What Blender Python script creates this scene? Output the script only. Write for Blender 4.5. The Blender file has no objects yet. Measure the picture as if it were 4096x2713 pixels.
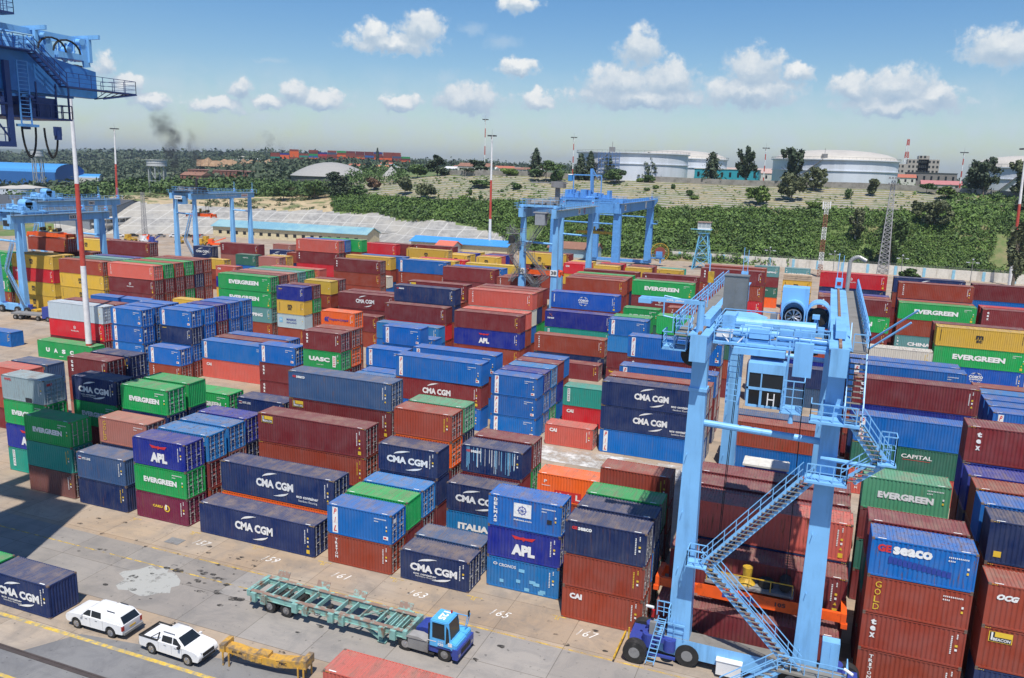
import bpy, bmesh, math, random
import numpy as np
from mathutils import Vector, Matrix
R = math.radians
C = bpy.data.collections.new('place'); bpy.context.scene.collection.children.link(C)
SC = bpy.context.scene
EXPO = 0.28; SKYS = 0.1; SAT = 1.38; CLDS = 0.84; QX = -3.0; HAZE = 0.00010
# ---------------------------------------------------------------- camera
CAM = (57.599, -54.075, 32.876); YAW, PIT, ROL = -0.36531, -0.207207, 0.0293872
f_ = Vector((math.sin(YAW)*math.cos(PIT), math.cos(YAW)*math.cos(PIT), math.sin(PIT)))
r_ = Vector((math.cos(YAW), -math.sin(YAW), 0)); u_ = r_.cross(f_)
r2 = math.cos(ROL)*r_+math.sin(ROL)*u_; u2 = -math.sin(ROL)*r_+math.cos(ROL)*u_
cd = bpy.data.cameras.new('camera'); cam = bpy.data.objects.new('camera', cd); SC.collection.objects.link(cam)
cam.matrix_world = Matrix(((r2.x, u2.x, -f_.x, CAM[0]), (r2.y, u2.y, -f_.y, CAM[1]), (r2.z, u2.z, -f_.z, CAM[2]), (0, 0, 0, 1)))
cd.sensor_fit = 'HORIZONTAL'; cd.sensor_width = 36; cd.lens = 3246.826/4096*36; cd.clip_start = 1; cd.clip_end = 30000
SC.camera = cam
SC.render.resolution_x = 1024; SC.render.resolution_y = 678
# ---------------------------------------------------------------- world and sun
SUN = Vector((0.50, -1.14, 2.59)).normalized()
elev = math.asin(SUN.z); azi = math.atan2(SUN.x, SUN.y)
SC.view_settings.view_transform = 'Standard'; SC.view_settings.look = 'None'
SC.view_settings.exposure = EXPO; SC.view_settings.gamma = 1
sd = bpy.data.lights.new('sun', 'SUN'); sd.energy = 4.4; sd.angle = R(0.55); sd.color = (1.0, 0.95, 0.87)
so = bpy.data.objects.new('sun', sd); SC.collection.objects.link(so); so.rotation_euler = SUN.to_track_quat('Z', 'Y').to_euler()
W = bpy.data.worlds.new('World'); SC.world = W; W.use_nodes = True
NT = W.node_tree
for n in list(NT.nodes): NT.nodes.remove(n)
def nd(nt, t, **k):
    n = nt.nodes.new(t)
    for a, b in k.items():
        if a.startswith('i_'): n.inputs[int(a[2:])].default_value = b
        else: setattr(n, a, b)
    return n
def mth(nt, op, a, b=None, clamp=False):
    n = nt.nodes.new('ShaderNodeMath'); n.operation = op; n.use_clamp = clamp
    for i, v in enumerate((a, b)):
        if v is None: continue
        if isinstance(v, (int, float)): n.inputs[i].default_value = v
        else: nt.links.new(v, n.inputs[i])
    return n.outputs[0]
def ramp(nt, fac, stops, interp='LINEAR'):
    n = nt.nodes.new('ShaderNodeValToRGB'); n.color_ramp.interpolation = interp
    while len(n.color_ramp.elements) < len(stops): n.color_ramp.elements.new(0.5)
    for e, (p, c) in zip(n.color_ramp.elements, stops):
        e.position = p; e.color = (c, c, c, 1) if isinstance(c, (int, float)) else (*c[:3], 1)
    nt.links.new(fac, n.inputs[0]); return n.outputs[0]
def mixc(nt, fac, a, b, mode='MIX'):
    n = nt.nodes.new('ShaderNodeMix'); n.data_type = 'RGBA'; n.blend_type = mode
    for i, v in ((0, fac), (6, a), (7, b)):
        if isinstance(v, (int, float)): n.inputs[i].default_value = v
        elif isinstance(v, tuple): n.inputs[i].default_value = (*v[:3], 1)
        else: nt.links.new(v, n.inputs[i])
    return n.outputs[2]
tc = nd(NT, 'ShaderNodeTexCoord'); sx = nd(NT, 'ShaderNodeSeparateXYZ'); NT.links.new(tc.outputs['Generated'], sx.inputs[0])
az = mth(NT, 'MULTIPLY', mth(NT, 'ARCTAN2', sx.outputs[0], sx.outputs[1]), 57.2958)
el = mth(NT, 'MULTIPLY', mth(NT, 'ARCSINE', sx.outputs[2]), 57.2958)
AE = nd(NT, 'ShaderNodeCombineXYZ'); NT.links.new(az, AE.inputs[0]); NT.links.new(el, AE.inputs[1])
def noise(nt, vec, scale, detail=5, rough=0.55, out=0, dist=0):
    n = nt.nodes.new('ShaderNodeTexNoise'); n.inputs['Scale'].default_value = scale; n.inputs['Detail'].default_value = detail
    n.inputs['Roughness'].default_value = rough; n.inputs['Distortion'].default_value = dist
    if vec is not None: nt.links.new(vec, n.inputs['Vector'])
    return n.outputs[out]
nz = noise(NT, AE.outputs[0], 1.1, 6, 0.62); nz2 = noise(NT, AE.outputs[0], 0.28, 6, 0.6)
wv = nd(NT, 'ShaderNodeVectorMath', operation='SUBTRACT'); NT.links.new(noise(NT, AE.outputs[0], 0.9, 5, 0.6, 1), wv.inputs[0]); wv.inputs[1].default_value = (.5, .5, .5)
wv2 = nd(NT, 'ShaderNodeVectorMath', operation='SCALE'); NT.links.new(wv.outputs[0], wv2.inputs[0]); wv2.inputs[3].default_value = 1.5
wa = nd(NT, 'ShaderNodeVectorMath', operation='ADD'); NT.links.new(AE.outputs[0], wa.inputs[0]); NT.links.new(wv2.outputs[0], wa.inputs[1])
CL = [(-30.6, 8.44, 1.14, .76), (-27.5, 8.9, 1.4, .99), (-29.5, 7.89, 3.14, .69), (-21.1, 10.58, 1.33, .6), (-13, 8.04, 1.47, 1.15), (-21.1, 6.63, 1.35, .6), (-14.3, 5.67, 2.48, 1.19), (-10.9, 6.03, 1.95, 1.17), (-12.8, 4.89, 5.54, .8), (-5.5, 6.67, 1.85, 1.29), (-2.9, 6.5, 1.06, .6), (-5.8, 5.28, 3.4, .93), (3.1, 5.55, 2.21, 1.17), (.6, 5.57, 1.58, .89), (5.3, 5.08, 1.47, .72), (3.3, 4.52, 4.07, .66), (8.5, 7.66, 2.2, 1.09), (-24.3, 4.45, 2.54, 1.05), (-29, 4.12, 1.51, .56), (-35.8, 4.45, .96, .78), (-34.1, 4.06, 1.95, .71), (-39.2, 4.58, .77, .69), (-44.6, 3.52, 1.3, .48), (-46.9, 5.42, .62, .79), (-45.8, 4.33, 1.06, .73), (-40.8, 3.42, 1.99, .49), (-37.4, 3.75, 1.42, .47), (-19.7, 4.58, 1.19, .65)]
def blobs(cl, src, off=0.0):
    acc = None
    for a, e, w, h in cl:
        s = nd(NT, 'ShaderNodeVectorMath', operation='SUBTRACT'); NT.links.new(src, s.inputs[0]); s.inputs[1].default_value = (a, e+off, 0); w *= 1.3; h *= 1.35
        m = nd(NT, 'ShaderNodeVectorMath', operation='MULTIPLY'); NT.links.new(s.outputs[0], m.inputs[0]); m.inputs[1].default_value = (1/w, 1/h, 0)
        l = nd(NT, 'ShaderNodeVectorMath', operation='LENGTH'); NT.links.new(m.outputs[0], l.inputs[0])
        acc = l.outputs['Value'] if acc is None else mth(NT, 'SMOOTH_MIN' if False else 'MINIMUM', acc, l.outputs['Value'])
    return mth(NT, 'SUBTRACT', 1.0, acc)
b1 = blobs(CL, wa.outputs[0])
m1 = ramp(NT, mth(NT, 'ADD', b1, mth(NT, 'MULTIPLY', mth(NT, 'SUBTRACT', nz, .5), 1.3)), [(0.0, 0), (.5, 1)], 'EASE')
wisp = [(-24.2, 8.96, .92, .34), (-22.1, 8.14, 1.17, .47), (-37.3, 6.46, .94, .21), (-25.8, 5.84, .84, .56)]
m2 = mth(NT, 'MULTIPLY', ramp(NT, mth(NT, 'ADD', blobs(wisp, wa.outputs[0]), mth(NT, 'MULTIPLY', mth(NT, 'SUBTRACT', nz, .5), .8)), [(0.0, 0), (.8, 1)]), .35)
# faint cloud deck towards the horizon
dk = ramp(NT, mth(NT, 'DIVIDE', el, 10.0), [(0.0, .6), (.25, .85), (.45, .6), (.66, 0)])
nz3 = noise(NT, AE.outputs[0], .75, 6, .65)
m3 = mth(NT, 'MULTIPLY', mth(NT, 'MULTIPLY', ramp(NT, mth(NT, 'ADD', mth(NT, 'MULTIPLY', nz2, .55), mth(NT, 'MULTIPLY', nz3, .45)), [(.40, 0), (.62, 1)]), dk), .78)
mk = mth(NT, 'MAXIMUM', mth(NT, 'MAXIMUM', m1, m2), m3)
# self-shading of the cumulus: the mass above shades what lies under it
b1u = blobs(CL, wa.outputs[0], -0.55)
sh = mth(NT, 'ADD', mth(NT, 'SUBTRACT', b1, b1u), mth(NT, 'MULTIPLY', mth(NT, 'SUBTRACT', nz, .5), 1.0))
ccol = ramp(NT, mth(NT, 'ADD', mth(NT, 'MULTIPLY', sh, .55), .45), [(.12, (.36, .50, .66)), (.45, (.52, .63, .74)), (.8, (.90, .92, .92))])
sky = nd(NT, 'ShaderNodeTexSky', sky_type='NISHITA', sun_disc=False, sun_elevation=elev, sun_rotation=azi, altitude=0, air_density=1.0, dust_density=0.6, ozone_density=2.2)
bg = nd(NT, 'ShaderNodeBackground'); bg.inputs[1].default_value = SKYS
bg2 = nd(NT, 'ShaderNodeBackground'); bg2.inputs[1].default_value = CLDS; dkm = mth(NT, 'GREATER_THAN', mth(NT, 'MAXIMUM', m1, .05), .06); NT.links.new(mixc(NT, m1, (.60, .71, .81), ccol), bg2.inputs[0])
hs = nd(NT, 'ShaderNodeHueSaturation'); hs.inputs['Hue'].default_value = .505; hs.inputs['Saturation'].default_value = SAT; NT.links.new(sky.outputs[0], hs.inputs['Color']); NT.links.new(hs.outputs[0], bg.inputs[0])
mx = nd(NT, 'ShaderNodeMixShader'); NT.links.new(mk, mx.inputs[0]); NT.links.new(bg.outputs[0], mx.inputs[1]); NT.links.new(bg2.outputs[0], mx.inputs[2])
wo = nd(NT, 'ShaderNodeOutputWorld'); NT.links.new(mx.outputs[0], wo.inputs[0])
# ---------------------------------------------------------------- mesh helpers
class MB:
    def __init__(s): s.v = []; s.f = []; s.m = []
    def quad(s, a, b, c, d, m=0):
        n = len(s.v); s.v += [tuple(a), tuple(b), tuple(c), tuple(d)]; s.f.append((n, n+1, n+2, n+3)); s.m.append(m)
    def poly(s, p, m=0):
        n = len(s.v); s.v += [tuple(q) for q in p]; s.f.append(tuple(range(n, n+len(p)))); s.m.append(m)
    def box(s, x0, y0, z0, x1, y1, z1, m=0):
        n = len(s.v)
        s.v += [(x, y, z) for z in (z0, z1) for y in (y0, y1) for x in (x0, x1)]
        for q in ((0, 2, 3, 1), (4, 5, 7, 6), (0, 1, 5, 4), (2, 6, 7, 3), (0, 4, 6, 2), (1, 3, 7, 5)):
            s.f.append(tuple(n+i for i in q)); s.m.append(m)
    def bar(s, a, b, w, h=None, m=0, w2=None, h2=None):   # box beam from a to b, tapering to w2 x h2
        h = h or w; w2 = w2 or w; h2 = h2 or h
        a = Vector(a); b = Vector(b); d = (b-a).normalized(); up = Vector((0, 0, 1)) if abs(d.z) < .95 else Vector((0, 1, 0))
        sd_ = d.cross(up).normalized(); up = sd_.cross(d); n = len(s.v)
        for p, ww, hh in ((a, w, h), (b, w2, h2)):
            for i, j in ((-1, -1), (1, -1), (1, 1), (-1, 1)): s.v.append(tuple(p+sd_*i*ww/2+up*j*hh/2))
        for q in ((3, 2, 1, 0), (4, 5, 6, 7), (0, 1, 5, 4), (1, 2, 6, 5), (2, 3, 7, 6), (3, 0, 4, 7)):
            s.f.append(tuple(n+i for i in q)); s.m.append(m)
    def tube(s, a, b, r, r2=None, n=10, m=0, cap=True):
        r2 = r if r2 is None else r2; a = Vector(a); b = Vector(b); d = (b-a).normalized(); up = Vector((0, 0, 1)) if abs(d.z) < .95 else Vector((0, 1, 0))
        x = d.cross(up).normalized(); y = x.cross(d); k = len(s.v)
        for p, rr in ((a, r), (b, r2)):
            for i in range(n):
                t = i*2*math.pi/n; s.v.append(tuple(p+x*rr*math.cos(t)+y*rr*math.sin(t)))
        for i in range(n):
            j = (i+1) % n; s.f.append((k+i, k+n+i, k+n+j, k+j)); s.m.append(m)
        if cap:
            s.f.append(tuple(k+i for i in range(n))); s.m.append(m); s.f.append(tuple(k+n+i for i in reversed(range(n)))); s.m.append(m)
    def path(s, pts, r, n=5, m=0):
        for a, b in zip(pts[:-1], pts[1:]): s.tube(a, b, r, n=n, m=m)
    def prism(s, prof, axis, a, b, m=0):   # profile polygon (2D) swept along an axis
        def P(p, t): return {'x': (t, p[0], p[1]), 'y': (p[0], t, p[1]), 'z': (p[0], p[1], t)}[axis]
        k = len(s.v); n = len(prof); s.v += [P(p, a) for p in prof]+[P(p, b) for p in prof]
        s.f.append(tuple(k+i for i in range(n))); s.m.append(m); s.f.append(tuple(k+n+i for i in reversed(range(n)))); s.m.append(m)
        for i in range(n):
            j = (i+1) % n; s.f.append((k+i, k+j, k+n+j, k+n+i)); s.m.append(m)
    def sheet(s, prof, axis, a, b, m=0, flip=False):
        def P(p, t): return {'x': (t, p[0], p[1]), 'y': (p[0], t, p[1]), 'z': (p[0], p[1], t)}[axis]
        k = len(s.v); n = len(prof); s.v += [P(p, a) for p in prof]+[P(p, b) for p in prof]
        for i in range(n-1):
            q = (k+i, k+i+1, k+n+i+1, k+n+i); s.f.append(q[::-1] if flip else q); s.m.append(m)
    def add(s, o, M=None, mo=0):
        k = len(s.v); s.v += [tuple(M @ Vector(v)) for v in o.v] if M else list(o.v)
        s.f += [tuple(k+i for i in f) for f in o.f]; s.m += [i+mo for i in o.m]
    def mesh(s, name, mats, smooth=False):
        me = bpy.data.meshes.new(name); me.from_pydata(s.v, [], s.f)
        for m in mats: me.materials.append(m)
        if any(s.m): me.polygons.foreach_set('material_index', s.m)
        if smooth: me.polygons.foreach_set('use_smooth', [True]*len(s.f))
        me.update(); return me
    def build(s, name, mats, parent=None, smooth=False, fix=True):
        me = s.mesh(name, mats if isinstance(mats, list) else [mats], smooth)
        if fix:
            bm = bmesh.new(); bm.from_mesh(me); bmesh.ops.recalc_face_normals(bm, faces=bm.faces); bm.to_mesh(me); bm.free()
        return link(name, me, parent)
def link(name, data, parent=None, loc=(0, 0, 0), rz=0.0):
    o = bpy.data.objects.new(name, data); C.objects.link(o); o.location = loc; o.rotation_euler = (0, 0, rz)
    if parent: o.parent = parent
    return o
def tag(o, label, cat, group=None):
    o['label'] = label; o['category'] = cat
    if group: o['group'] = group
    return o
def thing(name, label, cat, loc=(0, 0, 0), rz=0.0, group=None): return tag(link(name, None, None, loc, rz), label, cat, group)
def struct(name, o): o.name = name; o['kind'] = 'structure'; return o
def copy_tree(o, parent=None):
    c = o.copy(); C.objects.link(c); c.parent = parent
    for ch in list(o.children): copy_tree(ch, c)
    return c
# ---------------------------------------------------------------- materials
def mat(name, col, rough=.6, metal=0, var=.12, vs=1.5, dirt=None, ds=.6, dth=(.55, .75), bump=0, bs=20, coord='Object', emit=None, alpha=None, streak=False):
    m = bpy.data.materials.new(name); m.use_nodes = True; nt = m.node_tree; b = nt.nodes['Principled BSDF']
    b.inputs['Roughness'].default_value = rough; b.inputs['Metallic'].default_value = metal
    t = nd(nt, 'ShaderNodeTexCoord').outputs[coord]
    n1 = noise(nt, t, vs, 5, .6)
    c = mixc(nt, ramp(nt, n1, [(.3, 0), (.7, 1)]), tuple(x*(1-var) for x in col), tuple(min(1, x*(1+var)) for x in col))
    if dirt:
        v = t
        if streak:
            mp = nd(nt, 'ShaderNodeMapping'); mp.inputs['Scale'].default_value = (1, 1, .12); nt.links.new(t, mp.inputs[0]); v = mp.outputs[0]
        c = mixc(nt, ramp(nt, noise(nt, v, ds, 8, .65), [(dth[0], 0), (dth[1], 1)]), c, dirt)
    nt.links.new(c, b.inputs['Base Color'])
    if bump:
        bp = nd(nt, 'ShaderNodeBump'); bp.inputs['Strength'].default_value = bump; bp.inputs['Distance'].default_value = .05
        nt.links.new(noise(nt, t, bs, 6, .6), bp.inputs['Height']); nt.links.new(bp.outputs[0], b.inputs['Normal'])
    if alpha: b.inputs['Alpha'].default_value = alpha
    return m
def lin(r, g, b): return tuple(((x/255+.055)/1.055)**2.4 if x > 10 else x/255/12.92 for x in (r, g, b))
def paint_mat(name, attr=False, roof=False):
    m = bpy.data.materials.new(name); m.use_nodes = True; nt = m.node_tree; b = nt.nodes['Principled BSDF']; b.inputs['Roughness'].default_value = .6; b.inputs['Specular IOR Level'].default_value = .25
    tc = nd(nt, 'ShaderNodeTexCoord'); t = tc.outputs['Object']
    oi = nd(nt, 'ShaderNodeObjectInfo')
    if attr:
        at = nd(nt, 'ShaderNodeVertexColor', layer_name='Col'); col = at.outputs[0]; wear = at.outputs[1]; vec = t
    else:
        col = oi.outputs['Color']; wear = oi.outputs['Alpha']
        ad = nd(nt, 'ShaderNodeVectorMath', operation='ADD'); nt.links.new(t, ad.inputs[0])
        sc = nd(nt, 'ShaderNodeMath', operation='MULTIPLY'); nt.links.new(oi.outputs['Random'], sc.inputs[0]); sc.inputs[1].default_value = 300
        nt.links.new(sc.outputs[0], ad.inputs[1]); vec = ad.outputs[0]
    # fading: broad patches of chalked paint
    c = mixc(nt, ramp(nt, noise(nt, vec, .55, 4, .6), [(.32, 0), (.72, .45)]), col, mixc(nt, .22, col, (.40, .40, .40)))
    if roof:
        c = mixc(nt, .15, c, (.42, .39, .36))
        c = mixc(nt, mth(nt, 'MULTIPLY', ramp(nt, noise(nt, vec, .8, 6, .7), [(.46, 0), (.66, 1)]), .50), c, (.33, .25, .19))
        mp = nd(nt, 'ShaderNodeMapping'); mp.inputs['Scale'].default_value = (4.3, .35, 1); nt.links.new(vec, mp.inputs[0])
        c = mixc(nt, mth(nt, 'MULTIPLY', ramp(nt, noise(nt, mp.outputs[0], 1, 4, .6), [(.48, 0), (.62, 1)]), .40), c, (.20, .15, .12))
        sp = noise(nt, vec, 3.2, 3, .5)
        c = mixc(nt, mth(nt, 'MULTIPLY', ramp(nt, sp, [(.63, 0), (.66, 1)]), mth(nt, 'MULTIPLY', wear, .8)), c, mixc(nt, .75, col, (.05, .03, .02)))
    mp = nd(nt, 'ShaderNodeMapping'); mp.inputs['Scale'].default_value = (2.2, 2.2, .22); nt.links.new(vec, mp.inputs[0])
    st = ramp(nt, noise(nt, mp.outputs[0], 1.6, 6, .62), [(.54, 0), (.78, 1)])
    c = mixc(nt, mth(nt, 'MULTIPLY', st, .30), c, (.15, .13, .12))
    ru = ramp(nt, noise(nt, mp.outputs[0], 2.7, 8, .7, dist=.4), [(.56, 0), (.66, 1)])
    c = mixc(nt, mth(nt, 'MULTIPLY', ru, mth(nt, 'MULTIPLY', wear, 1.0)), c, (.17, .075, .035))
    nt.links.new(c, b.inputs['Base Color'])
    bp = nd(nt, 'ShaderNodeBump'); bp.inputs['Strength'].default_value = .25; bp.inputs['Distance'].default_value = .05
    nt.links.new(noise(nt, vec, 1.3, 3, .5), bp.inputs['Height']); nt.links.new(bp.outputs[0], b.inputs['Normal'])
    return m
P_ = paint_mat('container_paint'); PR_ = paint_mat('container_roof_paint', roof=True)
PA_ = paint_mat('container_paint_bulk', True); PRA_ = paint_mat('container_roof_paint_bulk', True, True)
RUST = mat('weathered_casting', (.16, .11, .085), .85, dirt=(.05, .045, .04)); ROD = mat('galvanised_rod', (.50, .50, .50), .45, .3, dirt=(.2, .1, .06))
WH = mat('white_lettering', (.80, .80, .78), .6, var=.05, dirt=(.42, .42, .40), ds=2.5, dth=(.55, .8)); RD = mat('red_lettering', (.60, .03, .03), .6); YE = mat('yellow_lettering', (.75, .50, .04), .6)
BK = mat('black_lettering', (.02, .02, .03), .6); BU = mat('blue_lettering', (.02, .05, .30), .6); LBL = mat('pale_blue_lettering', (.20, .50, .72), .6); OG = mat('orange_mark', (.70, .22, .06), .6)
LM = [WH, RD, YE, BK, BU, LBL, OG]; LMN = dict(w=0, r=1, y=2, k=3, b=4, l=5, o=6)
CB = mat('crane_blue', (.20, .47, .80), .42, var=.08, vs=.5, dirt=(.13, .30, .52), ds=1.3, dth=(.5, .75), streak=True)
CBF = mat('faded_crane_blue', (.10, .30, .62), .5, dirt=(.10, .18, .28), ds=.8)
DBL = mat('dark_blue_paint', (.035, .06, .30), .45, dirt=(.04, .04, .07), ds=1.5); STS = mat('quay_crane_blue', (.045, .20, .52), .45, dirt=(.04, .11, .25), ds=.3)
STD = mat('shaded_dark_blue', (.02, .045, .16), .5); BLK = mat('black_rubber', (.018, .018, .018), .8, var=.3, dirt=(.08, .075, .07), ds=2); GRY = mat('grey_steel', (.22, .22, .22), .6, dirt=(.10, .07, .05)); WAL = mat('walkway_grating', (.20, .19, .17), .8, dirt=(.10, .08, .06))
GLS = mat('dark_glass', (.015, .02, .025), .08); ORG = mat('spreader_orange', (.85, .11, .012), .45, dirt=(.22, .05, .02), ds=1.2); YEL = mat('machine_yellow', (.62, .38, .03), .5, dirt=(.16, .09, .03), ds=1.6, dth=(.45, .7))
WHT = mat('white_paint', (.74, .74, .74), .35, var=.04); CHR = mat('alloy', (.5, .5, .52), .3, .8); AMB = mat('amber_lens', (.7, .2, .01), .3); REDL = mat('red_lens', (.35, .01, .01), .25)
# ---------------------------------------------------------------- yard ground
def ground_mat(name, base, dark, warm, slab=True):
    m = bpy.data.materials.new(name); m.use_nodes = True; nt = m.node_tree; b = nt.nodes['Principled BSDF']; b.inputs['Roughness'].default_value = .85
    t = nd(nt, 'ShaderNodeTexCoord').outputs['Object']
    c = mixc(nt, ramp(nt, noise(nt, t, .09, 6, .6), [(.35, 0), (.65, 1)]), base, warm)
    c = mixc(nt, mth(nt, 'MULTIPLY', ramp(nt, noise(nt, t, .33, 9, .72, dist=.6), [(.46, 0), (.68, 1)]), .75), c, dark)
    mp = nd(nt, 'ShaderNodeMapping'); mp.inputs['Scale'].default_value = (.12, 1.2, 1); nt.links.new(t, mp.inputs[0])
    c = mixc(nt, mth(nt, 'MULTIPLY', ramp(nt, noise(nt, mp.outputs[0], .9, 6, .7), [(.5, 0), (.72, 1)]), .45), c, dark)
    c = mixc(nt, mth(nt, 'MULTIPLY', ramp(nt, noise(nt, t, 2.3, 4, .5), [(.66, 0), (.70, 1)]), .6), c, tuple(x*.35 for x in dark))
    c = mixc(nt, mth(nt, 'MULTIPLY', noise(nt, t, 9, 6, .7), .30), c, tuple(x*.55 for x in base))
    if slab:
        br = nd(nt, 'ShaderNodeTexBrick'); br.offset = 0; nt.links.new(t, br.inputs['Vector']); br.inputs['Scale'].default_value = 1
        br.inputs['Brick Width'].default_value = 5.4; br.inputs['Row Height'].default_value = 4.2; br.inputs['Mortar Size'].default_value = .025; br.inputs['Mortar Smooth'].default_value = .3
        br.inputs['Color1'].default_value = (1, 1, 1, 1); br.inputs['Color2'].default_value = (.84, .82, .80, 1); br.inputs['Mortar'].default_value = (.45, .42, .38, 1)
        c = mixc(nt, 1.0, c, br.outputs['Color'], 'MULTIPLY')
    nt.links.new(c, b.inputs['Base Color'])
    bp = nd(nt, 'ShaderNodeBump'); bp.inputs['Strength'].default_value = .3; bp.inputs['Distance'].default_value = .02
    nt.links.new(noise(nt, t, 6, 6, .7), bp.inputs['Height']); nt.links.new(bp.outputs[0], b.inputs['Normal'])
    return m
CONC = ground_mat('yard_concrete', (.43, .365, .295), (.22, .195, .17), (.44, .32, .21))
CON2 = ground_mat('lane_concrete', (.37, .34, .305), (.20, .195, .19), (.31, .285, .26))
ASPH = ground_mat('apron_asphalt', (.20, .20, .205), (.12, .12, .125), (.24, .235, .225), False)
def sheet(name, x0, y0, x1, y1, z, m):
    b = MB(); b.quad((x0, y0, z), (x1, y0, z), (x1, y1, z), (x0, y1, z)); return struct(name, b.build(name, m, fix=False))
sheet('yard_ground', -620, -160, 420, 345, 0, CONC)
sheet('truck_lane', -80, -12.6, 140, -4.75, .004, CON2)
b = MB(); b.poly([(-80, -160, .008), (140, -160, .008), (140, -14.6, .008), (26, -14.6, .008), (10.2, -16.9, .008), (-80, -16.9, .008)]); struct('quay_apron', b.build('quay_apron', ASPH, fix=False))
b = MB(); b.poly([(9.5, -20, .012), (-3, -20.8, .012), (-3, -19, .012), (6.8, -17.0, .012), (10.5, -15.6, .012), (12, -16, .012)]); struct('concrete_patch', b.build('concrete_patch', CONC, fix=False))
PLY = mat('road_paint_yellow', (.62, .42, .06), .7, var=.25, vs=3, dirt=(.30, .27, .2), ds=2.2, dth=(.42, .6))
def worn(name, col, lo, hi, sc=3.0):   # paint worn through in patches
    m = bpy.data.materials.new(name); m.use_nodes = True; nt = m.node_tree; b = nt.nodes['Principled BSDF']; b.inputs['Roughness'].default_value = .8; b.inputs['Base Color'].default_value = (*col, 1)
    t = nd(nt, 'ShaderNodeTexCoord').outputs['Object']; nt.links.new(ramp(nt, noise(nt, t, sc, 6, .7), [(lo, 0), (hi, 1)]), b.inputs['Alpha']); return m
PWY = worn('worn_yellow_paint', (.66, .44, .08), .40, .60, 1.4); PWW = worn('worn_white_paint', (.72, .70, .66), .36, .50, 2.5); OIL = worn('oil_stain', (.035, .033, .03), .42, .62, 1.2); PCH = worn('pale_cement', (.37, .37, .345), .30, .46, .9); PWG = worn('spilt_lime', (.62, .61, .58), .42, .62, .5)
b = MB(); b.quad((-60, -17.25, .016), (140, -17.25, .016), (140, -16.93, .016), (-60, -16.93, .016)); b.quad((-60, -22.3, .016), (140, -22.3, .016), (140, -22.0, .016), (-60, -22.0, .016)); struct('yellow_line', b.build('yellow_line', PLY, fix=False))
b = MB()
for y, x0, x1 in ((-6.95, -30, 22), (-4.62, 6, 140), (-12.55, 36, 60)): b.quad((x0, y-.07, .01), (x1, y-.07, .01), (x1, y+.07, .01), (x0, y+.07, .01))
for k in range(-1, 8):
    x = 7.2+6.88*k
    for s in (-1, 1): b.quad((x+s*.35-.3, -.85, .01), (x+s*.35+.3, -.85, .01), (x+s*.35+.3, -.73, .01), (x+s*.35-.3, -.73, .01)); b.quad((x+s*.1-.05, -1.3, .01), (x+s*.1+.05, -1.3, .01), (x+s*.1+.05, -.85, .01), (x+s*.1-.05, -.85, .01))
struct('worn_lane_line', b.build('worn_lane_line', PWY, fix=False))
b = MB(); b.box(-60, -20.16, .02, 140, -20.08, .05); b.box(-60, -19.86, .02, 140, -19.74, .05); b.quad((-60, -20.08, .018), (140, -20.08, .018), (140, -19.86, .018), (-60, -19.86, .018)); struct('crane_rail', b.build('crane_rail', mat('rail_steel', (.07, .055, .05), .6, dirt=(.13, .1, .08)), fix=False))
def blot(b, x, y, rx, ry, z, seed, n=22):
    rnd = random.Random(seed); b.poly([(x+rx*math.cos(t*6.2832/n)*(1+rnd.uniform(-.3, .25)), y+ry*math.sin(t*6.2832/n)*(1+rnd.uniform(-.3, .25)), z) for t in range(n)])
b = MB()
rnd = random.Random(4)
for i in range(150):
    x = rnd.uniform(-4, 55) if i > 60 else rnd.gauss(12.5, 3.5); y = rnd.uniform(-15, -1.5) if i > 60 else rnd.gauss(-7, 1.8); s = rnd.uniform(.05, .2) if i > 14 else rnd.uniform(.1, .34); blot(b, x, y, s*1.6, s, .014+i*1e-5, i, 10)
struct('oil_stains', b.build('oil_stains', OIL, fix=False))
b = MB(); blot(b, 10.2, -9.2, 2.6, 2.3, .011, 7); struct('cement_patch', b.build('cement_patch', PCH, fix=False))
b = MB(); b.quad((20, 30.5, .011), (47, 30.5, .011), (47, 35.3, .011), (20, 35.3, .011)); struct('spilt_lime', b.build('spilt_lime', PWG, fix=False))
for i, (x, s_) in enumerate(((9.3, '157'), (16.6, '159'), (23.5, '161'), (30.5, '163'), (37.5, '165'), (44.3, '167'))):
    v, f = (None, None)
    NUMS = globals().setdefault('NUMS', []); NUMS.append((x, s_))
def grate(x, y, rz, label):
    t = thing('drain_cover', label, 'drain cover', (x, y, .012), rz); b = MB(); b.box(-.75, -.5, 0, .75, .5, .02)
    for i in range(5): b.box(-.7+i*.29, -.45, .02, -.5+i*.29, .45, .03)
    b.build('plate', GRY, t)
grate(5.6, -13.0, 0, 'dark steel drain cover beside the white canopied pickup'); grate(6.9, -2.9, 0, 'dark rectangular drain cover near the maroon container corner')
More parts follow.
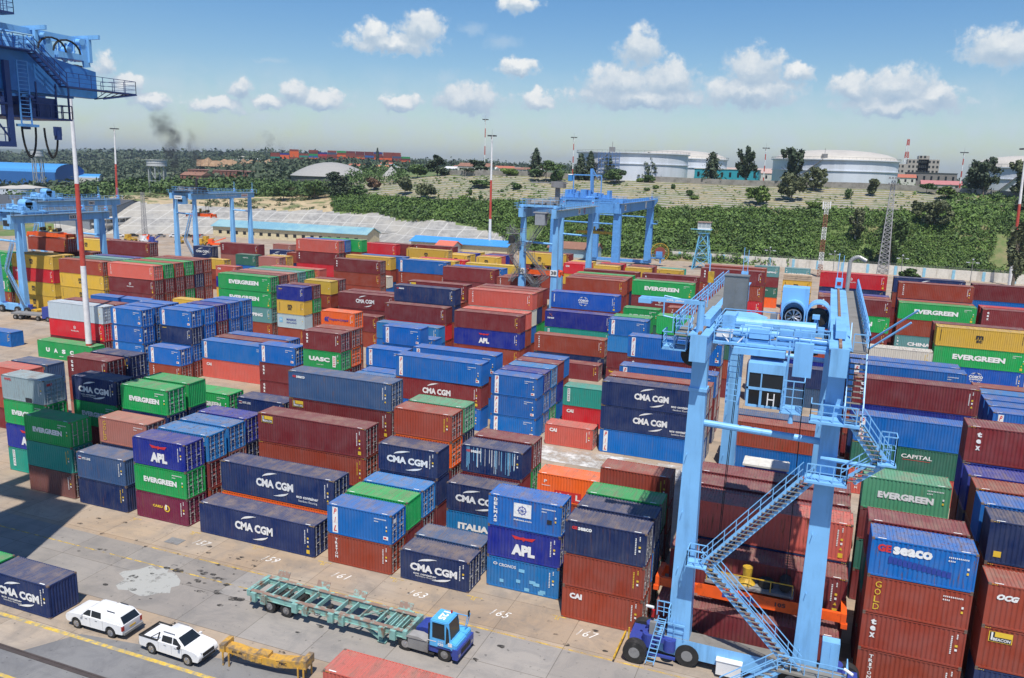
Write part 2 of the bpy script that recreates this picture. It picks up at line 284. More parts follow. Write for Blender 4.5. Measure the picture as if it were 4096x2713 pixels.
# ---------------------------------------------------------------- containers
LN = {'s': 6.058, 'H': 12.192, 'l': 12.192}; HN = {'s': 2.591, 'H': 2.896, 'l': 2.591}; WD = 2.438
COL = {k: lin(*v) for k, v in dict(g=(20, 155, 78), g2=(84, 160, 118), dg=(42, 104, 88), b=(0, 98, 176), b2=(4, 84, 180), nv=(14, 40, 90), bl=(18, 38, 140), lb=(22, 116, 180), sn=(52, 84, 122), rb=(148, 60, 40), mr=(118, 38, 42), rd=(205, 30, 44), sa=(198, 92, 78), ye=(212, 172, 62), te=(30, 146, 128), cs=(94, 148, 148), sl=(176, 190, 200), gy=(142, 160, 168), wh=(206, 202, 186), br=(166, 104, 92), pu=(120, 30, 66)).items()}
COL['or'] = lin(250, 104, 28)
CN = dict(g='green', g2='faded green', dg='dark green', b='blue', b2='royal blue', nv='navy', bl='violet-blue', lb='light blue', sn='slate blue', rb='red-brown', mr='maroon', rd='red', sa='salmon', ye='mustard', te='teal', cs='grey-green', sl='silver', gy='grey', wh='cream', br='brown', pu='burgundy')
CN['or'] = 'orange'
def wave(a, b, pitch, o, i):   # trapezoidal corrugation from a to b, o/i = outer/inner offset
    n = max(1, round((b-a)/pitch)); p = (b-a)/n; L = []
    for k in range(n):
        s = a+k*p; L += [(s, o), (s+p*.26, o), (s+p*.5, i), (s+p*.76, i)]
    L.append((b, o)); return L
def body_mb(k, end):
    L, H = LN[k], HN[k]; m = MB()
    for y0, s in ((0, 1), (WD, -1)):
        pr = [(x, y0+s*o) for x, o in wave(.09, L-.09, .278, .012, .05)]
        m.sheet(pr, 'z', .15, H-.06, flip=(s < 0))
        m.box(.09, min(y0, y0+s*.055), .03, L-.09, max(y0, y0+s*.055), .15); m.box(.09, min(y0, y0+s*.055), H-.075, L-.09, max(y0, y0+s*.055), H-.012)
    for x0, s, on in ((0, 1, True), (L, -1, end == 'B')):
        if on:
            pr = [(x0+s*o, y) for y, o in wave(.09, WD-.09, .25, .012, .055)]
            m.sheet(pr, 'z', .15, H-.1, flip=(s > 0))
        m.box(min(x0, x0+s*.055), .09, .03, max(x0, x0+s*.055), WD-.09, .15); m.box(min(x0, x0+s*.055), .09, H-.12, max(x0, x0+s*.055), WD-.09, H-.012)
    for x in (0, L-.09):
        for y in (0, WD-.09): m.box(x, y, .118, x+.09, y+.09, H-.118)
    for x in (-.003, L-.167):
        for y in (-.003, WD-.157):
            for z in (0, H-.118): m.box(x, y, z, x+.17, y+.16, z+.118, 1)
    return m
def roof_mb(k):
    L, H = LN[k], HN[k]; m = MB(); m.sheet([(x, H-.01-o) for x, o in wave(.17, L-.17, .23, 0, .045)], 'y', .05, WD-.05, flip=True)
    # y-axis sheet: profile gives (x,z)
    m.quad((.0, .16, H-.014), (.17, .16, H-.014), (.17, WD-.16, H-.014), (.0, WD-.16, H-.014)); m.quad((L-.17, .16, H-.014), (L, .16, H-.014), (L, WD-.16, H-.014), (L-.17, WD-.16, H-.014))
    return m
def door_mb(k, side):
    L, H = LN[k], HN[k]; m = MB(); y0, y1 = (.1, WD/2-.01) if side == 0 else (WD/2+.01, WD-.1)
    m.sheet([(L-.075-o, z) for z, o in wave(.16, H-.13, .5, 0, .045)], 'y', y0+.06, y1-.06)
    for a, c in ((y0, y0+.07), (y1-.07, y1)): m.box(L-.10, a, .15, L-.062, c, H-.125)
    return m
def rod_mb(k, side):
    L, H = LN[k], HN[k]; m = MB()
    for q in (.28, .80):
        y = q+side*(WD/2-.0) if side else q+.05
        m.box(L-.045, y-.024, .05, L-.004, y+.024, H-.05)
        for z in (.14, .9, H*.6, H-.25): m.box(L-.055, y-.07, z-.035, L-.001, y+.07, z+.035)
        m.box(L-.05, y-.02, 1.15, L-.008, y+.42 if q < .5 else y+.02, 1.19)
    return m
_mc = {}
def cmesh(key, fn, mats):
    if key not in _mc:
        me = fn().mesh(key[0], mats)
        if len(me.materials): pass
        _mc[key] = me
    return _mc[key]
# ---- lettering
_tc = {}
def text_geo(s, bold=0.0, shear=0.0, spacing=1.0, line=.9):
    key = (s, bold, shear, spacing, line)
    if key in _tc: return _tc[key]
    cu = bpy.data.curves.new('lettering', 'FONT'); cu.body = s; cu.align_x = 'CENTER'; cu.offset = bold; cu.shear = shear; cu.space_character = spacing; cu.space_line = line; cu.resolution_u = 2
    o = bpy.data.objects.new('lettering', cu); SC.collection.objects.link(o); bpy.context.view_layer.update()
    me = bpy.data.meshes.new_from_object(o.evaluated_get(bpy.context.evaluated_depsgraph_get()))
    v = np.array([q.co[:2] for q in me.vertices]) if len(me.vertices) else np.zeros((1, 2)); f = [tuple(p.vertices) for p in me.polygons]
    bpy.data.objects.remove(o); bpy.data.curves.remove(cu); bpy.data.meshes.remove(me)
    v = (v-v.min(0))/np.maximum(v.max(0)-v.min(0), 1e-6); _tc[key] = (v, f); return _tc[key]
def put(m, s, cx, cz, w, h, c='w', bold=.03, shear=0, spacing=1.0, line=.9, y=-.006):   # text on a -Y face, centred
    v, f = text_geo(s, bold, shear, spacing, line); k = len(m.v)
    m.v += [(cx+(a-.5)*w, y, cz+(b_-.5)*h) for a, b_ in v]; m.f += [tuple(k+i for i in q) for q in f]; m.m += [LMN[c]]*len(f)
def rect(m, x0, z0, x1, z1, c, y=-.004): m.quad((x0, y, z0), (x1, y, z0), (x1, y, z1), (x0, y, z1), LMN[c])
def arcs(m, cx, cz, w, h, a0, a1, t, c='w', n=14):   # crescent swoosh
    for i in range(n):
        p = []
        for q in (i, i+1):
            a = R(a0+(a1-a0)*q/n); k = math.sin(math.pi*min(1, (q/n)*1.05+.0)); p.append((a, t*(.15+.85*k)))
        (a, ta), (b_, tb) = p
        m.poly([(cx+w*math.cos(a), -.006, cz+h*math.sin(a)), (cx+w*math.cos(b_), -.006, cz+h*math.sin(b_)), (cx+(w-tb)*math.cos(b_), -.006, cz+(h-tb)*math.sin(b_)), (cx+(w-ta)*math.cos(a), -.006, cz+(h-ta)*math.sin(a))], LMN[c])
def ring(m, cx, cz, rx, rz, t, c='w', n=24):
    for i in range(n):
        a, b_ = i*6.2832/n, (i+1)*6.2832/n
        m.poly([(cx+rx*math.cos(a), -.006, cz+rz*math.sin(a)), (cx+rx*math.cos(b_), -.006, cz+rz*math.sin(b_)), (cx+(rx-t)*math.cos(b_), -.006, cz+(rz-t)*math.sin(b_)), (cx+(rx-t)*math.cos(a), -.006, cz+(rz-t)*math.sin(a))], LMN[c])
def marks(m, k, br, end):
    L, H = LN[k], HN[k]; rnd = random.Random(len(br)*7+ord((br+'a')[0]))
    c = 'y' if br in ('', 'CARU', 'NYK') and rnd.random() < .4 else ('k' if br == 'MSC' else 'w')
    if br in ('EV', 'P2', 'GOLD', 'DEL', 'ITA', 'PIL', 'SEAb'):
        for r, n in ((.20, 11), (.29, 4)):
            x = L-1.6 if k == 's' else L-1.9
            for i in range(n): rect(m, x+i*.105, H*(1-r), x+i*.105+.06, H*(1-r)+.10, 'w')
        rect(m, L-.52, H*.56, L-.40, H*.62, 'w'); rect(m, L-.52, H*.44, L-.40, H*.50, 'y')
    elif br != 'UASCw':
        x = L-.82 if k == 's' else L-1.0
        for i in range(10): rect(m, x, H*.80-i*.13, x+.09, H*.80-i*.13+.085, c)
        for i in range(3): rect(m, x+.3, H*.86-i*.12, x+.38, H*.86-i*.12+.08, c)
        rect(m, x+.26, H*.55, x+.42, H*.61, 'y'); rect(m, x+.27, H*.44, x+.41, H*.50, 'w')
    if k == 'H' and br not in ('MSC',):
        m.poly([(L-.78, -.004, H*.30), (L-.55, -.004, H*.30), (L-.665, -.004, H*.38)], LMN['y'])
        if rnd.random() < .5: rect(m, L-.82, H*.10, L-.50, H*.22, 'y')
    if br == 'PIL':
        rect(m, L-.75, H*.16, L-.30, H*.28, 'w'); rect(m, L-.70, H*.19, L-.45, H*.25, 'r', -.006)
        if end == 'D': m.quad((L-.056, .35, H*.66), (L-.056, .85, H*.66), (L-.056, .85, H*.80), (L-.056, .35, H*.80), 0)
    # reflective corner strips on the roof edge
    for x in (.35, L-.95): m.quad((x, .1, H-.006), (x+.5, .1, H-.006), (x+.5, .19, H-.006), (x, .19, H-.006), 0)
    if k == 'H':
        for x in (.2, L-.5):
            for i in range(3): rect(m, x+i*.12, H-.07, x+i*.12+.06, H-.02, 'y')
def lettering(k, br, end):
    m = MB(); L, H = LN[k], HN[k]; s = k == 's'; W_, S = ('w', .03)
    if br in ('EV',):
        if s: put(m, 'EVERGREEN', L*.50, H*.50, L*.64, .54, bold=.06)
        else: put(m, 'EVERGREEN', L*.49, H*.52, L*.565, .80, bold=.055)
    elif br == 'PIL':
        rect(m, .50, H*.06, 1.02, H*.93, 'w')
        for i, ch in enumerate('PIL'): put(m, ch, .76, H*(.79-.29*i), .30 if ch != 'I' else .14, H*.20, 'r', .03, .3, y=-.009)
    elif br in ('CMA', 'CMAe'):
        if s: cx, w, h, cz = L*.49, L*.69, .66, H*.50
        else: cx, w, h, cz = L*.485, L*.33, .78, H*.52
        put(m, 'CMA CGM', cx, cz, w, h, bold=.05)
        arcs(m, cx+w*.02, cz+h*.55, w*.36, h*.85, 165, 82, .20); arcs(m, cx+w*.02, cz-h*.50, w*.36, h*.85, -15, -98, .20)
        if br == 'CMAe':
            if s: put(m, 'eco container', cx-w*.18, cz-h*.82, w*.5, .17, bold=.02); put(m, 'bamboo flooring', cx-w*.16, cz-h*1.15, w*.44, .17, bold=.0)
            else: put(m, 'eco container', L*.77, H*.29, L*.19, .30, bold=.03); put(m, 'bamboo flooring', L*.775, H*.15, L*.16, .28, bold=.0)
    elif br == 'TEX':
        for i, ch in enumerate('tex'): put(m, ch, .72 if s else .85, H*(.79-.185*i), .34, .40 if ch == 't' else .34, bold=.05)
    elif br == 'TRI':
        for i, ch in enumerate('TRITON'): put(m, ch, .85, H*(.84-.118*i), .26 if ch != 'I' else .14, .24, bold=.03)
    elif br == 'GOLD':
        for i, ch in enumerate('GOLD'): put(m, ch, .72, H*(.80-.20*i), .36, .42, 'y', bold=.0)
    elif br == 'CAI': put(m, 'CAI', 1.05 if s else 1.3, H*.74, .95, .46, bold=.06)
    elif br == 'MSC':
        cx = L*.47; put(m, 'm', cx, H*.60, .95, .52, 'k', .05); rect(m, cx-.62, H*.49, cx+.62, H*.505, 'k'); put(m, 'sc', cx, H*.385, .80, .40, 'k', .04)
        for i in range(10): rect(m, .55, H*.80-i*.17, .66, H*.80-i*.17+.11, 'k')
    elif br == 'APL':
        cx = L*.5 if s else L*.46; put(m, 'APL', cx, H*.36, 1.95, .92, bold=.07)
        z = H*.72; m.poly([(cx-1.0, -.006, z+.24), (cx-.2, -.006, z+.14), (cx, -.006, z+.20), (cx+.2, -.006, z+.14), (cx+1.0, -.006, z+.24), (cx+.72, -.006, z-.06), (cx+.14, -.006, z-.03), (cx, -.006, z-.16), (cx-.14, -.006, z-.03), (cx-.72, -.006, z-.06)], LMN['r'])
    elif br in ('SEA', 'SEAs'):
        put(m, 'GE', .72, H*.81, .42, .24, 'r', .05); put(m, 'seaco', 1.50, H*.805, 1.05, .26, 'w', .04)
        if br == 'SEAs':
            rn = random.Random(3)
            for i in range(34):
                x = rn.uniform(.5, 5.4); w = rn.uniform(.02, .07); z = rn.uniform(.15, H*.5); m.quad((x, -.003-i*1e-5, z), (x+w, -.003-i*1e-5, z), (x+w*.7, -.003-i*1e-5, H-.12), (x, -.003-i*1e-5, H-.12), 5 if i % 3 else 0)
    elif br == 'SEAb':
        put(m, 'GE', L*.13, H*.77, .80, .50, 'r', .05); put(m, 'seaco', L*.40, H*.76, 2.25, .55, 'w', .05)
        for i in range(13): rect(m, 1.1+i*.28, H*(.40-.01*i), 1.1+i*.28+.24, H*(.58-.012*i), 'b')
    elif br == 'SEAy': put(m, 'SEACO', .85, H*.80, .8, .2, 'y', .04); put(m, 'SEACO', .85, H*.70, .7, .1, 'r', .0)
    elif br == 'JAB': put(m, 'JABCO', .85, H*.88, .8, .2, 'y', .04)
    elif br == 'BEA':
        rect(m, .45, H*.68, 1.75, H*.92, 'y'); rect(m, .50, H*.69, 1.70, H*.80, 'k', -.006); rect(m, .5, H*.80, .78, H*.91, 'k', -.006); put(m, 'BEACON', 1.18, H*.745, .95, .20, y=-.009); rect(m, .58, H*.72, .68, H*.90, 'w', -.009)
    elif br == 'UASC':
        put(m, 'UASC', L*.43, H*.55, L*.55, .62, bold=.06); rect(m, L*.78, H*.2, L*.86, H*.80, 'w'); put(m, 'UASC', L*.82, H*.5, .2, 1.2, 'r', line=.8, y=-.008) if not s else None
        for i in range(5): rect(m, L*.795, H*(.27+.1*i), L*.845, H*(.32+.1*i), 'r', -.007)
        put(m, 'uasc.net', L*.45, H*.26, 1.1, .14, bold=0)
    elif br == 'UASCw':
        for i, ch in enumerate('UASC'): put(m, ch, L*(.19+.145*i), H*.50, .85, .72, bold=.07)
        put(m, 'uasc.net', L*.43, H*.2, .9, .16)
    elif br == 'MAG': ring(m, L*.47, H*.63, .26, .26, .07); put(m, 'MAGELLAN', L*.47, H*.43, 1.7, .24, bold=.01); put(m, 'A', L*.47, H*.63, .2, .26)
    elif br == 'NYK':
        for i in range(3): rect(m, .25, H*(.83-.05*i), .62, H*(.855-.05*i), 'wr'[i % 2])
        put(m, 'NYK LINE', 1.25, H*.79, 1.05, .24, bold=.03)
    elif br == 'CARU':
        put(m, 'CARU', L*.42, H*.55, 1.15, .26, 'y', .05); ring(m, L*.60, H*.52, .34, .34, .12, 'y'); rect(m, L*.57, H*.47, L*.60, H*.66, 'w', -.008)
    elif br == 'HL':
        put(m, 'Hapag-Lloyd', L*.52, H*.50, L*.58, .46, 'b', .03)
        for q in (0, .35): m.poly([(.55+q, -.006, H*.50), (.85+q, -.006, H*.64), (1.12+q, -.006, H*.64), (.85+q, -.006, H*.52), (1.05+q, -.006, H*.36), (.75+q, -.006, H*.36)], LMN['b'])
    elif br == 'COS':
        cx, cz = L*.49, H*.52; put(m, 'COSCO', cx, cz+.12, 1.85, .40, bold=.06); put(m, 'SHIPPING', cx, cz-.27, 1.7, .22, bold=.03)
        for rx in (.72, .45): arcs(m, cx, cz+.36, rx, .42, 0, 180, .09); arcs(m, cx, cz-.42, rx, .42, 180, 360, .09)
        for i in range(6): rect(m, .5, H*.78-i*.24, .68, H*.78-i*.24+.17, 'w')
    elif br == 'XIN':
        put(m, 'XINES', 1.05, H*.55, 1.3, .28, bold=.04); m.bar((.75, -.01, H*.66), (1.35, -.01, H*.84), .06, .01, LMN['o']); m.bar((.75, -.015, H*.84), (1.35, -.015, H*.66), .06, .01, LMN['o'])
        for x0, x1, z1 in ((.1, 4.4, .48), (4.4, 5.5, .52), (7.6, 9.3, .48), (9.3, 11.2, .8)): pass
    elif br == 'MAE':
        rect(m, .45, H*.38, 1.15, H*.72, 'l'); put(m, '*', .80, H*.54, .45, .45, y=-.008); put(m, 'MAERSK', L*.52, H*.62, 2.2, .40, 'b', .02); put(m, 'SEALAND', L*.52, H*.40, 2.2, .30, 'b', .02)
    elif br == 'ITA': put(m, 'ITALIA', L*.44, H*.50, 3.0, .62, bold=.06)
    elif br == 'CRO':
        put(m, 'CRONOS', 1.75, H*.77, 1.45, .26, bold=.02); ring(m, .72, H*.79, .18, .12, .06); rn = random.Random(9)
        for i in range(8): x, z = rn.uniform(.4, 5), rn.uniform(.1, H*.7); rect(m, x, z, x+rn.uniform(.3, .6), z+.28, 'l', -.003-i*2e-4)
    elif br == 'DEL':
        for i, ch in enumerate('DELMAS'): put(m, ch, .62, H*(.86-.135*i), .30, .27, bold=.05)
        rect(m, 2.15, H*.42, 3.6, H*.86, 'w'); ring(m, 2.85, H*.64, .34, .34, .07, 'b')
        for i in range(4): a = i*math.pi/4; m.bar((2.85-.42*math.cos(a), -.012, H*.64-.42*math.sin(a)), (2.85+.42*math.cos(a), -.012, H*.64+.42*math.sin(a)), .05, .004, LMN['b'])
        put(m, 'delmas.com', 2.9, H*.33, 1.5, .14); rect(m, 4.9, H*.36, 5.3, H*.5, 'k')
    elif br == 'UAL':
        rect(m, 1.7, H*.08, 4.3, H*.44, 'r')
        for i, ch in enumerate('UAL'): put(m, ch, 2.1+i*.95, H*.26, .48, .55, y=-.008)
        put(m, 'P', .80, H*.72, .3, .3); put(m, 'Interpool', .85, H*.56, .8, .16)
    elif br == 'CAP': put(m, 'CAPITAL', L*.51 if not s else L*.5, H*.70 if not s else H*.72, 2.9 if not s else 1.6, .42 if not s else .24, bold=.02); rect(m, L*.51-1.3, H*.56, L*.51+1.3, H*.575, 'r') if not s else None
    elif br == 'CHS':
        put(m, 'CHINA SHIPPING', L*.53, H*.46 if s else H*.5, L*.72, .42 if s else .65, bold=.05)
        for i in range(4): put(m, 'LINE'[i], .5, H*(.82-.2*i), .25, .3)
    elif br == 'HAN': put(m, 'CHINA SHIPPING', L*.52, H*.5, L*.62, .66, bold=.05)
    elif br == 'OCL':
        rect(m, .60, H*.22, .95, H*.90, 'w')
        for i, ch in enumerate('EXTRA'): put(m, 'DZHCO'[i], .775, H*(.82-.125*i), .2, .24, 'k', y=-.008)
    elif br == 'OOCL':
        put(m, 'OOCL', .95, H*.86, 1.0, .26, 'r', .05); rect(m, 3.3, H*.02, 4.2, H*.2, 'k')
        m.quad((L-.05, .3, H*.74), (L-.05, 1.0, H*.74), (L-.05, 1.0, H*.84), (L-.05, .3, H*.84), 1)
    elif br == 'NIL': put(m, 'NIELSEN', L*.5, H*.45, 3.2, .42); arcs(m, L*.5, H*.5, 1.6, .6, 160, 20, .14)
    elif br == 'TOU': put(m, 'Touax', .95, H*.78, 1.1, .36, 'y', .06)
    elif br == 'OCG': put(m, 'OCG', 1.15, H*.72, 1.2, .40, shear=.3, bold=.07)
    elif br == 'FL': rect(m, .5, H*.80, .85, H*.92, 'y'); rect(m, .54, H*.81, .81, H*.91, 'b', -.006)
    elif br == 'N': rect(m, .42, H*.16, .85, H*.30, 'y')
    marks(m, k, br, end)
    return m
for x, s_ in NUMS:   # hand-painted bay numbers on the ground
    m = MB(); put(m, s_, 0, 0, 1.5, .85, 'w', .0, .25, 1.1); o = m.build('bay_number', [PWW]*7, fix=False); o.rotation_euler = (R(-90), 0, R(-3)); o.location = (x, -2.2, .006); struct('bay_number', o)
STY = dict(EV='bold white lettering', PIL='red letters on a white panel', CMA='white name and swooshes', CMAe='white name, swooshes and small print', TEX='three small stacked letters', TRI='six stacked white letters', GOLD='stacked yellow letters', CAI='three white letters', MSC='a black m mark', APL='a red eagle', SEA='a small red and white name', SEAs='pale vertical streaks', SEAb='a big red and white name', SEAy='a small yellow name', JAB='a small yellow name', BEA='a yellow plaque', UASC='a bold white name and panel', UASCw='widely spaced white letters', MAG='a small white round emblem', NYK='a small striped mark', CARU='a yellow ring mark', HL='dark blue lettering', COS='a white globe mark', XIN='an orange cross mark', MAE='a pale star square', ITA='large white lettering', CRO='light repainted patches', DEL='a white wheel flag', UAL='three letters on red', CAP='white serif lettering', CHS='white lettering', HAN='white lettering', OCL='a white name strip', OOCL='small red letters', NIL='a white swoosh', TOU='yellow lettering', OCG='slanted white letters', FL='a tiny flag emblem', N='a yellow sticker', R='a rust-speckled roof', P='a pitted roof', S='a white-streaked roof', x='a burnt dark finish', G='a chalky roof')
WEAR = dict(R=.9, P=1.0, S=.8, SEAb=1.0, DEL=.8, x=.7, E=.8, SEA=.45, CARU=.5, G=.2, N=.1)
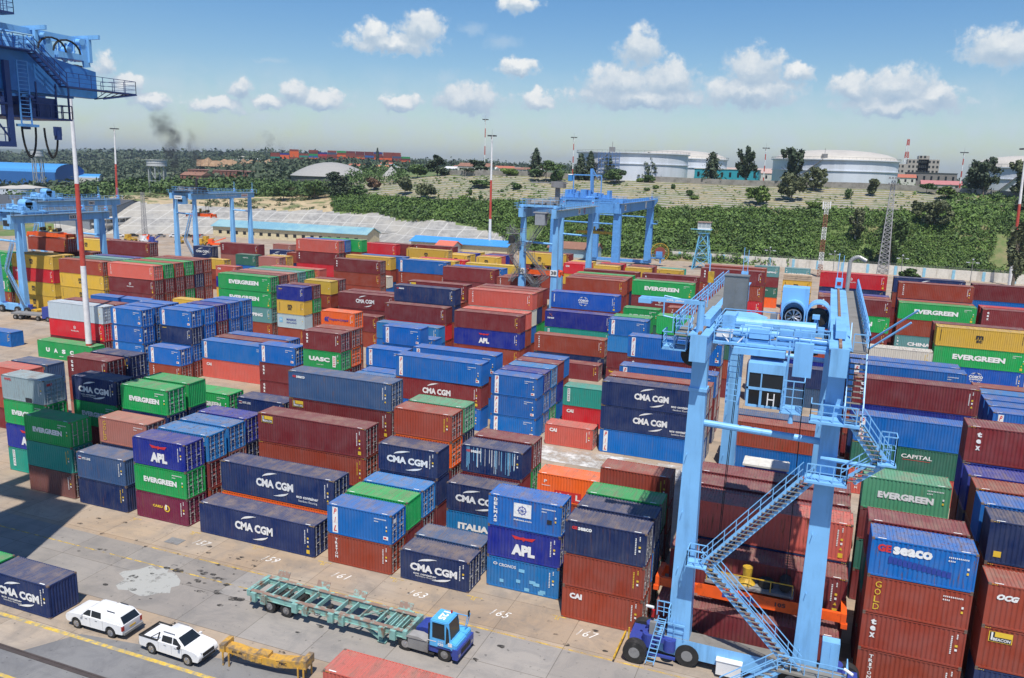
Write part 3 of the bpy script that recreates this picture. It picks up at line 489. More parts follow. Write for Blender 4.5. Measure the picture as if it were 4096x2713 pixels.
DATA = """CMAbl s B 2.00 -16.20 nv.CMAe
CMAbl2 s B -4.40 -16.20 g.~
REDb H B 31.80 -17.00 sa.
OOCL s D -20.90 3.00 gy.OOCL g.EV bl.APL te.OCL
EVa s D -14.30 0.10 g.EV te. br.x
NYK s B -7.30 -0.20 sn.NYK nv.
APL s D -0.10 -0.20 bl.APL g.EV pu.CARU
r1b s D 0.00 2.70 lb.R mr.TEX rb.~
r1c s D -0.10 5.60 lb.R br.~ mr.~
r1d s D -0.30 8.40 bl.R nv.~ rb.~
r1e s D -0.30 14.40 nv.NYK b.~ rb.~
EVg s D -7.50 14.40 g.EV nv.~ mr.~
GOLD s D -7.40 2.70 br.GOLD nv.~ rb.~
EVf s D -7.50 5.70 g.EV nv. rb.~ mr.~
EVb s B -7.60 8.70 g.EV nv.~ mr.~ rb.~
CMAs s D -14.50 6.00 nv.CMAe g.EV mr.~ rb.~
NVm s D -14.40 8.90 nv.~ b.~ mr.~
TEXs s D -22.00 11.90 mr.TEX rb.~ br.~ mr.~
NAV s D -21.70 14.80 nv. nv.~ b.~ rb.~
NAV2 s B -35.30 15.00 sn. nv.~ rb.~
RED2 s B -35.30 12.10 sa. rb.~ mr.~
UASC40 H B -62.60 40.20 g.UASCw
SEAn H D 6.70 14.10 sn.SEA mr.BEA rb.~ mr.~
BEAf H D 7.20 8.40 mr.BEA rb. nv.~
CMA2 H D 7.60 2.50 nv.CMAe or.
B H D 7.60 -0.50 nv.CMA
PILt s D 21.10 -0.50 b.PIL rb.TRI
EVgr s B 21.00 2.40 g. mr.~
BGs s D 21.00 5.20 lb.G mr.TEX~
CMA20 s B 21.00 8.00 nv.CMA nv. mr.
MARs s D 21.00 10.90 rb. or. mr.~ rb.~
GRs s D 21.00 13.70 g2. nv.~ mr.~ rb.~
SEAw s B 28.00 11.00 nv.SEAs mr. rb.~
MARp s D 28.00 13.90 mr.S g.~ mr.~
D s D 28.00 -0.50 nv.CMAe
D2 s D 27.80 2.30 sn.
CMAs2 s D 28.00 8.00 nv.CMA lb.ITA
DEL s D 34.80 1.40 b.DEL bl.APL lb.CRO
E s D 41.80 -0.70 nv.SEA rb. rb.CAI
E1 s D 41.80 2.20 nv. b. rb.
E2 s D 41.70 5.00 g. mr.~ dg.~
BRN s D 41.30 10.90 rb. rb. mr.~
UAL s B 34.60 13.80 or.UAL rb.~
CAI20 s D 27.80 36.00 sa.CAI
CMAt H D 34.60 36.20 nv.CMAe nv.CMAe b.PIL
pinkr H D 34.60 39.30 rb. mr.~ nv.~
PILr H D 34.50 45.00 b.PIL mr.~ nv.~
TEAL s D 27.30 44.50 te.OCL rd.CAI
P5a s B 20.30 36.60 b.PIL b.PIL b.PIL
P5b s D 20.30 39.40 bl. b.~ b.~
P5c s D 20.30 42.20 lb. b.~ g.~
P5d s B 20.30 45.00 mr. bl.~ b.~
P5e s B 20.20 47.80 b. rb.~ b.~
PIL40 H B 6.70 36.80 b.PIL mr.CMA b.
PILm2 H B 6.50 42.00 b.PIL mr.~ b.~
LBa s D -0.30 36.80 lb.~ b.~
LBb s D -0.30 39.54 b. b.~
PIL20 s D -1.00 42.06 b.PIL b.~ rb.~
PIL20b s B -0.30 45.50 b.PIL b.~ mr.~ rb.~
smb s B -0.80 50.90 b.~ b.~ te.~
TEXU s D -8.00 37.20 mr.TEX g.UASC rb.~ mr.~
TEXU2 s D -8.10 40.00 rb. or. mr.~ rb.~
T3 s D -15.10 36.80 b.PIL mr.TEX mr.TEX
T3b s D -17.60 42.60 rd.~ rb.~
PILc40 H D -30.31 42.40 b.PIL sa.CAI
PILc2 H D -30.37 45.30 mr. rb.~
PILc3 H D -30.36 48.20 b. mr.~
HL s D -14.70 51.40 or.HL rb.~ mr.~ rb.~
HLx s D -14.90 48.40 rb.~ or.~
PILx s D -36.00 37.50 b.PIL rb.TRI
SIL H D -63.90 43.80 sl. rd.MAG mr.~
SIL2 H D -63.70 46.80 mr. rb.~ mr.~
BL40 H D -63.40 52.00 b. b.~ b.~
PILa s D -43.20 37.70 b.PIL b.PIL b.PIL b.~
PILa1 s D -43.50 40.60 b. b.~ b.~ b.~
PILa2 s D -43.80 43.60 b.PIL~ b.~ b.~ b.~
PILb s D -36.49 40.60 b.PIL nv.JAB b. rb.~
PILb2 s D -36.55 43.50 b. b. b.~ rb.~
PILb3 s D -36.59 46.40 bl. mr.TEX~ b.~ b.~
PILb4 s D -36.54 49.30 b. b.~ mr.~ b.~
PILb5 s D -36.50 52.20 b. b. b.~ rb.~
YELr s D -64.60 72.60 ye.~ ye.~
gb40 H B -14.80 68.30 lb.G b.~
MR40 H B -15.00 71.50 mr.FL rd. rb.~
SEA40 H B -14.70 74.40 nv.SEA nv.~ rb.~ mr.~
BEA40 H B -15.20 80.40 mr.BEA rb.~ rb.~ mr.~
BEAx H B -15.20 77.50 rb.~ rb.~ mr.~
MRb H B -0.90 70.80 mr. bl.APL rb.
MRb2 H B -0.90 73.80 sa. rb.~ mr.~
TRIb H B -1.10 77.00 sa.TRI wh.~ b.~ rb.~
TRIb2 H B -1.10 79.90 rb. nv.~ g.~ mr.~
TRIb3 H B -1.20 82.80 mr. rb.~ g.~ rb.~
TRIc H D 13.30 72.30 rb.TRI nv.SEA
XIN H B 12.70 79.20 bl.XIN te.OCL rb.~
COSCO H B 12.60 82.60 b2.COS rb.~ nv.~ mr.~
PILd20 s B 27.10 67.60 b.PIL lb. mr. mr.TOU~
GRd s B 27.00 70.50 g.~ rb.~ b.~ mr.~
EV20c s B 26.60 79.30 g.EV dg.~ rb.~ mr.~
PILe H D 34.30 50.00 b.PIL mr.TEX rb.~ mr.~
M20g s D 19.80 67.70 mr.
G34 H B 34.60 67.60 g. dg. rb. mr.
TRI34 H B 34.60 76.00 rb.TRI rb.TRI~ mr.~ rb.~
BL49 H B 48.40 67.60 nv. sn.
BL49b H B 48.40 73.00 bl. nv.~
CMAm H D -28.90 77.90 mr.CMA mr.~ rb.~
CMAm2 H D -28.90 80.80 mr.~ rb.~ mr.~
CMAf H D -28.90 72.00 mr. rb.
SEA20 s B -36.60 69.30 bl.SEAy ye.MSC sl.MAE rb.
SEA20b s D -36.60 72.20 mr. g.EV~ rb.~ mr.~
Y20 s B -36.90 78.40 ye. rb. mr.~ rb.~
Y20b s D -36.90 81.30 mr.~ rb.~ mr.~ mr.~
EV40 H D -50.60 70.00 g.EV g.EV cs.HAN rb.
EV40b H D -50.60 72.90 mr. mr.~ rb.~ mr.~
EV40c H D -50.60 75.80 br. mr.~ rb.~ mr.~
EV40d H D -50.60 78.70 cs. rb.~ mr.~ rb.~
EV40e H D -50.60 81.60 g. rb.~ mr.~ rb.~
EV40f H B -49.60 84.40 sa. rb.~ mr.~ rb.~
CAIw s D -79.80 102.80 sa.CAI~ bl.NIL~ ye.~
TRIa H D -79.60 70.90 sa.TRI mr.MAG mr. rb.~
TRIa2 H D -79.60 73.80 g. mr.~ rb.~ mr.~
TRIa3 H D -79.60 76.70 rb. mr.~ rb.~ mr.~
TRIa4 H D -79.70 79.60 g. mr.~ g.~ rb.~
TRIa5 H D -79.70 82.50 mr. nv.~ mr.~ rb.~
TRIa6 H D -79.80 85.30 rb. rb.~ rb.~ mr.~
RB40 H D -92.40 70.20 rb. ye.MSC ye.MSC mr.~
RB40b H D -92.40 73.20 dg.~ rb.~ mr.~ rb.~
RB40c H D -92.40 76.20 cs.~ nv.~ mr.~ rb.~
RB40d H D -92.40 79.20 bl.~ rb.~ mr.~ rb.~
M40w H D -92.40 82.90 mr. rb.~ mr.~ rb.~ nv.~
MSCa H B -108.00 71.60 ye.MSC rd.CAI ye.MSC ye.MSC
MSCb H D -108.00 74.60 ye.~ rb.~ nv.~ mr.~
MSCc H D -108.00 82.00 mr. nv.~ mr.~ rb.~
EVl H D -121.50 71.60 g.EV g.EV~ g.UASC rb.
HELD H D -111.30 78.40 held
YEl H D -128.00 103.50 ye.MSC rd.~ sa.~ nv.~
YEl2 H D -114.00 103.50 sa.~ rb.~ mr.~
YEl3 H D -128.00 106.50 mr.~ rb.~ sa.~ nv.~
GRl s D -100.00 103.50 g.EV~ dg.~ rb.~
GRl2 s D -93.00 103.50 g2.~ g.~ rb.~
PILw s B -97.20 107.00 b.PIL~ g.~ mr.~
PILw2 s D -97.20 109.98 mr.~ rb.~ rb.~
CMAn s D -98.50 116.00 nv.CMA nv.~ mr.~ rb.~
YEw s D -91.50 112.52 ye.~ rb.~ mr.~
TEXx H B -90.80 117.50 mr.TEX br.~ mr.~ rb.~
CAP20 s D -77.00 106.70 dg.CAP b.~ nv.~ rb.~
BRN20 s D -69.50 105.90 br. rb.~ mr.~ rb.~
BRN20b s D -69.50 108.80 ye.~ rb.~ mr.~ rb.~
BRN20c s D -69.50 117.00 rb.~ nv.~ rb.~ mr.~
CMAx s D -77.10 120.00 nv.CMA~ sl.MAE~ rb.~ mr.~
Mw s B -98.00 124.00 mr.~ rb.~
burn s B -86.00 133.00 br.x~ sa.~ sl.MAE~ nv.~
TRIw H D -63.30 112.40 sa.TRI mr.TEX rd. mr.~ rb.~
TRIw2 H D -63.30 115.30 b.~ mr.~ rb.~ mr.~ rb.~
TRIw3 H B -60.50 118.20 g. rb.~ rb.~ mr.~ rb.~
TEXw H D -47.00 103.90 mr.TEX rb. rb.~ mr.~
TEXw2 s B -40.80 107.00 wh.~ b.~ b.~
MSC40 H B -48.70 111.60 ye.MSC rb.~ b.~ mr.~
MSC40b H B -46.60 114.60 b.~ mr.~ rb.~ mr.~
R40 H B -63.40 140.30 rd.CAI mr.~ rb.~ mr.~
R40b H B -60.31 143.30 mr.~ mr.~ rb.~ mr.~
P40w H D -34.10 110.90 b.PIL rb.TRI mr.~ rb.~
P40w2 H D -33.20 113.80 ye.~ rb.~ nv.~ mr.~
P40w3 H B -32.00 116.70 rd.~ rb.~ mr.~ mr.~
MB40 H B -19.50 104.30 mr. mr.~ rb.~ mr.~
MB40b H B -18.71 107.20 b.~ rb.~ mr.~ mr.~
Y40b H B -18.30 113.50 ye. rb.~ nv.~ mr.~
M40a H B -47.99 144.50 mr.TEX rb.~ mr.~ rb.~
Y40a H D -44.90 134.60 ye.MSC rb.~ mr.~ nv.~
MS1 s D -34.80 137.50 ye.MSC~ ye.~ rb.~ mr.~
MS1b s B -34.80 140.40 ye.~ nv.~ rb.~ mr.~
MS1c s B -34.60 143.30 bl.~ rb.~ mr.~ rb.~
MS1d s B -34.60 146.20 ye.~ rb.~ mr.~ rb.~
MS2 s B -26.20 137.50 ye.MSC~ ye.~ rb.~ mr.~
MS2b s B -26.20 140.40 sa.~ rb.~ nv.~ mr.~
MS2c s B -26.20 143.30 bl.~ nv.~ rb.~ mr.~
MS2d s B -26.20 146.20 mr.~ rb.~ mr.~ rb.~
Y40c H B -16.60 143.00 ye.MSC mr. rb. mr.~
Y40c2 H B -15.60 146.00 mr.~ rb.~ mr.~ rb.~
TRI38 s B -6.50 103.50 rb.TRI mr.~ rb.~ mr.~
TRI38b s B -6.39 106.50 rb.~ ye.~ rb.~ mr.~
MC38 s B -5.50 109.50 mr.~ ye.~ mr.~ rb.~
BR4 H B 9.00 102.40 rb. mr.~ rb.~ mr.~
BR4b H B 8.80 105.30 mr.~ rb.~ mr.~ rb.~
BR4c H B 8.70 108.20 rb.~ nv.~ rb.~ mr.~
BR4d H B 8.60 111.10 g.~ rb.~ mr.~ rb.~
MR4 H B 8.30 117.80 mr. rb.~ mr.~ rb.~
EVm H B 22.00 105.60 g.EV mr.MAG rb.~ mr.~
EVm2 H B 21.90 108.50 mr.~ rb.~ mr.~ rb.~
TX4 H B 21.30 117.80 mr.TEX mr.~ rb.~ mr.~
CAIr s B -2.40 136.80 rd.CAI ye.~ rb.~ mr.~
CAIr2 s B -2.40 139.70 sa.~ rb.~ mr.~ rb.~
CAIr3 s B -2.40 142.60 ye.~ rb.~ mr.~ rb.~
Y2 s B 5.40 136.80 ye.~ ye.~ rb.~ mr.~
Y2b s B 5.40 139.70 mr.~ ye.~ rb.~ mr.~
Y2c s B 5.40 142.60 rd.~ rb.~ mr.~ mr.~
Y3 s B 13.10 136.80 ye.~ rb.~ mr.~ mr.~
Y3b s B 13.10 139.70 mr.~ rb.~ mr.~ rb.~
Y3c s B 13.10 142.60 rb.~ rb.~ rb.~ mr.~
Y4 s B 20.60 137.60 ye.MSC~ rb.~ ye.~ mr.~
Y4b s B 20.60 140.50 te.~ rb.~ ye.~ mr.~
tex5 H B 34.70 110.00 mr.TEX rb.TRI rd.CAI mr. rb.
tex5b H B 34.60 115.90 rb. mr.~ rb.~ mr.~ rb.~
tex5c s B 27.40 121.00 mr.TEX~ mr.~ rb.~ mr.~
CS1 s B 41.00 160.20 cs.CHS~ mr.~ dg.CAP~ or.~
CS2 s B 48.40 160.20 cs.CHS mr.~ nv.~ mr.~
MSC5 s B 49.30 134.50 ye.MSC ye. rb. mr.
TE5 s B 57.00 134.50 te.OCL~ ye.~ mr.~ rb.~
MAG H B 57.00 117.70 rd.MAG nv. rb.~ mr.~ rb.~
MAGn H B 57.10 109.00 bl.~ rb.~ mr.~ rb.~
MAGr H B 57.10 106.10 rb.~ mr.~ rb.~ mr.~
TEX6 H B 57.20 103.20 mr.TEX g.EV mr. rb.
WHT H B 61.20 74.00 wh. rb.~ mr.~
BLr2 H B 61.60 47.20 b.PIL b.PIL~ rb.~ mr.~
BLr3 H B 61.30 50.10 b. mr.~ rb.~ mr.~
TEXr H B 61.90 39.90 mr.TEX bl. nv.~ mr.~
PILn H B 62.20 35.30 b.PIL dg.CAP sa.TRI
EV20r s B 62.10 11.20 g2.EV mr. dg. mr.
SEAF s B 62.20 -0.50 b.SEAb rb.GOLD rb.TEX rb.TRI
SEAF1 s B 62.10 2.40 mr. dg. rb. mr.~
NVr H B 69.20 2.60 nv.N rb. mr.~ rb.~
OCG H B 69.00 -0.40 rb.OCG rb.BEA nv.
NVr2 H B 69.10 5.60 b. rb.~ mr.~ nv.~
REDr H B 69.20 8.50 rb. mr.~ nv.~ mr.~
VIO H B 69.10 11.30 bl. nv.~ nv.~ rb.~
TEXn H B 69.10 14.30 mr.TEX bl. rb. mr.~ rb.~
PILfr H B 76.10 43.00 b.PIL mr.~ rb.~
PILfr2 H B 76.10 45.90 b. rb.~ mr.~
PILfr3 H B 76.10 48.80 b. rb.~ mr.~
PILfr4 H B 76.00 51.70 lb. mr.~ rb.~
PILfr5 H B 75.90 54.60 rb. rb.~ rb.~
MSCr H B 74.20 80.00 ye.MSC g.EV b2.COS rb.~
MSCr2 H B 74.00 82.90 mr. rb.~ mr.~ rb.~
EVR H B 70.60 103.30 g.EV rb. cs.CHS rb.~
EVR2 H B 70.60 106.10 rb. mr.~ rb.~ mr.~
TRIr H B 70.60 109.00 rb.TRI nv.~ or.~ rb.~ mr.~
CMAr H B 70.30 117.00 nv.CMA rb.~ mr.~ rb.~ mr.~
MRr H B 83.20 114.00 mr. b. mr.~ rb.~ rb.~
TEXr2 H B 83.60 102.90 mr.TEX mr.~ rb.~ mr.~
TEXr3 H B 83.60 105.80 rd.~ rb.~ mr.~ rb.~
U1 H D 48.80 37.00 rb.P b.
U1b H D 48.80 39.90 sn. mr.~
U2 l D 49.30 13.90 mr.P rb.~ mr.~
U2b l D 49.20 10.90 mr. rb.~ mr.~
U2c l D 49.20 8.00 mr. mr.~ rb.~
U3 H D 49.20 5.00 sa.P nv. mr.~
U4 H D 49.10 2.30 mr.P mr.
U5 H D 48.80 -0.50 mr.P
LL s B -78.30 42.80 b."""
ALL = []      # name, kind, end, x, y, z, colour key, brand, level from top, stack size, bulk flag
for l in DATA.strip().split('\n'):
    f = l.split(); k = f[1]; x, y = float(f[3]), float(f[4])
    if f[5] == 'held': ALL.append([f[0], k, f[2], x, y, 11.75, 'rb', '', 0, 1, False, None, None, 'held']); continue
    z = 0; tk = f[5:]; n = len(tk)
    for lv in range(n-1, -1, -1):
        t = tk[lv]; bulk = t.endswith('~'); c, br = t.rstrip('~').split('.')
        up = tk[lv-1].split('.')[0] if lv else None; dn = tk[lv+1].split('.')[0] if lv < n-1 else None
        ALL.append([f[0], k, f[2], x, y, z, c, br, lv, n, bulk, up, dn, '']); z += HN[k]+.025
def proj(x, y, z):
    d = Vector((x-CAM[0], y-CAM[1], z-CAM[2])); w = d.dot(f_); return 2048+3246.826*d.dot(r2)/w, 1356.5-3246.826*d.dot(u2)/w
def zone(x, y, sx_):
    if y < -10: return 'by the quay-side yellow line'
    blk = 'front block' if y < 20 else 'second block' if y < 62 else 'third block' if y < 95 else 'fourth block' if y < 126 else 'farthest block'
    rowb = {'front block': -.6, 'second block': 36.2, 'third block': 68.5, 'fourth block': 103.2, 'farthest block': 136}[blk]
    r = max(0, min(6, round((y-rowb)/2.85)))
    return '%s, row %s' % (blk, ['one', 'two', 'three', 'four', 'five', 'six', 'seven'][r])
ind = [a for a in ALL if not a[10]]
labs = {}
for i, a in enumerate(ind):
    k, c, br, lv, n, up, dn = a[1], a[6], a[7], a[8], a[9], a[11], a[12]
    sx_ = proj(a[3]+LN[k]/2, a[4], a[5]+1.3)[0]
    base = '%s %s container' % ('short' if k == 's' else 'long', CN[c])
    if br in STY: base += ' with '+STY[br]
    if a[13] == 'held': rel = 'hanging from the orange spreader in the air'; z_ = ''
    else:
        rel = ('on top of a '+CN[dn]+' one' if dn else 'alone on the ground') if lv == 0 else 'under a '+CN[up]+' one'
        z_ = ', '+zone(a[3], a[4], sx_)
    a.append([base, rel, z_, sx_, a[4]])
from collections import defaultdict
ORD = ['leftmost', 'second from left', 'third from left', 'fourth from left', 'fifth from left', 'sixth from left', 'seventh from left', 'eighth from left']
grp = defaultdict(list)
for a in ind: q = a[-1]; grp[q[0]+', '+q[1]+q[2]].append(a)
for key, L_ in grp.items():
    L_.sort(key=lambda a: (a[-1][3], -a[5]))
    for i, a in enumerate(L_):
        q = a[-1]; lab = key
        if len(L_) > 1: lab = q[0]+', '+q[1]+q[2]+', '+(ORD[min(i, 7)] if i < len(L_)-1 or len(L_) > 8 else 'rightmost')
        a.append(lab)
used = set()
def shorten(lab):
    w = lab.split()
    if len(w) > 16:
        for s, t in ((' with ', ', '), (' on top of a ', ' over '), (' under a ', ' under '), (' one,', ','), ('three small stacked letters', 'three stacked letters'), ('white name, swooshes and small print', 'name, swooshes, small print'), ('red letters on a white panel', 'white letter panel'), ('a small red and white name', 'small red-white name'), (' from left', ' left'), ('six stacked white letters', 'six stacked letters'), (' block, row ', ' block row '), ('white name and swooshes', 'white swooshes'), ('alone on the ground', 'on the ground'), (' container', ' box')):
            lab = lab.replace(s, t)
            if len(lab.split()) <= 16: break
    return lab
for a in ind:
    lab = shorten(a[-1])
    if lab in used:
        for e in (' (upper)', ' (lower)'):
            if lab+e not in used: lab += e; break
    used.add(lab)
    name, k, end, x, y, z, c, br = a[:8]
    wear = WEAR.get(br, .12 if random.Random(name+'w').random() < .6 else .35)
    cl = COL[c]
    if br == 'x': cl = tuple(q*.45 for q in cl)
    rs = random.Random(name+str(a[8])); v = 1+rs.uniform(-.13, .13); cl = tuple(min(1, q*v*(1+rs.uniform(-.05, .05))) for q in cl)
    nm = 'shipping_container'
    t = thing(nm, lab, 'shipping container', (x, y, z), rs.uniform(-.004, .004), 'shipping containers stacked in the yard')
    def part(pn, me):
        o = link(pn, me, t); o.color = (*cl, wear); return o
    part('body', cmesh(('body', k, end), lambda: body_mb(k, end), [P_, RUST])); part('roof', cmesh(('roof', k), lambda: roof_mb(k), [PR_]))
    if end == 'D':
        for s in (0, 1):
            d = part('door', cmesh(('door', k, s), lambda: door_mb(k, s), [P_])); r = link('lock_rod', cmesh(('lock_rod', k, s), lambda: rod_mb(k, s), [ROD]), d)
    link('lettering', cmesh(('lettering', k, br, end), lambda: lettering(k, br, end), LM), t)
# the remaining, mostly hidden containers of the stacks: one mass
bulk = [a for a in ALL if a[10]]
bm_, bc = MB(), []
base = {}
for a in bulk:
    name, k, end, x, y, z, c, br = a[:8]; M = Matrix.Translation((x, y, z)); rs = random.Random(name+str(a[8])); v = 1+rs.uniform(-.13, .13)
    cl = tuple(min(1, q*v) for q in COL[c]); wr = WEAR.get(br, .25)
    key = (k, end)
    if key not in base:
        B = MB(); B.add(body_mb(k, end)); B.add(roof_mb(k), None, 2)
        if end == 'D':
            for s in (0, 1): B.add(door_mb(k, s)); B.add(rod_mb(k, s), None, 3)
        base[key] = B
    B = base[key]; n0 = len(bm_.v); V = np.array(B.v)+(x, y, z); bm_.v += [tuple(q) for q in V]; bm_.f += [tuple(n0+i for i in f) for f in B.f]; bm_.m += B.m; bc += [(*cl, wr)]*len(B.f)
    if a[8] == 0 or br:
        T = lettering(k, br, end); n0 = len(bm_.v); bm_.v += [(p[0]+x, p[1]+y, p[2]+z) for p in T.v]; bm_.f += [tuple(n0+i for i in f) for f in T.f]; bm_.m += [4+i for i in T.m]; bc += [(1, 1, 1, 0)]*len(T.f)
me = bm_.mesh('stacked_containers', [PA_, RUST, PRA_, ROD]+LM)
ca = me.color_attributes.new('Col', 'FLOAT_COLOR', 'CORNER'); ls = np.empty(len(me.polygons), int); me.polygons.foreach_get('loop_total', ls)
ca.data.foreach_set('color', np.repeat(np.array(bc, dtype=np.float32), ls, axis=0).ravel())
o = link('stacked_containers', me); tag(o, 'remaining mass of stacked shipping containers of all colours behind and below the nearer ones', 'containers'); o['kind'] = 'stuff'
# planks on the mustard container
t = thing('wooden_planks', 'beige layered flatracks lying on the mustard container', 'planks', (49.3, 134.5, 10.47)); 
for i in range(3): b = MB(); b.box(.05, .05, .02+i*.42, 6.0, 2.38, .36+i*.42); b.box(.2, .2, .36+i*.42, 5.8, .4, .44+i*.42); b.build('flatrack', mat('bleached_wood', (.52, .40, .28), .8, dirt=(.3, .22, .16)), t)
# ---------------------------------------------------------------- gantry cranes
def rails(m, pts, h=1.05, step=1.6, r=.03, mi=0, mids=(.55,)):   # handrail along a polyline
    up = Vector((0, 0, h))
    for a, b in zip(pts[:-1], pts[1:]):
        a, b = Vector(a), Vector(b); n = max(1, round((b-a).length/step))
        m.bar(a+up, b+up, r*2, m=mi)
        for q in mids: m.bar(a+up*q, b+up*q, r*1.3, m=mi)
        for i in range(n+1): p = a.lerp(b, i/n); m.bar(p, p+up, r*1.8, m=mi)
def stair(m, a, b, w=.75, side=(1, 0, 0), rail=True, mi=0, n=None):   # flight of steps from a to b
    a, b, s = Vector(a), Vector(b), Vector(side).normalized()*w/2; n = n or max(3, round(abs(b.z-a.z)/.28))
    for q in (-1, 1):
        m.bar(a+s*q, b+s*q, .05, .22, m=mi)
        if rail:
            for h in (1.0, .55): m.bar(a+s*q+Vector((0, 0, h)), b+s*q+Vector((0, 0, h)), .05, m=mi)
            for i in range(0, n+1, 3): p = a.lerp(b, i/n)+s*q; m.bar(p, p+Vector((0, 0, 1.0)), .045, m=mi)
    d = (b-a); d.z = 0; d = d.normalized() if d.length > .01 else Vector((0, 1, 0))
    for i in range(n): p = a.lerp(b, (i+.5)/n); m.bar(p-s, p+s, .24, .04, m=mi+1)
def wheel(par, x, y, r, w, axis='y'):
    b = MB(); d = Vector((0, w/2, 0)) if axis == 'y' else Vector((w/2, 0, 0)); c = Vector((x, y, r)); b.tube(c-d, c+d, r, n=22); o = b.build('wheel', BLK, par)
    b = MB(); b.tube(c-d*1.06, c+d*1.06, r*.48, n=14); b.build('rim', GRY, o)
    return o
def label_plate(par, s, p, w, h, c='k', bg='w', rz=0):
    m = MB(); rect(m, -w*.65, -h*.8, w*.65, h*.8, bg, 0); put(m, s, 0, 0, w, h, c, .03, y=-.01); o = m.build('number_plate', LM, par, fix=False); o.location = p; o.rotation_euler = (0, 0, rz); return o
def cable_reel_fan(par, x, y, z, r, blades=True):
    pass
def rtg(label, xl, xr, yn, yf, zg, mats, detail, trolley_y, num=None, tz=0.0, sill=1.9, wb=1.5, wt=.95, cat='gantry crane', wheels=True, dark=False, girder=(1.0, 1.7)):
    mt, mw = mats
    T = thing('gantry_crane', label, cat, ((xl+xr)/2, (yn+yf)/2, 0)); ox, oy = (xl+xr)/2, (yn+yf)/2
    L, Rr, N, F = xl-ox, xr-ox, yn-oy, yf-oy; zb = zg-girder[1]
    for x in (L, Rr):
        for y in (N, F):
            b = MB(); b.bar((x, y, sill-.1), (x, y, zb), wb, wb*.75, w2=wt, h2=wt*.8)
            if detail > 1:
                b.box(x-wt*.62, y-wt*.55, zb-2.2, x+wt*.62, y+wt*.55, zb-2.0)
                for zz in range(3, int(zb)-3, 4): b.box(x-wb*.25, y-wb*.5-.02, zz, x-wb*.25+.03, y-wb*.3, zz+.1)
            b.build('leg', mt, T)
    for y in (N, F):
        b = MB(); b.prism([(L-1.4, .75), (L-.6, .62), (Rr+.6, .62), (Rr+1.4, .75), (Rr+1.4, sill), (L-1.4, sill)], 'y', y-.62, y+.62); o = b.build('sill_beam', mt, T)
        if detail > 1: b = MB(); b.box(L-1.2, y-.6, sill+.002, Rr+1.2, y+.6, sill+.012); b.build('walkway', WAL, o)
    if wheels:
        for y in (N, F):
            for x in (L-1.5, L+1.3, Rr-1.3, Rr+1.5):
                for q in (-.85, .85): wheel(T, x, y+q if detail > 1 else y+q*.8, .78, .62)
                b = MB(); b.box(x-.75, y-.5, .55, x+.75, y+.5, 1.35); b.tube((x, y, 1.3), (x, y, sill+.15), .5, n=12); b.bar((x-.9, y-.55, 1.2), (x+.9, y-.55, 1.2), .18); b.build('bogie', DBL, T)
    for x in (L, Rr):
        b = MB(); gw, gh = girder; b.box(x-gw/2, N-1.8, zg-gh, x+gw/2, F+1.8, zg-.08); b.box(x-gw*.62, N-1.8, zg-.08, x+gw*.62, F+1.8, zg); o = b.build('girder', mt, T)
        b = MB(); b.box(x-.09, N-1.7, zg, x+.09, F+1.7, zg+.12); b.build('trolley_rail', mat('rusty_rail', (.22, .12, .07), .8, dirt=(.45, .40, .36)) if detail > 1 else GRY, o)
        s = -1 if x == L else 1
        b = MB(); xw = x+s*(gw*.62+.45); b.box(xw-.45, N-1.8, zg-.14, xw+.45, F+1.8, zg-.10, 1); rails(b, [(xw+s*.42, N-1.8, zg-.1), (xw+s*.42, F+1.8, zg-.1)]); rails(b, [(xw-.42, N-1.8, zg-.1), (xw+.42, N-1.8, zg-.1)])
        b.build('walkway', [mt, WAL], T)
        b = MB(); b.box(x-.3, F+1.2, zg+.12, x+.3, F+1.7, zg+1.0); b.box(x-.16, F+1.15, zg+.4, x+.16, F+1.19, zg+.7, 1); b.bar((x-.2, F+1.5, zg+1), (x-.2, F+1.5, zg+3.2), .05); b.bar((x+.2, F+1.5, zg+1), (x+.2, F+1.5, zg+3.0), .05); b.build('end_stop', [mt, REDL], T)
    for y in (N, F):
        b = MB(); b.tube((L, y, zg*.74), (Rr, y, zg*.73), .22, n=12); b.build('cross_tube', mt, T)
    ty = trolley_y-oy
    tr = MB(); e = -.7 if tz == 0 else .56; tr.box(L+e, ty-2.6, zg+.35+tz, Rr-e, ty-2.1, zg+.75+tz); tr.box(L+e, ty+2.1, zg+.35+tz, Rr-e, ty+2.6, zg+.75+tz)
    for x in (L, Rr):
        tr.box(x-.3, ty-2.8, zg+.12, x+.3, ty+2.8, zg+.6)
        for yy in (-2.3, 2.3): tr.tube((x-.12, ty+yy, zg+.34), (x+.12, ty+yy, zg+.34), .26, n=12, m=1)
    tr.box(L+.6, ty-2.1, zg+.5+tz, Rr-.6, ty+2.1, zg+.56+tz, 2)
    q_ = zg+.7+tz; e2 = -.6 if tz == 0 else .6; rails(tr, [(L+e2, ty-2.7, q_), (Rr-e2, ty-2.7, q_), (Rr-e2, ty+2.7, q_), (L+e2, ty+2.7, q_), (L+e2, ty-2.7, q_)], mids=(.5,)); zk = zg; zg = zg+tz
    t = tr.build('trolley', [mt, BLK, WAL], T)
    rnd = random.Random(label)
    hb = MB(); cx = (L+Rr)/2
    hb.tube((cx-2.6, ty+.2, zg+1.25), (cx+2.6, ty+.2, zg+1.25), .45, n=14); hb.box(cx-3.2, ty-.9, zg+.6, cx-2.4, ty+.9, zg+1.9); hb.box(cx+1.4, ty-2.0, zg+.6, cx+2.6, ty-1.1, zg+1.5)
    hb.tube((cx-2, ty-1.5, zg+1.0), (cx-.4, ty-1.5, zg+1.0), .33, n=12); hb.tube((cx-.2, ty-1.5, zg+1.0), (cx+.9, ty-1.5, zg+1.0), .22, n=12)
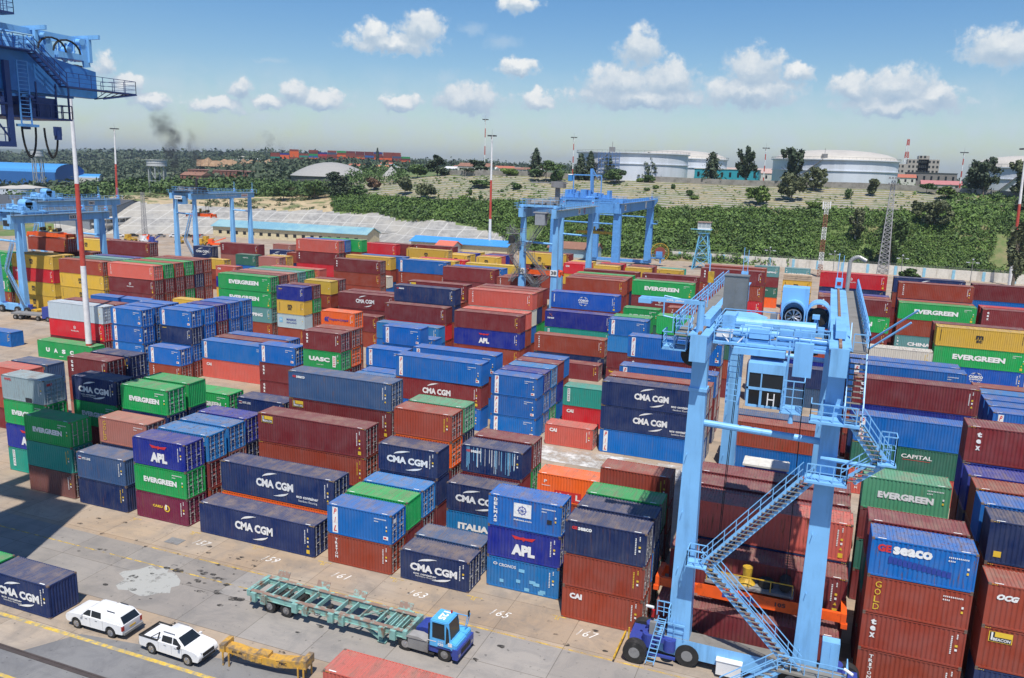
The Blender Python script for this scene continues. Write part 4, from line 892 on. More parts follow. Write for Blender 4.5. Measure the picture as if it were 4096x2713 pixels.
    hb.box(cx-1.6, ty+1.0, zg+.6, cx-.2, ty+1.9, zg+1.4)
    for i in range(14): x = cx+rnd.uniform(-3, 3); y = ty+rnd.uniform(-2, 2); hb.box(x-.15, y-.12, zg+.6, x+rnd.uniform(.1, .4), y+.25, zg+rnd.uniform(.8, 1.5))
    hb.build('hoist', GRY if dark else mt, t); zg = zk
    return T, t, (L, Rr, N, F, ty, ox, oy)
def spreader_thing(label, x, y, z, L=12.2, cables=None, num=False):
    t = thing('spreader', label, 'container spreader', (x, y, z)); b = MB()
    for yy in (-1.0, 1.0): b.box(-L/2, yy-.14, -.2, L/2, yy+.14, .45)
    for xx in (-L/2, L/2-.35): b.box(xx, -1.2, -.25, xx+.35, 1.2, .5)
    b.box(-3.4, -1.18, -.3, 3.4, -1.14, .62); b.box(-3.4, 1.14, -.3, 3.4, 1.18, .62); b.box(-2.2, -.9, .1, 2.2, .9, .4)
    for xx in (-L/2+.1, L/2-.1):
        for yy in (-1.1, 1.1): b.box(xx-.2, yy-.15, -.55, xx+.2, yy+.15, -.2)
    b.build('frame', ORG, t)
    if num:
        m = MB(); put(m, 'BROMMA', 0, 0, 2.2, .42, 'b', .06, y=0); o = m.build('lettering', LM, t, fix=False); o.location = (-.6, -1.2, .15); m = MB(); put(m, '105', 0, 0, .7, .3, 'k', .03, y=0); o = m.build('lettering', LM, t, fix=False); o.location = (2.2, -1.2, .2)
    b = MB(); b.box(-3.0, -.85, .62, 3.0, .85, .80, 1); rails(b, [(-2.9, -.8, .8), (2.9, -.8, .8)], h=.8, mids=()); b.tube((-.2, 0, .8), (-.2, 0, 1.2), .62, .30, n=14); b.tube((-.2, 0, 1.2), (-.2, 0, 2.0), .30, .36, n=10)
    for xx in (-2.4, 2.4): b.tube((xx, -.55, 1.3), (xx, .55, 1.3), .42, n=14, m=2)
    b.tube((1.1, 0, .8), (1.1, 0, 1.3), .5, n=12, m=2); b.build('headblock', [YEL, GRY, BLK], t)
    if cables:
        b = MB()
        for xx in (-2.4, 2.4):
            for yy in (-.6, .6): b.bar((xx, yy, 1.3), (xx*.9, yy+cables[1], cables[0]), .05)
        b.build('hoist_rope', BLK, t)
    return t
# --- the near crane
T, tr, (L, Rr, N, F, ty, ox, oy) = rtg('big light blue rubber-tyred gantry crane standing over the maroon containers at the right', 50.85, 58.95, -2.6, 21.6, 23.2, (CB, WAL), 2, 1.0, tz=-1.25, wheels=False)
# machinery housings with fans on the trolley
for fx, sc_, bl in ((1.1, 1.0, True), (2.65, 1.0, False)):
    h = MB(); prof = [(fx-.74, 0), (fx-.74, 1.2)]+[(fx-.74*math.cos(a), 1.2+.74*math.sin(a)) for a in [i*math.pi/12 for i in range(1, 12)]]+[(fx+.74, 1.2), (fx+.74, 0)]
    h.sheet([(a, b_+22.9) for a, b_ in prof], 'y', ty+1.0, ty+2.9); inner = [(a*.0+fx+(a-fx)*.9, 22.9+b_*.96) for a, b_ in prof]; h.sheet(inner, 'y', ty+1.0, ty+2.9, flip=True)
    for p, q in zip(prof[:-1], prof[1:]):
        a = (fx+(p[0]-fx)*.9, 22.9+p[1]*.96); b_ = (fx+(q[0]-fx)*.9, 22.9+q[1]*.96); h.quad((p[0], ty+1.0, p[1]+22.9), (q[0], ty+1.0, q[1]+22.9), (b_[0], ty+1.0, b_[1]), (a[0], ty+1.0, a[1]))
    h.box(fx-.72, ty+2.7, 22.9, fx+.72, ty+2.9, 24.2)
    if bl: h.box(fx-.85, ty+1.9, 23.6, fx+.85, ty+3.3, 25.6)
    for k_ in (-.6, .6): h.bar((fx+k_, ty+1.3, 22.5), (fx+k_, ty+1.3, 23.0), .12)
    h.build('blower_housing', CB, tr)
    d = MB(); d.tube((fx, ty+1.35, 23.85 if not bl else 23.75), (fx, ty+1.7, 23.85 if not bl else 23.75), .60, n=24); d.build('blower_drum', BLK, tr)
    if bl:
        d = MB(); zc = 23.75; d.tube((fx, ty+1.20, zc), (fx, ty+1.33, zc), .10, n=10)
        for i in range(9):
            a = i*2*math.pi/9; ca, sa = math.cos(a), math.sin(a); ca2, sa2 = math.cos(a+.38), math.sin(a+.38)
            d.quad((fx+.1*ca, ty+1.25, zc+.1*sa), (fx+.46*ca, ty+1.22, zc+.46*sa), (fx+.46*ca2, ty+1.30, zc+.46*sa2), (fx+.1*ca2, ty+1.28, zc+.1*sa2))
        for i in range(20):
            a, b_ = i*.31416, (i+1)*.31416; d.bar((fx+.5*math.cos(a), ty+1.2, zc+.5*math.sin(a)), (fx+.5*math.cos(b_), ty+1.2, zc+.5*math.sin(b_)), .05)
        d.build('fan', CHR, tr)
    else:
        d = MB(); d.box(fx-.35, ty+.7, 23.8, fx+.1, ty+1.3, 24.05); d.bar((fx-.3, ty+1.1, 22.6), (fx-.15, ty+1.1, 23.8), .12); d.bar((fx+.1, ty+1.1, 22.6), (fx-.05, ty+1.1, 23.8), .12); d.build('motor', CB, tr)
# sheave cover, tubes, grey box, white unit
d = MB(); d.poly([(-3.2, ty+1.5, 23.60), (-2.9, ty+.5, 23.45), (-.9, ty+.4, 23.40), (-.5, ty+1.4, 23.55), (-1.4, ty+2.0, 23.70), (-2.6, ty+2.0, 23.70)]); d.bar((-2.0, ty+.6, 22.65), (-2.0, ty+.6, 23.45), .07); d.bar((-1.0, ty+1.7, 22.65), (-1.0, ty+1.7, 23.55), .07); d.build('sheave_cover', CB, tr, fix=False)
d = MB(); d.tube((-2.7, ty+.9, 22.95), (-2.3, ty+.9, 22.95), .42, n=18); d.tube((-2.6, ty-1.9, 22.75), (-2.2, ty-1.9, 22.75), .36, n=18); d.tube((2.6, ty-2.0, 22.75), (3.0, ty-2.0, 22.75), .36, n=18); d.build('sheave', YEL, tr)
d = MB(); d.tube((-1.8, ty-.2, 23.10), (-.7, ty-.2, 23.10), .26, n=14); d.tube((-.7, ty-.2, 23.05), (1.0, ty-.2, 23.05), .14, n=12); d.tube((-2.3, ty-2.3, 23.00), (.2, ty-2.3, 23.00), .2, n=12); d.tube((.4, ty-2.35, 22.95), (3.4, ty-2.35, 22.90), .17, n=14); d.box(-1.3, ty-2.7, 22.80, -.1, ty-2.0, 23.35); d.box(.5, ty-1.9, 22.80, 1.3, ty-1.3, 23.35); d.box(-3.4, ty-1.2, 22.75, -1.9, ty-.6, 22.95)
rn = random.Random(5)
for i in range(26): x, y = rn.uniform(-3.6, 3.6), rn.uniform(-2.4, 1.6); d.tube((x, ty+y, 22.85), (x+rn.uniform(-.8, .8), ty+y+rn.uniform(-.2, .2), 22.85+rn.uniform(0, .3)), rn.uniform(.03, .08), n=6)
d.build('machinery', CB, tr)
d = MB(); d.box(-.35, ty+1.2, 22.75, .05, ty+1.5, 23.85); d.build('switch_box', GRY, tr); d = MB(); d.box(-3.3, ty-2.9, 22.75, -2.3, ty-2.3, 23.15); d.tube((-2.9, ty-2.9, 22.95), (-2.2, ty-3.0, 22.15), .05, n=6); d.tube((-2.2, ty-3.0, 22.15), (-1.6, ty-3.0, 22.9), .05, n=6); d.build('air_unit', WHT, tr)
d = MB(); d.box(-2.1, ty-3.6, 21.9, 1.0, ty-3.1, 22.3); d.box(-1.5, ty-2.9, 21.8, 1.0, ty-2.4, 22.3); rails(d, [(-3.4, ty-3.1, 22.5), (-1.4, ty-3.1, 22.5)], step=1.0); rails(d, [(0.4, ty-3.1, 22.5), (3.4, ty-3.1, 22.5)], step=1.0); d.box(-3.45, ty-3.2, 22.35, 3.45, ty-2.7, 22.5)
d.build('front_beam', CB, tr)
# operator cab
cabx0, cabx1, cy0, cy1, cz0, cz1 = -1.05, 1.15, ty-4.4, ty-2.2, 18.75, 21.6
c_ = MB(); c_.box(cabx0, cy0+.03, cz1-.6, cabx1, cy1, cz1); c_.box(cabx0, cy0+.9, cz0, cabx1, cy1, cz0+.15); c_.box(cabx0, cy1-.1, cz0+.15, cabx1, cy1, cz1-.6)
for x in (cabx0, cabx1-.1):
    c_.box(x, cy0+.35, cz0+.15, x+.1, cy1-.1, cz0+1.2); c_.box(x, cy0+.03, cz0+1.2, x+.1, cy0+.2, cz1-.6); c_.box(x, cy0+1.2, cz0+1.2, x+.1, cy1-.1, cz1-.6)
c_.box(cabx0, cy0+.03, cz0+1.18, cabx1, cy0+.12, cz0+1.34); c_.box(cabx0, cy0+.33, cz0, cabx1, cy0+.42, cz0+.14)
for x in (cabx0, -.26, cabx1-.14): c_.box(x, cy0+.05, cz0+.1, x+.14, cy0+.44, cz0+1.2)
c_.box(-.25, cy0+.05, cz0+1.3, -.17, cy0+.12, cz1-.55)
cb = c_.build('operator_cab', CB, tr)
w_ = MB(); w_.quad((cabx0+.1, cy0+.08, cz0+1.34), (cabx1-.1, cy0+.08, cz0+1.34), (cabx1-.1, cy0+.08, cz1-.6), (cabx0+.1, cy0+.08, cz1-.6)); w_.quad((cabx0+.1, cy0+.40, cz0+.14), (cabx1-.1, cy0+.40, cz0+.14), (cabx1-.1, cy0+.10, cz0+1.2), (cabx0+.1, cy0+.10, cz0+1.2)); w_.quad((cabx1-.05, cy0+.2, cz0+1.3), (cabx1-.05, cy0+1.2, cz0+1.3), (cabx1-.05, cy0+1.2, cz1-.6), (cabx1-.05, cy0+.2, cz1-.6)); w_.build('window', GLS, cb, fix=False)
d = MB()
for x in (.25, .62): d.box(x-.035, cy0+.02, cz0+.25, x+.035, cy0+.045, cz0+1.05)
d.box(.22, cy0+.015, cz0+.62, .65, cy0+.04, cz0+.69); d.build('seat_frame', WHT, cb)
d = MB(); d.bar((-1.6, ty-2.8, 18.4), (-1.6, ty-2.8, 23.2), .16); d.bar((-2.4, ty-2.6, 18.4), (-2.4, ty-2.6, 23.2), .1)
for z in range(12): d.bar((-2.4, ty-2.7, 18.6+z*.38), (-1.6, ty-2.8, 18.6+z*.38), .04)
d.bar((1.2, ty-3.0, 18.8), (1.2, ty-3.0, 23.0), .12); d.box(1.0, ty-4.6, 18.7, 2.3, ty-2.8, 18.78); rails(d, [(2.3, ty-2.8, 18.78), (2.3, ty-4.6, 18.78), (1.1, ty-4.6, 18.78)], h=2.0, step=.7, mids=(.25, .5, .75)); d.box(1.5, ty-3.4, 20.8, 2.6, ty-2.8, 22.9); d.tube((1.7, ty-4.4, 18.1), (1.7, ty-4.4, 18.65), .16, .1, n=10)
d.build('cab_access', CB, tr)
d = MB(); rn = random.Random(77)
for i in range(20): x, y = rn.uniform(-3.3, 3.3), rn.uniform(-2.2, 2.2); d.box(x, ty+y, 21.9, x+rn.uniform(.2, .7), ty+y+rn.uniform(.2, .6), 21.9+rn.uniform(.15, .7))
d.build('dark_filler', mat('dark_gap', (.03, .035, .04), .5), tr)  # near-black boxes added as the dark shaded gaps inside the trolley
# bogies with blue slewing drums and big tyres
for sx_, cx in ((-1, L-2.4), (1, Rr+2.4)):
    for yy in (N, F):
        s_ = -1 if yy == N else 1
        for q in (-1.45, 1.45):
            wheel(T, cx+sx_*.3, yy+s_*.0+q, .80, .62); wheel(T, cx-sx_*3.1, yy+q*.55+.4, .80, .62)
        b = MB(); b.box(cx-.9, yy-1.1, 1.0, cx+.9, yy+1.1, 1.35); b.tube((cx-.5*sx_, yy-.75, 1.1), (cx-.5*sx_, yy-.75, 2.0), .48, n=18); b.tube((cx-.5*sx_, yy+.55, 1.1), (cx-.5*sx_, yy+.55, 2.0), .48, n=18); b.tube((cx-1.9*sx_, yy-.75, 1.0), (cx-1.9*sx_, yy-.75, 1.85), .42, n=18); b.bar((cx+.4, yy-.75, 1.7), (cx-2.2*sx_, yy-.75, 1.7), .5, .35); b.bar((cx+.9*sx_, yy-1.2, .7), (cx-2.4*sx_, yy-1.2, .7), .16); b.build('bogie', DBL, T)
# electric cabinets, lamp standard, hoist arm at the near-left corner
d = MB(); d.box(L+.35, N+6.4, 24.1-.9, L+1.95, N+7.3, 26.0); d.box(L+.3, N+6.35, 26.0, L+2.0, N+7.35, 26.06); d.box(L+1.13, N+6.385, 23.4, L+1.17, N+6.4, 25.8); d.build('switch_cabinet', mat('cabinet_grey', (.16, .17, .17), .5, dirt=(.1, .1, .1)), T)
d = MB(); d.tube((L-.1, N-.9, 22.4), (L-.1, N-.9, 25.2), .22, n=12); d.box(L-3.9, N-1.1, 24.95, L+.1, N-.7, 25.2); d.box(L-4.0, N-1.2, 24.8, L-3.2, N-.6, 25.1); d.bar((L+.05, N+.5, 24.6), (L+.05, N+.5, 28.0), .07); d.box(L+.0, N+.3, 26.2, L+.35, N+.6, 26.9, 1); d.build('davit_arm', [CB, YEL], T)
m = MB(); put(m, 'SWL 250kg', L-1.7, 25.08, 1.1, .16, 'w', .03, y=0); o = m.build('lettering', LM, T, fix=False); o.location = (0, N-1.11, 0)
# access stairs
s = MB(); stair(s, (Rr-.6, N-1.55, 2.2), (L+1.55, N-1.35, 8.0)); stair(s, (L+1.55, N-1.35, 8.0), (Rr-.95, N-1.55, 15.0)); s.box(L+.3, N-1.9, 7.9, L+1.6, N-.7, 8.0); rails(s, [(L+1.5, N-.75, 8), (L+.35, N-.75, 8), (L+.35, N-1.85, 8), (L+1.4, N-1.85, 8)], step=.6)
s.box(Rr-1.2, N-1.9, 14.85, Rr+1.2, N-.55, 15.0); rails(s, [(Rr-1.1, N-1.85, 15), (Rr+1.15, N-1.85, 15), (Rr+1.15, N-.6, 15)], step=.8); stair(s, (Rr+1.2, N-1.2, 15.0), (Rr+3.0, N-1.2, 16.6)); s.box(Rr+2.7, N-1.8, 16.5, Rr+3.7, N-.6, 16.6); rails(s, [(Rr+2.8, N-.7, 16.6), (Rr+3.6, N-.7, 16.6), (Rr+3.6, N-1.7, 16.6), (Rr+2.9, N-1.7, 16.6)], step=.5, h=1.7); stair(s, (Rr+2.9, N-1.3, 16.6), (Rr+1.3, N-1.3, 18.7)); s.box(Rr-1.3, N-1.95, 18.6, Rr+1.5, N-.5, 18.75); rails(s, [(Rr-1.25, N-.6, 18.75), (Rr-1.25, N-1.9, 18.75), (Rr+1.3, N-1.9, 18.75)], step=.7)
stair(s, (Rr+1.1, N-1.7, 18.8), (Rr+1.1, N+2.4, 23.1), side=(1, 0, 0), w=1.0); s.tube((Rr-.4, N-.9, 16.2), (Rr+2.9, N-1.2, 16.2), .14, n=8)
for p in ((Rr+1.6, N+1.5, 23.2), (Rr+3.9, N-.4, 25.6)), ((Rr+1.4, N+.3, 22.8), (Rr+3.6, N-.6, 24.9)): s.tube(p[0], p[1], .06, n=8)
rails(s, [(Rr+1.55, F+1.8, 23.1), (Rr+1.55, N+2.4, 23.1)], h=1.1, step=1.0, mids=(.3, .6)); s.build('stairs', [CB, WAL], T)
# far-side walkway and ladder at the left top, platform
s = MB(); s.box(L-2.3, N-1.4, 22.0, L-.8, N+.2, 22.1); rails(s, [(L-2.3, N+.1, 22.1), (L-2.3, N-1.4, 22.1), (L-.8, N-1.4, 22.1)], step=.6, mids=(.33, .66)); rails(s, [(L-1.75, F, 23.1), (L-1.75, N-1, 23.1)], h=1.1, step=1.2, mids=(.5,)); stair(s, (L-1.2, N-.9, 22.1), (L-1.2, N+1.2, 23.2), n=4)
s.path([(L-3.3, N+4, 24.6), (L-3.3, N+4, 23.2), (L-1.8, N+4, 23.0)], .05); s.path([(L-3.3, N+4, 24.6), (L-1.2, N+4.2, 24.3)], .04); s.build('platform', [CB, WAL], T)
d = MB()
for i in range(14): d.tube((L-.5+.1*math.sin(i), N+.1, 20.6+i*.16), (L-.35, N+.25, 20.7+i*.16), .12, n=8)
d.tube((L-.5, N-.3, 21.6), (L-.5, N+.3, 21.6), .75, n=20); d.build('cable_drum', BLK, T)
d = MB(); d.tube((Rr+.7, F+1, 22.8), (Rr+.7, F+1, 25.6), .17, n=14); pts = [(Rr+.7+.7*(1-math.cos(a)), F+1, 25.6+.6*math.sin(a)) for a in [i*math.pi/2/6 for i in range(7)]]+[(Rr+2.0, F+.8, 25.9)]; d.path(pts, .17, 12); d.build('exhaust_stack', mat('galvanised', (.38, .38, .37), .45, .3, dirt=(.2, .15, .1)), T)
# base platform, ladder, cabinet, engine box, yellow guard
d = MB(); d.box(Rr-1.6, N-1.9, 1.95, Rr+2.6, N-.6, 2.1, 1); rails(d, [(Rr-1.6, N-1.85, 2.1), (Rr+2.5, N-1.85, 2.1), (Rr+2.5, N-.6, 2.1)], step=.9); stair(d, (Rr-4.6, N-2.6, .1), (Rr-1.5, N-1.7, 2.1)); d.box(Rr+.95, N-.55, 2.1, Rr+2.0, N+.15, 4.0); d.box(Rr+1.46, N-.575, 2.3, Rr+1.49, N-.55, 3.9)
for q in (0, .55): d.bar((L-1.9+q, N-1.7, .2), (L-1.3+q, N-1.1, 3.6), .06)
for i in range(11): z = .4+i*.3; x = L-1.9+.6*(i*.3+.2)/3.4; d.bar((x, N-1.7+.6*(i*.3+.2)/3.4, z), (x+.55, N-1.7+.6*(i*.3+.2)/3.4, z), .05)
rails(d, [(L-1.5, N-.7, 3.4), (L-.6, N-.7, 3.4), (L-.6, N-1.5, 3.4)], step=.4, mids=(.3, .6)); rails(d, [(L-1.6, N-.7, 1.9), (L+.4, N-.7, 1.9)], step=.7); d.build('base_platform', [CB, WAL], T)
d = MB(); d.box(L-1.9, N-1.0, 1.9, L-1.4, N-.4, 2.9); d.box(L+2.7, N-1.1, .25, L+4.3, N-.55, 1.25, 1); d.box(L+2.65, N-1.15, 1.25, L+4.35, N-.5, 1.3, 1); d.tube((L-2.2, N-.9, 4.0), (L-1.7, N-1.1, 4.1), .1, n=10, m=1); d.tube((Rr+2.3, N-1.9, 3.2), (Rr+2.8, N-2.2, 3.1), .1, n=10, m=1); d.box(L-1.85, N-.85, 3.2, L-1.65, N-.6, 3.7, 2); d.build('engine_box', [GRY, WHT, REDL], T)
d = MB(); d.box(L-4.0, N-2.3, .3, L-3.9, N+1.2, .5); d.bar((L-3.25, N-1.1, .3), (L-3.25, N-1.1, 2.2), .1); d.bar((L-3.3, N-1.1, .9), (L-2.8, N-.6, .9), .1); d.bar((L-3.3, N-1.15, 1.5), (L-3.3, N+1.1, .6), .08); d.build('wheel_guard', YEL, T)
spreader_thing('orange spreader with a yellow headblock hanging between the near crane legs', 54.9, 2.6-1.0, 3.75, 12.9, (19.6, 1.9), True)
# --- other cranes
CB2 = mat('mid_crane_blue', (.105, .31, .66), .5, dirt=(.09, .2, .36), ds=.4, streak=True)
LM38 = [LM]
T, tr, q = rtg('light blue gantry crane with grey trolley and painted 38 on its legs', 1.2, 8.0, 98.0, 122.5, 25.3, (CB, WAL), 1, 99.5, dark=True)
for x in (q[0], q[1]): label_plate(T, '38', (x, q[2]-.62, 12.9), 1.1, .75)
m = MB(); rect(m, -.1, -.6, 1.5, .6, 'w', 0); put(m, '38', .7, 0, .9, .7, 'k'); o = m.build('number_plate', LM, T, fix=False); o.location = (q[1]+.52, q[2]+13, 24.4); o.rotation_euler = (0, 0, R(90)); m = MB(); ring(m, 0, 0, .6, .6, .2, 'r'); put(m, 'K', 0, 0, .4, .5, 'b'); o = m.build('emblem', LM, T, fix=False); o.location = (q[1]+.52, q[2]+17.5, 24.4); o.rotation_euler = (0, 0, R(90))
s = MB(); zz = 3.0
for i in range(5): a = (q[0]-(1.5 if i % 2 else 0), q[2]-1.0, zz); b_ = (q[0]-(0 if i % 2 else 1.5), q[2]-1.0, zz+2.0); stair(s, (q[0]+5 if i < 1 else q[0]-.2, q[2]-.9, 8+i*2.4) if i < 1 else (q[0]-(2.2 if i % 2 else .4), q[2]-.9, 8+i*2.6), (q[0]+.6, q[2]-.9, 12.5) if i < 1 else (q[0]-(.4 if i % 2 else 2.2), q[2]-.9, 8+(i+1)*2.6))
stair(s, (q[0]+.8, q[2]-.9, 8.2), (q[0]+5.6, q[2]-.9, 12.2)); stair(s, (q[0]+1.0, q[2]-.9, 17.5), (q[1]-1, q[2]-.9, 24.6)); stair(s, (q[0]+.9, q[2]-.9, 17.0), (q[0]+5, q[2]-.9, 12.4)); s.box(q[0]-3.2, q[2]-1.6, 20.2, q[0]-.6, q[2]-.4, 20.3); rails(s, [(q[0]-3.2, q[2]-.5, 20.3), (q[0]-3.2, q[2]-1.6, 20.3), (q[0]+2.0, q[2]-1.6, 20.3)], mids=(.33, .66)); s.build('stairs', [GRY, GRY], T)
b = MB(); b.box(q[0]+3, q[4]-3.4, 22.2, q[0]+5.0, q[4]-1.8, 24.5); b.box(q[0]+2.6, q[4]-3.5, 24.5, q[0]+5.4, q[4]-1.8, 24.7); b.build('operator_cab', mat('cab_grey', (.3, .32, .34), .5), tr); b = MB(); b.bar((q[0]+6, q[4]+1, 26), (q[0]+6, q[4]+1, 30.2), .8); b.box(q[0]+.5, q[4]+.8, 30.2, q[0]+8, q[4]+1.2, 30.4); b.box(q[0]+5, q[4]-.2, 29.4, q[0]+7.4, q[4]+2, 30.6); b.build('jib', GRY, tr)
spreader_thing('orange spreader lowered behind the number 38 gantry leg', 4.9, 101.5-.8, 12.4, 7.6, (12.6, 0))
def small_rtg(label, xl, xr, yn, yf, zg, ty, mt, txt=None, dark=False, housing=True):
    T, tr, q = rtg(label, xl, xr, yn, yf, zg, (mt, WAL), 1, ty, dark=dark)
    if housing:
        b = MB(); b.box(.4, q[4]-1, zg+.6, 2.6, q[4]+1.6, zg+2.4); b.tube((.4, q[4]-.2, zg+2.1), (2.6, q[4]-.2, zg+2.1), .9, n=14); b.build('blower_housing', CB, tr); b = MB(); b.box(-2.6, q[4]+.4, zg+.6, -1.7, q[4]+1.2, zg+3.0); b.build('switch_cabinet', GRY, tr)
    b = MB(); b.box(-1.2, q[4]-3.6, zg-3.2, .8, q[4]-1.6, zg-.9); o = b.build('operator_cab', mt, tr); b = MB(); b.box(-1.1, q[4]-3.64, zg-2.5, .7, q[4]-3.6, zg-1.3); b.build('window', GLS, o)
    if txt:
        m = MB(); rect(m, -1.0, -.5, 1.0, .5, 'w', 0); put(m, txt, 0, 0, 1.6, .7, 'k', .04); o = m.build('number_plate', LM, T, fix=False); o.location = (q[1]+.52, q[3]-8, zg-.95); o.rotation_euler = (0, 0, R(90))
    s = MB(); stair(s, (q[1]+1.0, q[2]-1, 2.0), (q[1]-3.2, q[2]-1, 9.0)); stair(s, (q[1]-3.2, q[2]-1, 9.0), (q[1]-.6, q[2]-1, zg*.72)); s.build('stairs', [mt, WAL], T)
    return T, tr, q
T4, tr4, q4 = small_rtg('light blue gantry crane at the left edge marked 032 on its girder', -105.2, -98.0, 66.0, 87.0, 20.6, 70.0, CB, '032')
b = MB(); b.prism([(q4[1]+2.9, .4), (q4[1]+4.4, .4), (q4[1]+4.4, 1.2), (q4[1]+2.9, 1.3)], 'y', q4[2]-1, q4[2]+1); b.build('wheel_guard', YEL, T4)
small_rtg('light blue gantry crane behind the 032 crane marked 001', -139.2, -132.0, 99.0, 122.5, 21.2, 103, CB, '001')
T6, tr6, q6 = small_rtg('light blue gantry crane with dark trolley standing in front of the grey sprayed slope', -126.4, -119.2, 140.0, 165.0, 22.8, 142, CB, None, True, False)
b = MB(); b.box(q6[0]-1, q6[4]-3, 23.2, q6[1]+1, q6[4]+3.4, 23.5); rn = random.Random(2)
for i in range(16): x = rn.uniform(q6[0], q6[1]); b.box(x, q6[4]+rn.uniform(-2, 2), 23.5, x+.8, q6[4]+2.5, 23.5+rn.uniform(.5, 1.5))
b.bar((3, q6[4], 23.5), (3, q6[4], 27.2), .5); b.box(2, q6[4]-.2, 26.9, 8, q6[4]+.2, 27.1); b.build('hoist', mat('dark_machinery', (.035, .035, .04), .7), tr6)
m = MB(); rect(m, -1.4, -.5, 1.4, .5, 'w', 0); put(m, 'KALMAR', 0, 0, 2.3, .4, 'k', .04); o = m.build('sign', LM, T6, fix=False); o.location = (-.4, q6[2]-2.2, 21.6)
m = MB(); rect(m, -1.6, -.5, 1.6, .5, 'w', 0); put(m, 'KALMAR', 0, 0, 2.6, .4, 'r', .04); o = m.build('sign', LM, T6, fix=False); o.location = (q6[1]+.52, q6[3]-3, 21.9); o.rotation_euler = (0, 0, R(90)); m = MB(); put(m, 'Kenya Ports Authority', 0, 0, 9.5, .55, 'w', .02, y=0); o = m.build('lettering', LM, T6, fix=False); o.location = (q6[1]+.53, q6[2]+13.5, 21.9); o.rotation_euler = (0, 0, R(90))
spreader_thing('orange spreader hanging free in front of the grey slope', -119.5, 143, 16.3, 9.5, (4.5, 0))
spreader_thing('orange spreader gripping the lifted red-brown container by the 032 crane', -105.3, 79.6, 15.2, 12.2, (4.0, 0))
# the rail-mounted crane (wide portal)
T, tr, q = rtg('tall mid-blue rail-mounted gantry crane marked 55 with a yellow cable reel', -22.5, -2.5, 190, 238, 23.4, (CB2, WAL), 1, 196, wheels=False, sill=1.6, wb=2.5, wt=2.2, girder=(1.6, 3.0))
b = MB(); b.box(q[0]-1.2, q[2]-1.2, 20.3, q[1]+1.2, q[2]+.9, 23.3); b.box(q[0]-1.2, q[3]-1, 20.8, q[1]+1.2, q[3]+.8, 23.2); b.build('portal_beam', CB2, T)
b = MB()
for x in (q[0], q[1]): b.bar((x, q[3]+1.5, 22), (x, q[3]+9, 23.0), 1.4, 2.6, h2=1.0)
for i in range(12): b.box(q[1]-.6, q[2]+3+i*3.4, 23.4, q[1]+.6, q[2]+4.6+i*3.4, 24.2)
rails(b, [(q[1]+1.4, q[2], 23.4), (q[1]+1.4, q[3]+8, 23.4)], step=2.5, mids=(.5,)); rails(b, [(q[0], q[2]-1.5, 23.4), (q[1], q[2]-1.5, 23.4)], step=2.5, mids=(.5,)); b.build('boom_end', CB2, T)
b = MB()
for x in (-6, 3): b.bar((x, q[4]-1, 24), (x, q[4]-1, 31.5), .28)
b.bar((-6, q[4]-1, 31.5), (3, q[4]-1, 31.5), .35); b.box(-9.5, q[4]-2, 23.6, 6.5, q[4]+4, 24.6); rn = random.Random(8)
for i in range(22): x = rn.uniform(-9, 5.5); b.box(x, q[4]+rn.uniform(-2, 2), 24.6, x+rn.uniform(.6, 1.8), q[4]+3, 24.6+rn.uniform(.6, 2.4))
b.bar((-.6, q[4]+2, 24), (-1, q[4]+2, 33.5), .9); b.bar((-1, q[4]+2, 33.5), (.8, q[4]+2, 31), .3); rails(b, [(-10, q[4]-2.4, 24.6), (6.6, q[4]-2.4, 24.6)], mids=(.33, .66)); b.build('machinery', CB2, tr)
m = MB(); rect(m, -1.2, -.9, 1.2, .9, 'w', 0); put(m, '55', 0, 0, 1.7, 1.2, 'k', .05); o = m.build('number_plate', LM, T, fix=False); o.location = (q[1]+.82, q[2]+6, 21.9); o.rotation_euler = (0, 0, R(90)); m = MB(); rect(m, -.9, -1.1, .9, 1.1, 'w', 0); o = m.build('number_plate', LM, T, fix=False); o.location = (q[1]+.82, q[2]+36, 21.9); o.rotation_euler = (0, 0, R(90))
b = MB(); cx, cy, cz = q[1]+4.6, q[3]-1, 4.9
for i in range(28):
    a, a2 = i*.2244, (i+1)*.2244; b.bar((cx+3.2*math.cos(a), cy, cz+3.2*math.sin(a)), (cx+3.2*math.cos(a2), cy, cz+3.2*math.sin(a2)), .22); b.bar((cx, cy, cz), (cx+3.2*math.cos(a), cy, cz+3.2*math.sin(a)), .07)
b.tube((cx, cy-.2, cz), (cx, cy+.2, cz), 1.9, n=20, m=1); b.build('cable_reel', [YEL, mat('cable_red', (.25, .06, .04), .7)], T)
b = MB(); b.box(q[1]+.8, q[3]-2, 2.6, q[1]+6.5, q[3]-1.4, 3.1); b.box(q[1]+3.4, q[3]-2.2, 3, q[1]+5.6, q[3]-1.2, 5.2); b.bar((q[1]+5, q[3]-1.6, 1), (q[1]+5, q[3]-1.6, 3), .5); rails(b, [(q[1]+.8, q[3]-2.4, 3.1), (q[1]+6.5, q[3]-2.4, 3.1)]); b.box(q[1]+.9, q[3]-1.6, 14.8, q[1]+2.8, q[3]+.8, 15.0); rails(b, [(q[1]+.9, q[3]-1.6, 15), (q[1]+2.8, q[3]-1.6, 15), (q[1]+2.8, q[3]+.8, 15)]); b.build('reel_support', CB2, T)
t = spreader_thing('ochre spreader under the number 55 gantry crane against the green slope', -13.0, 203, 13.2, 12, (9, 0)); t.children[0].data.materials[0] = YEL; t.children[0]['label'] = 'ochre spreader frame'
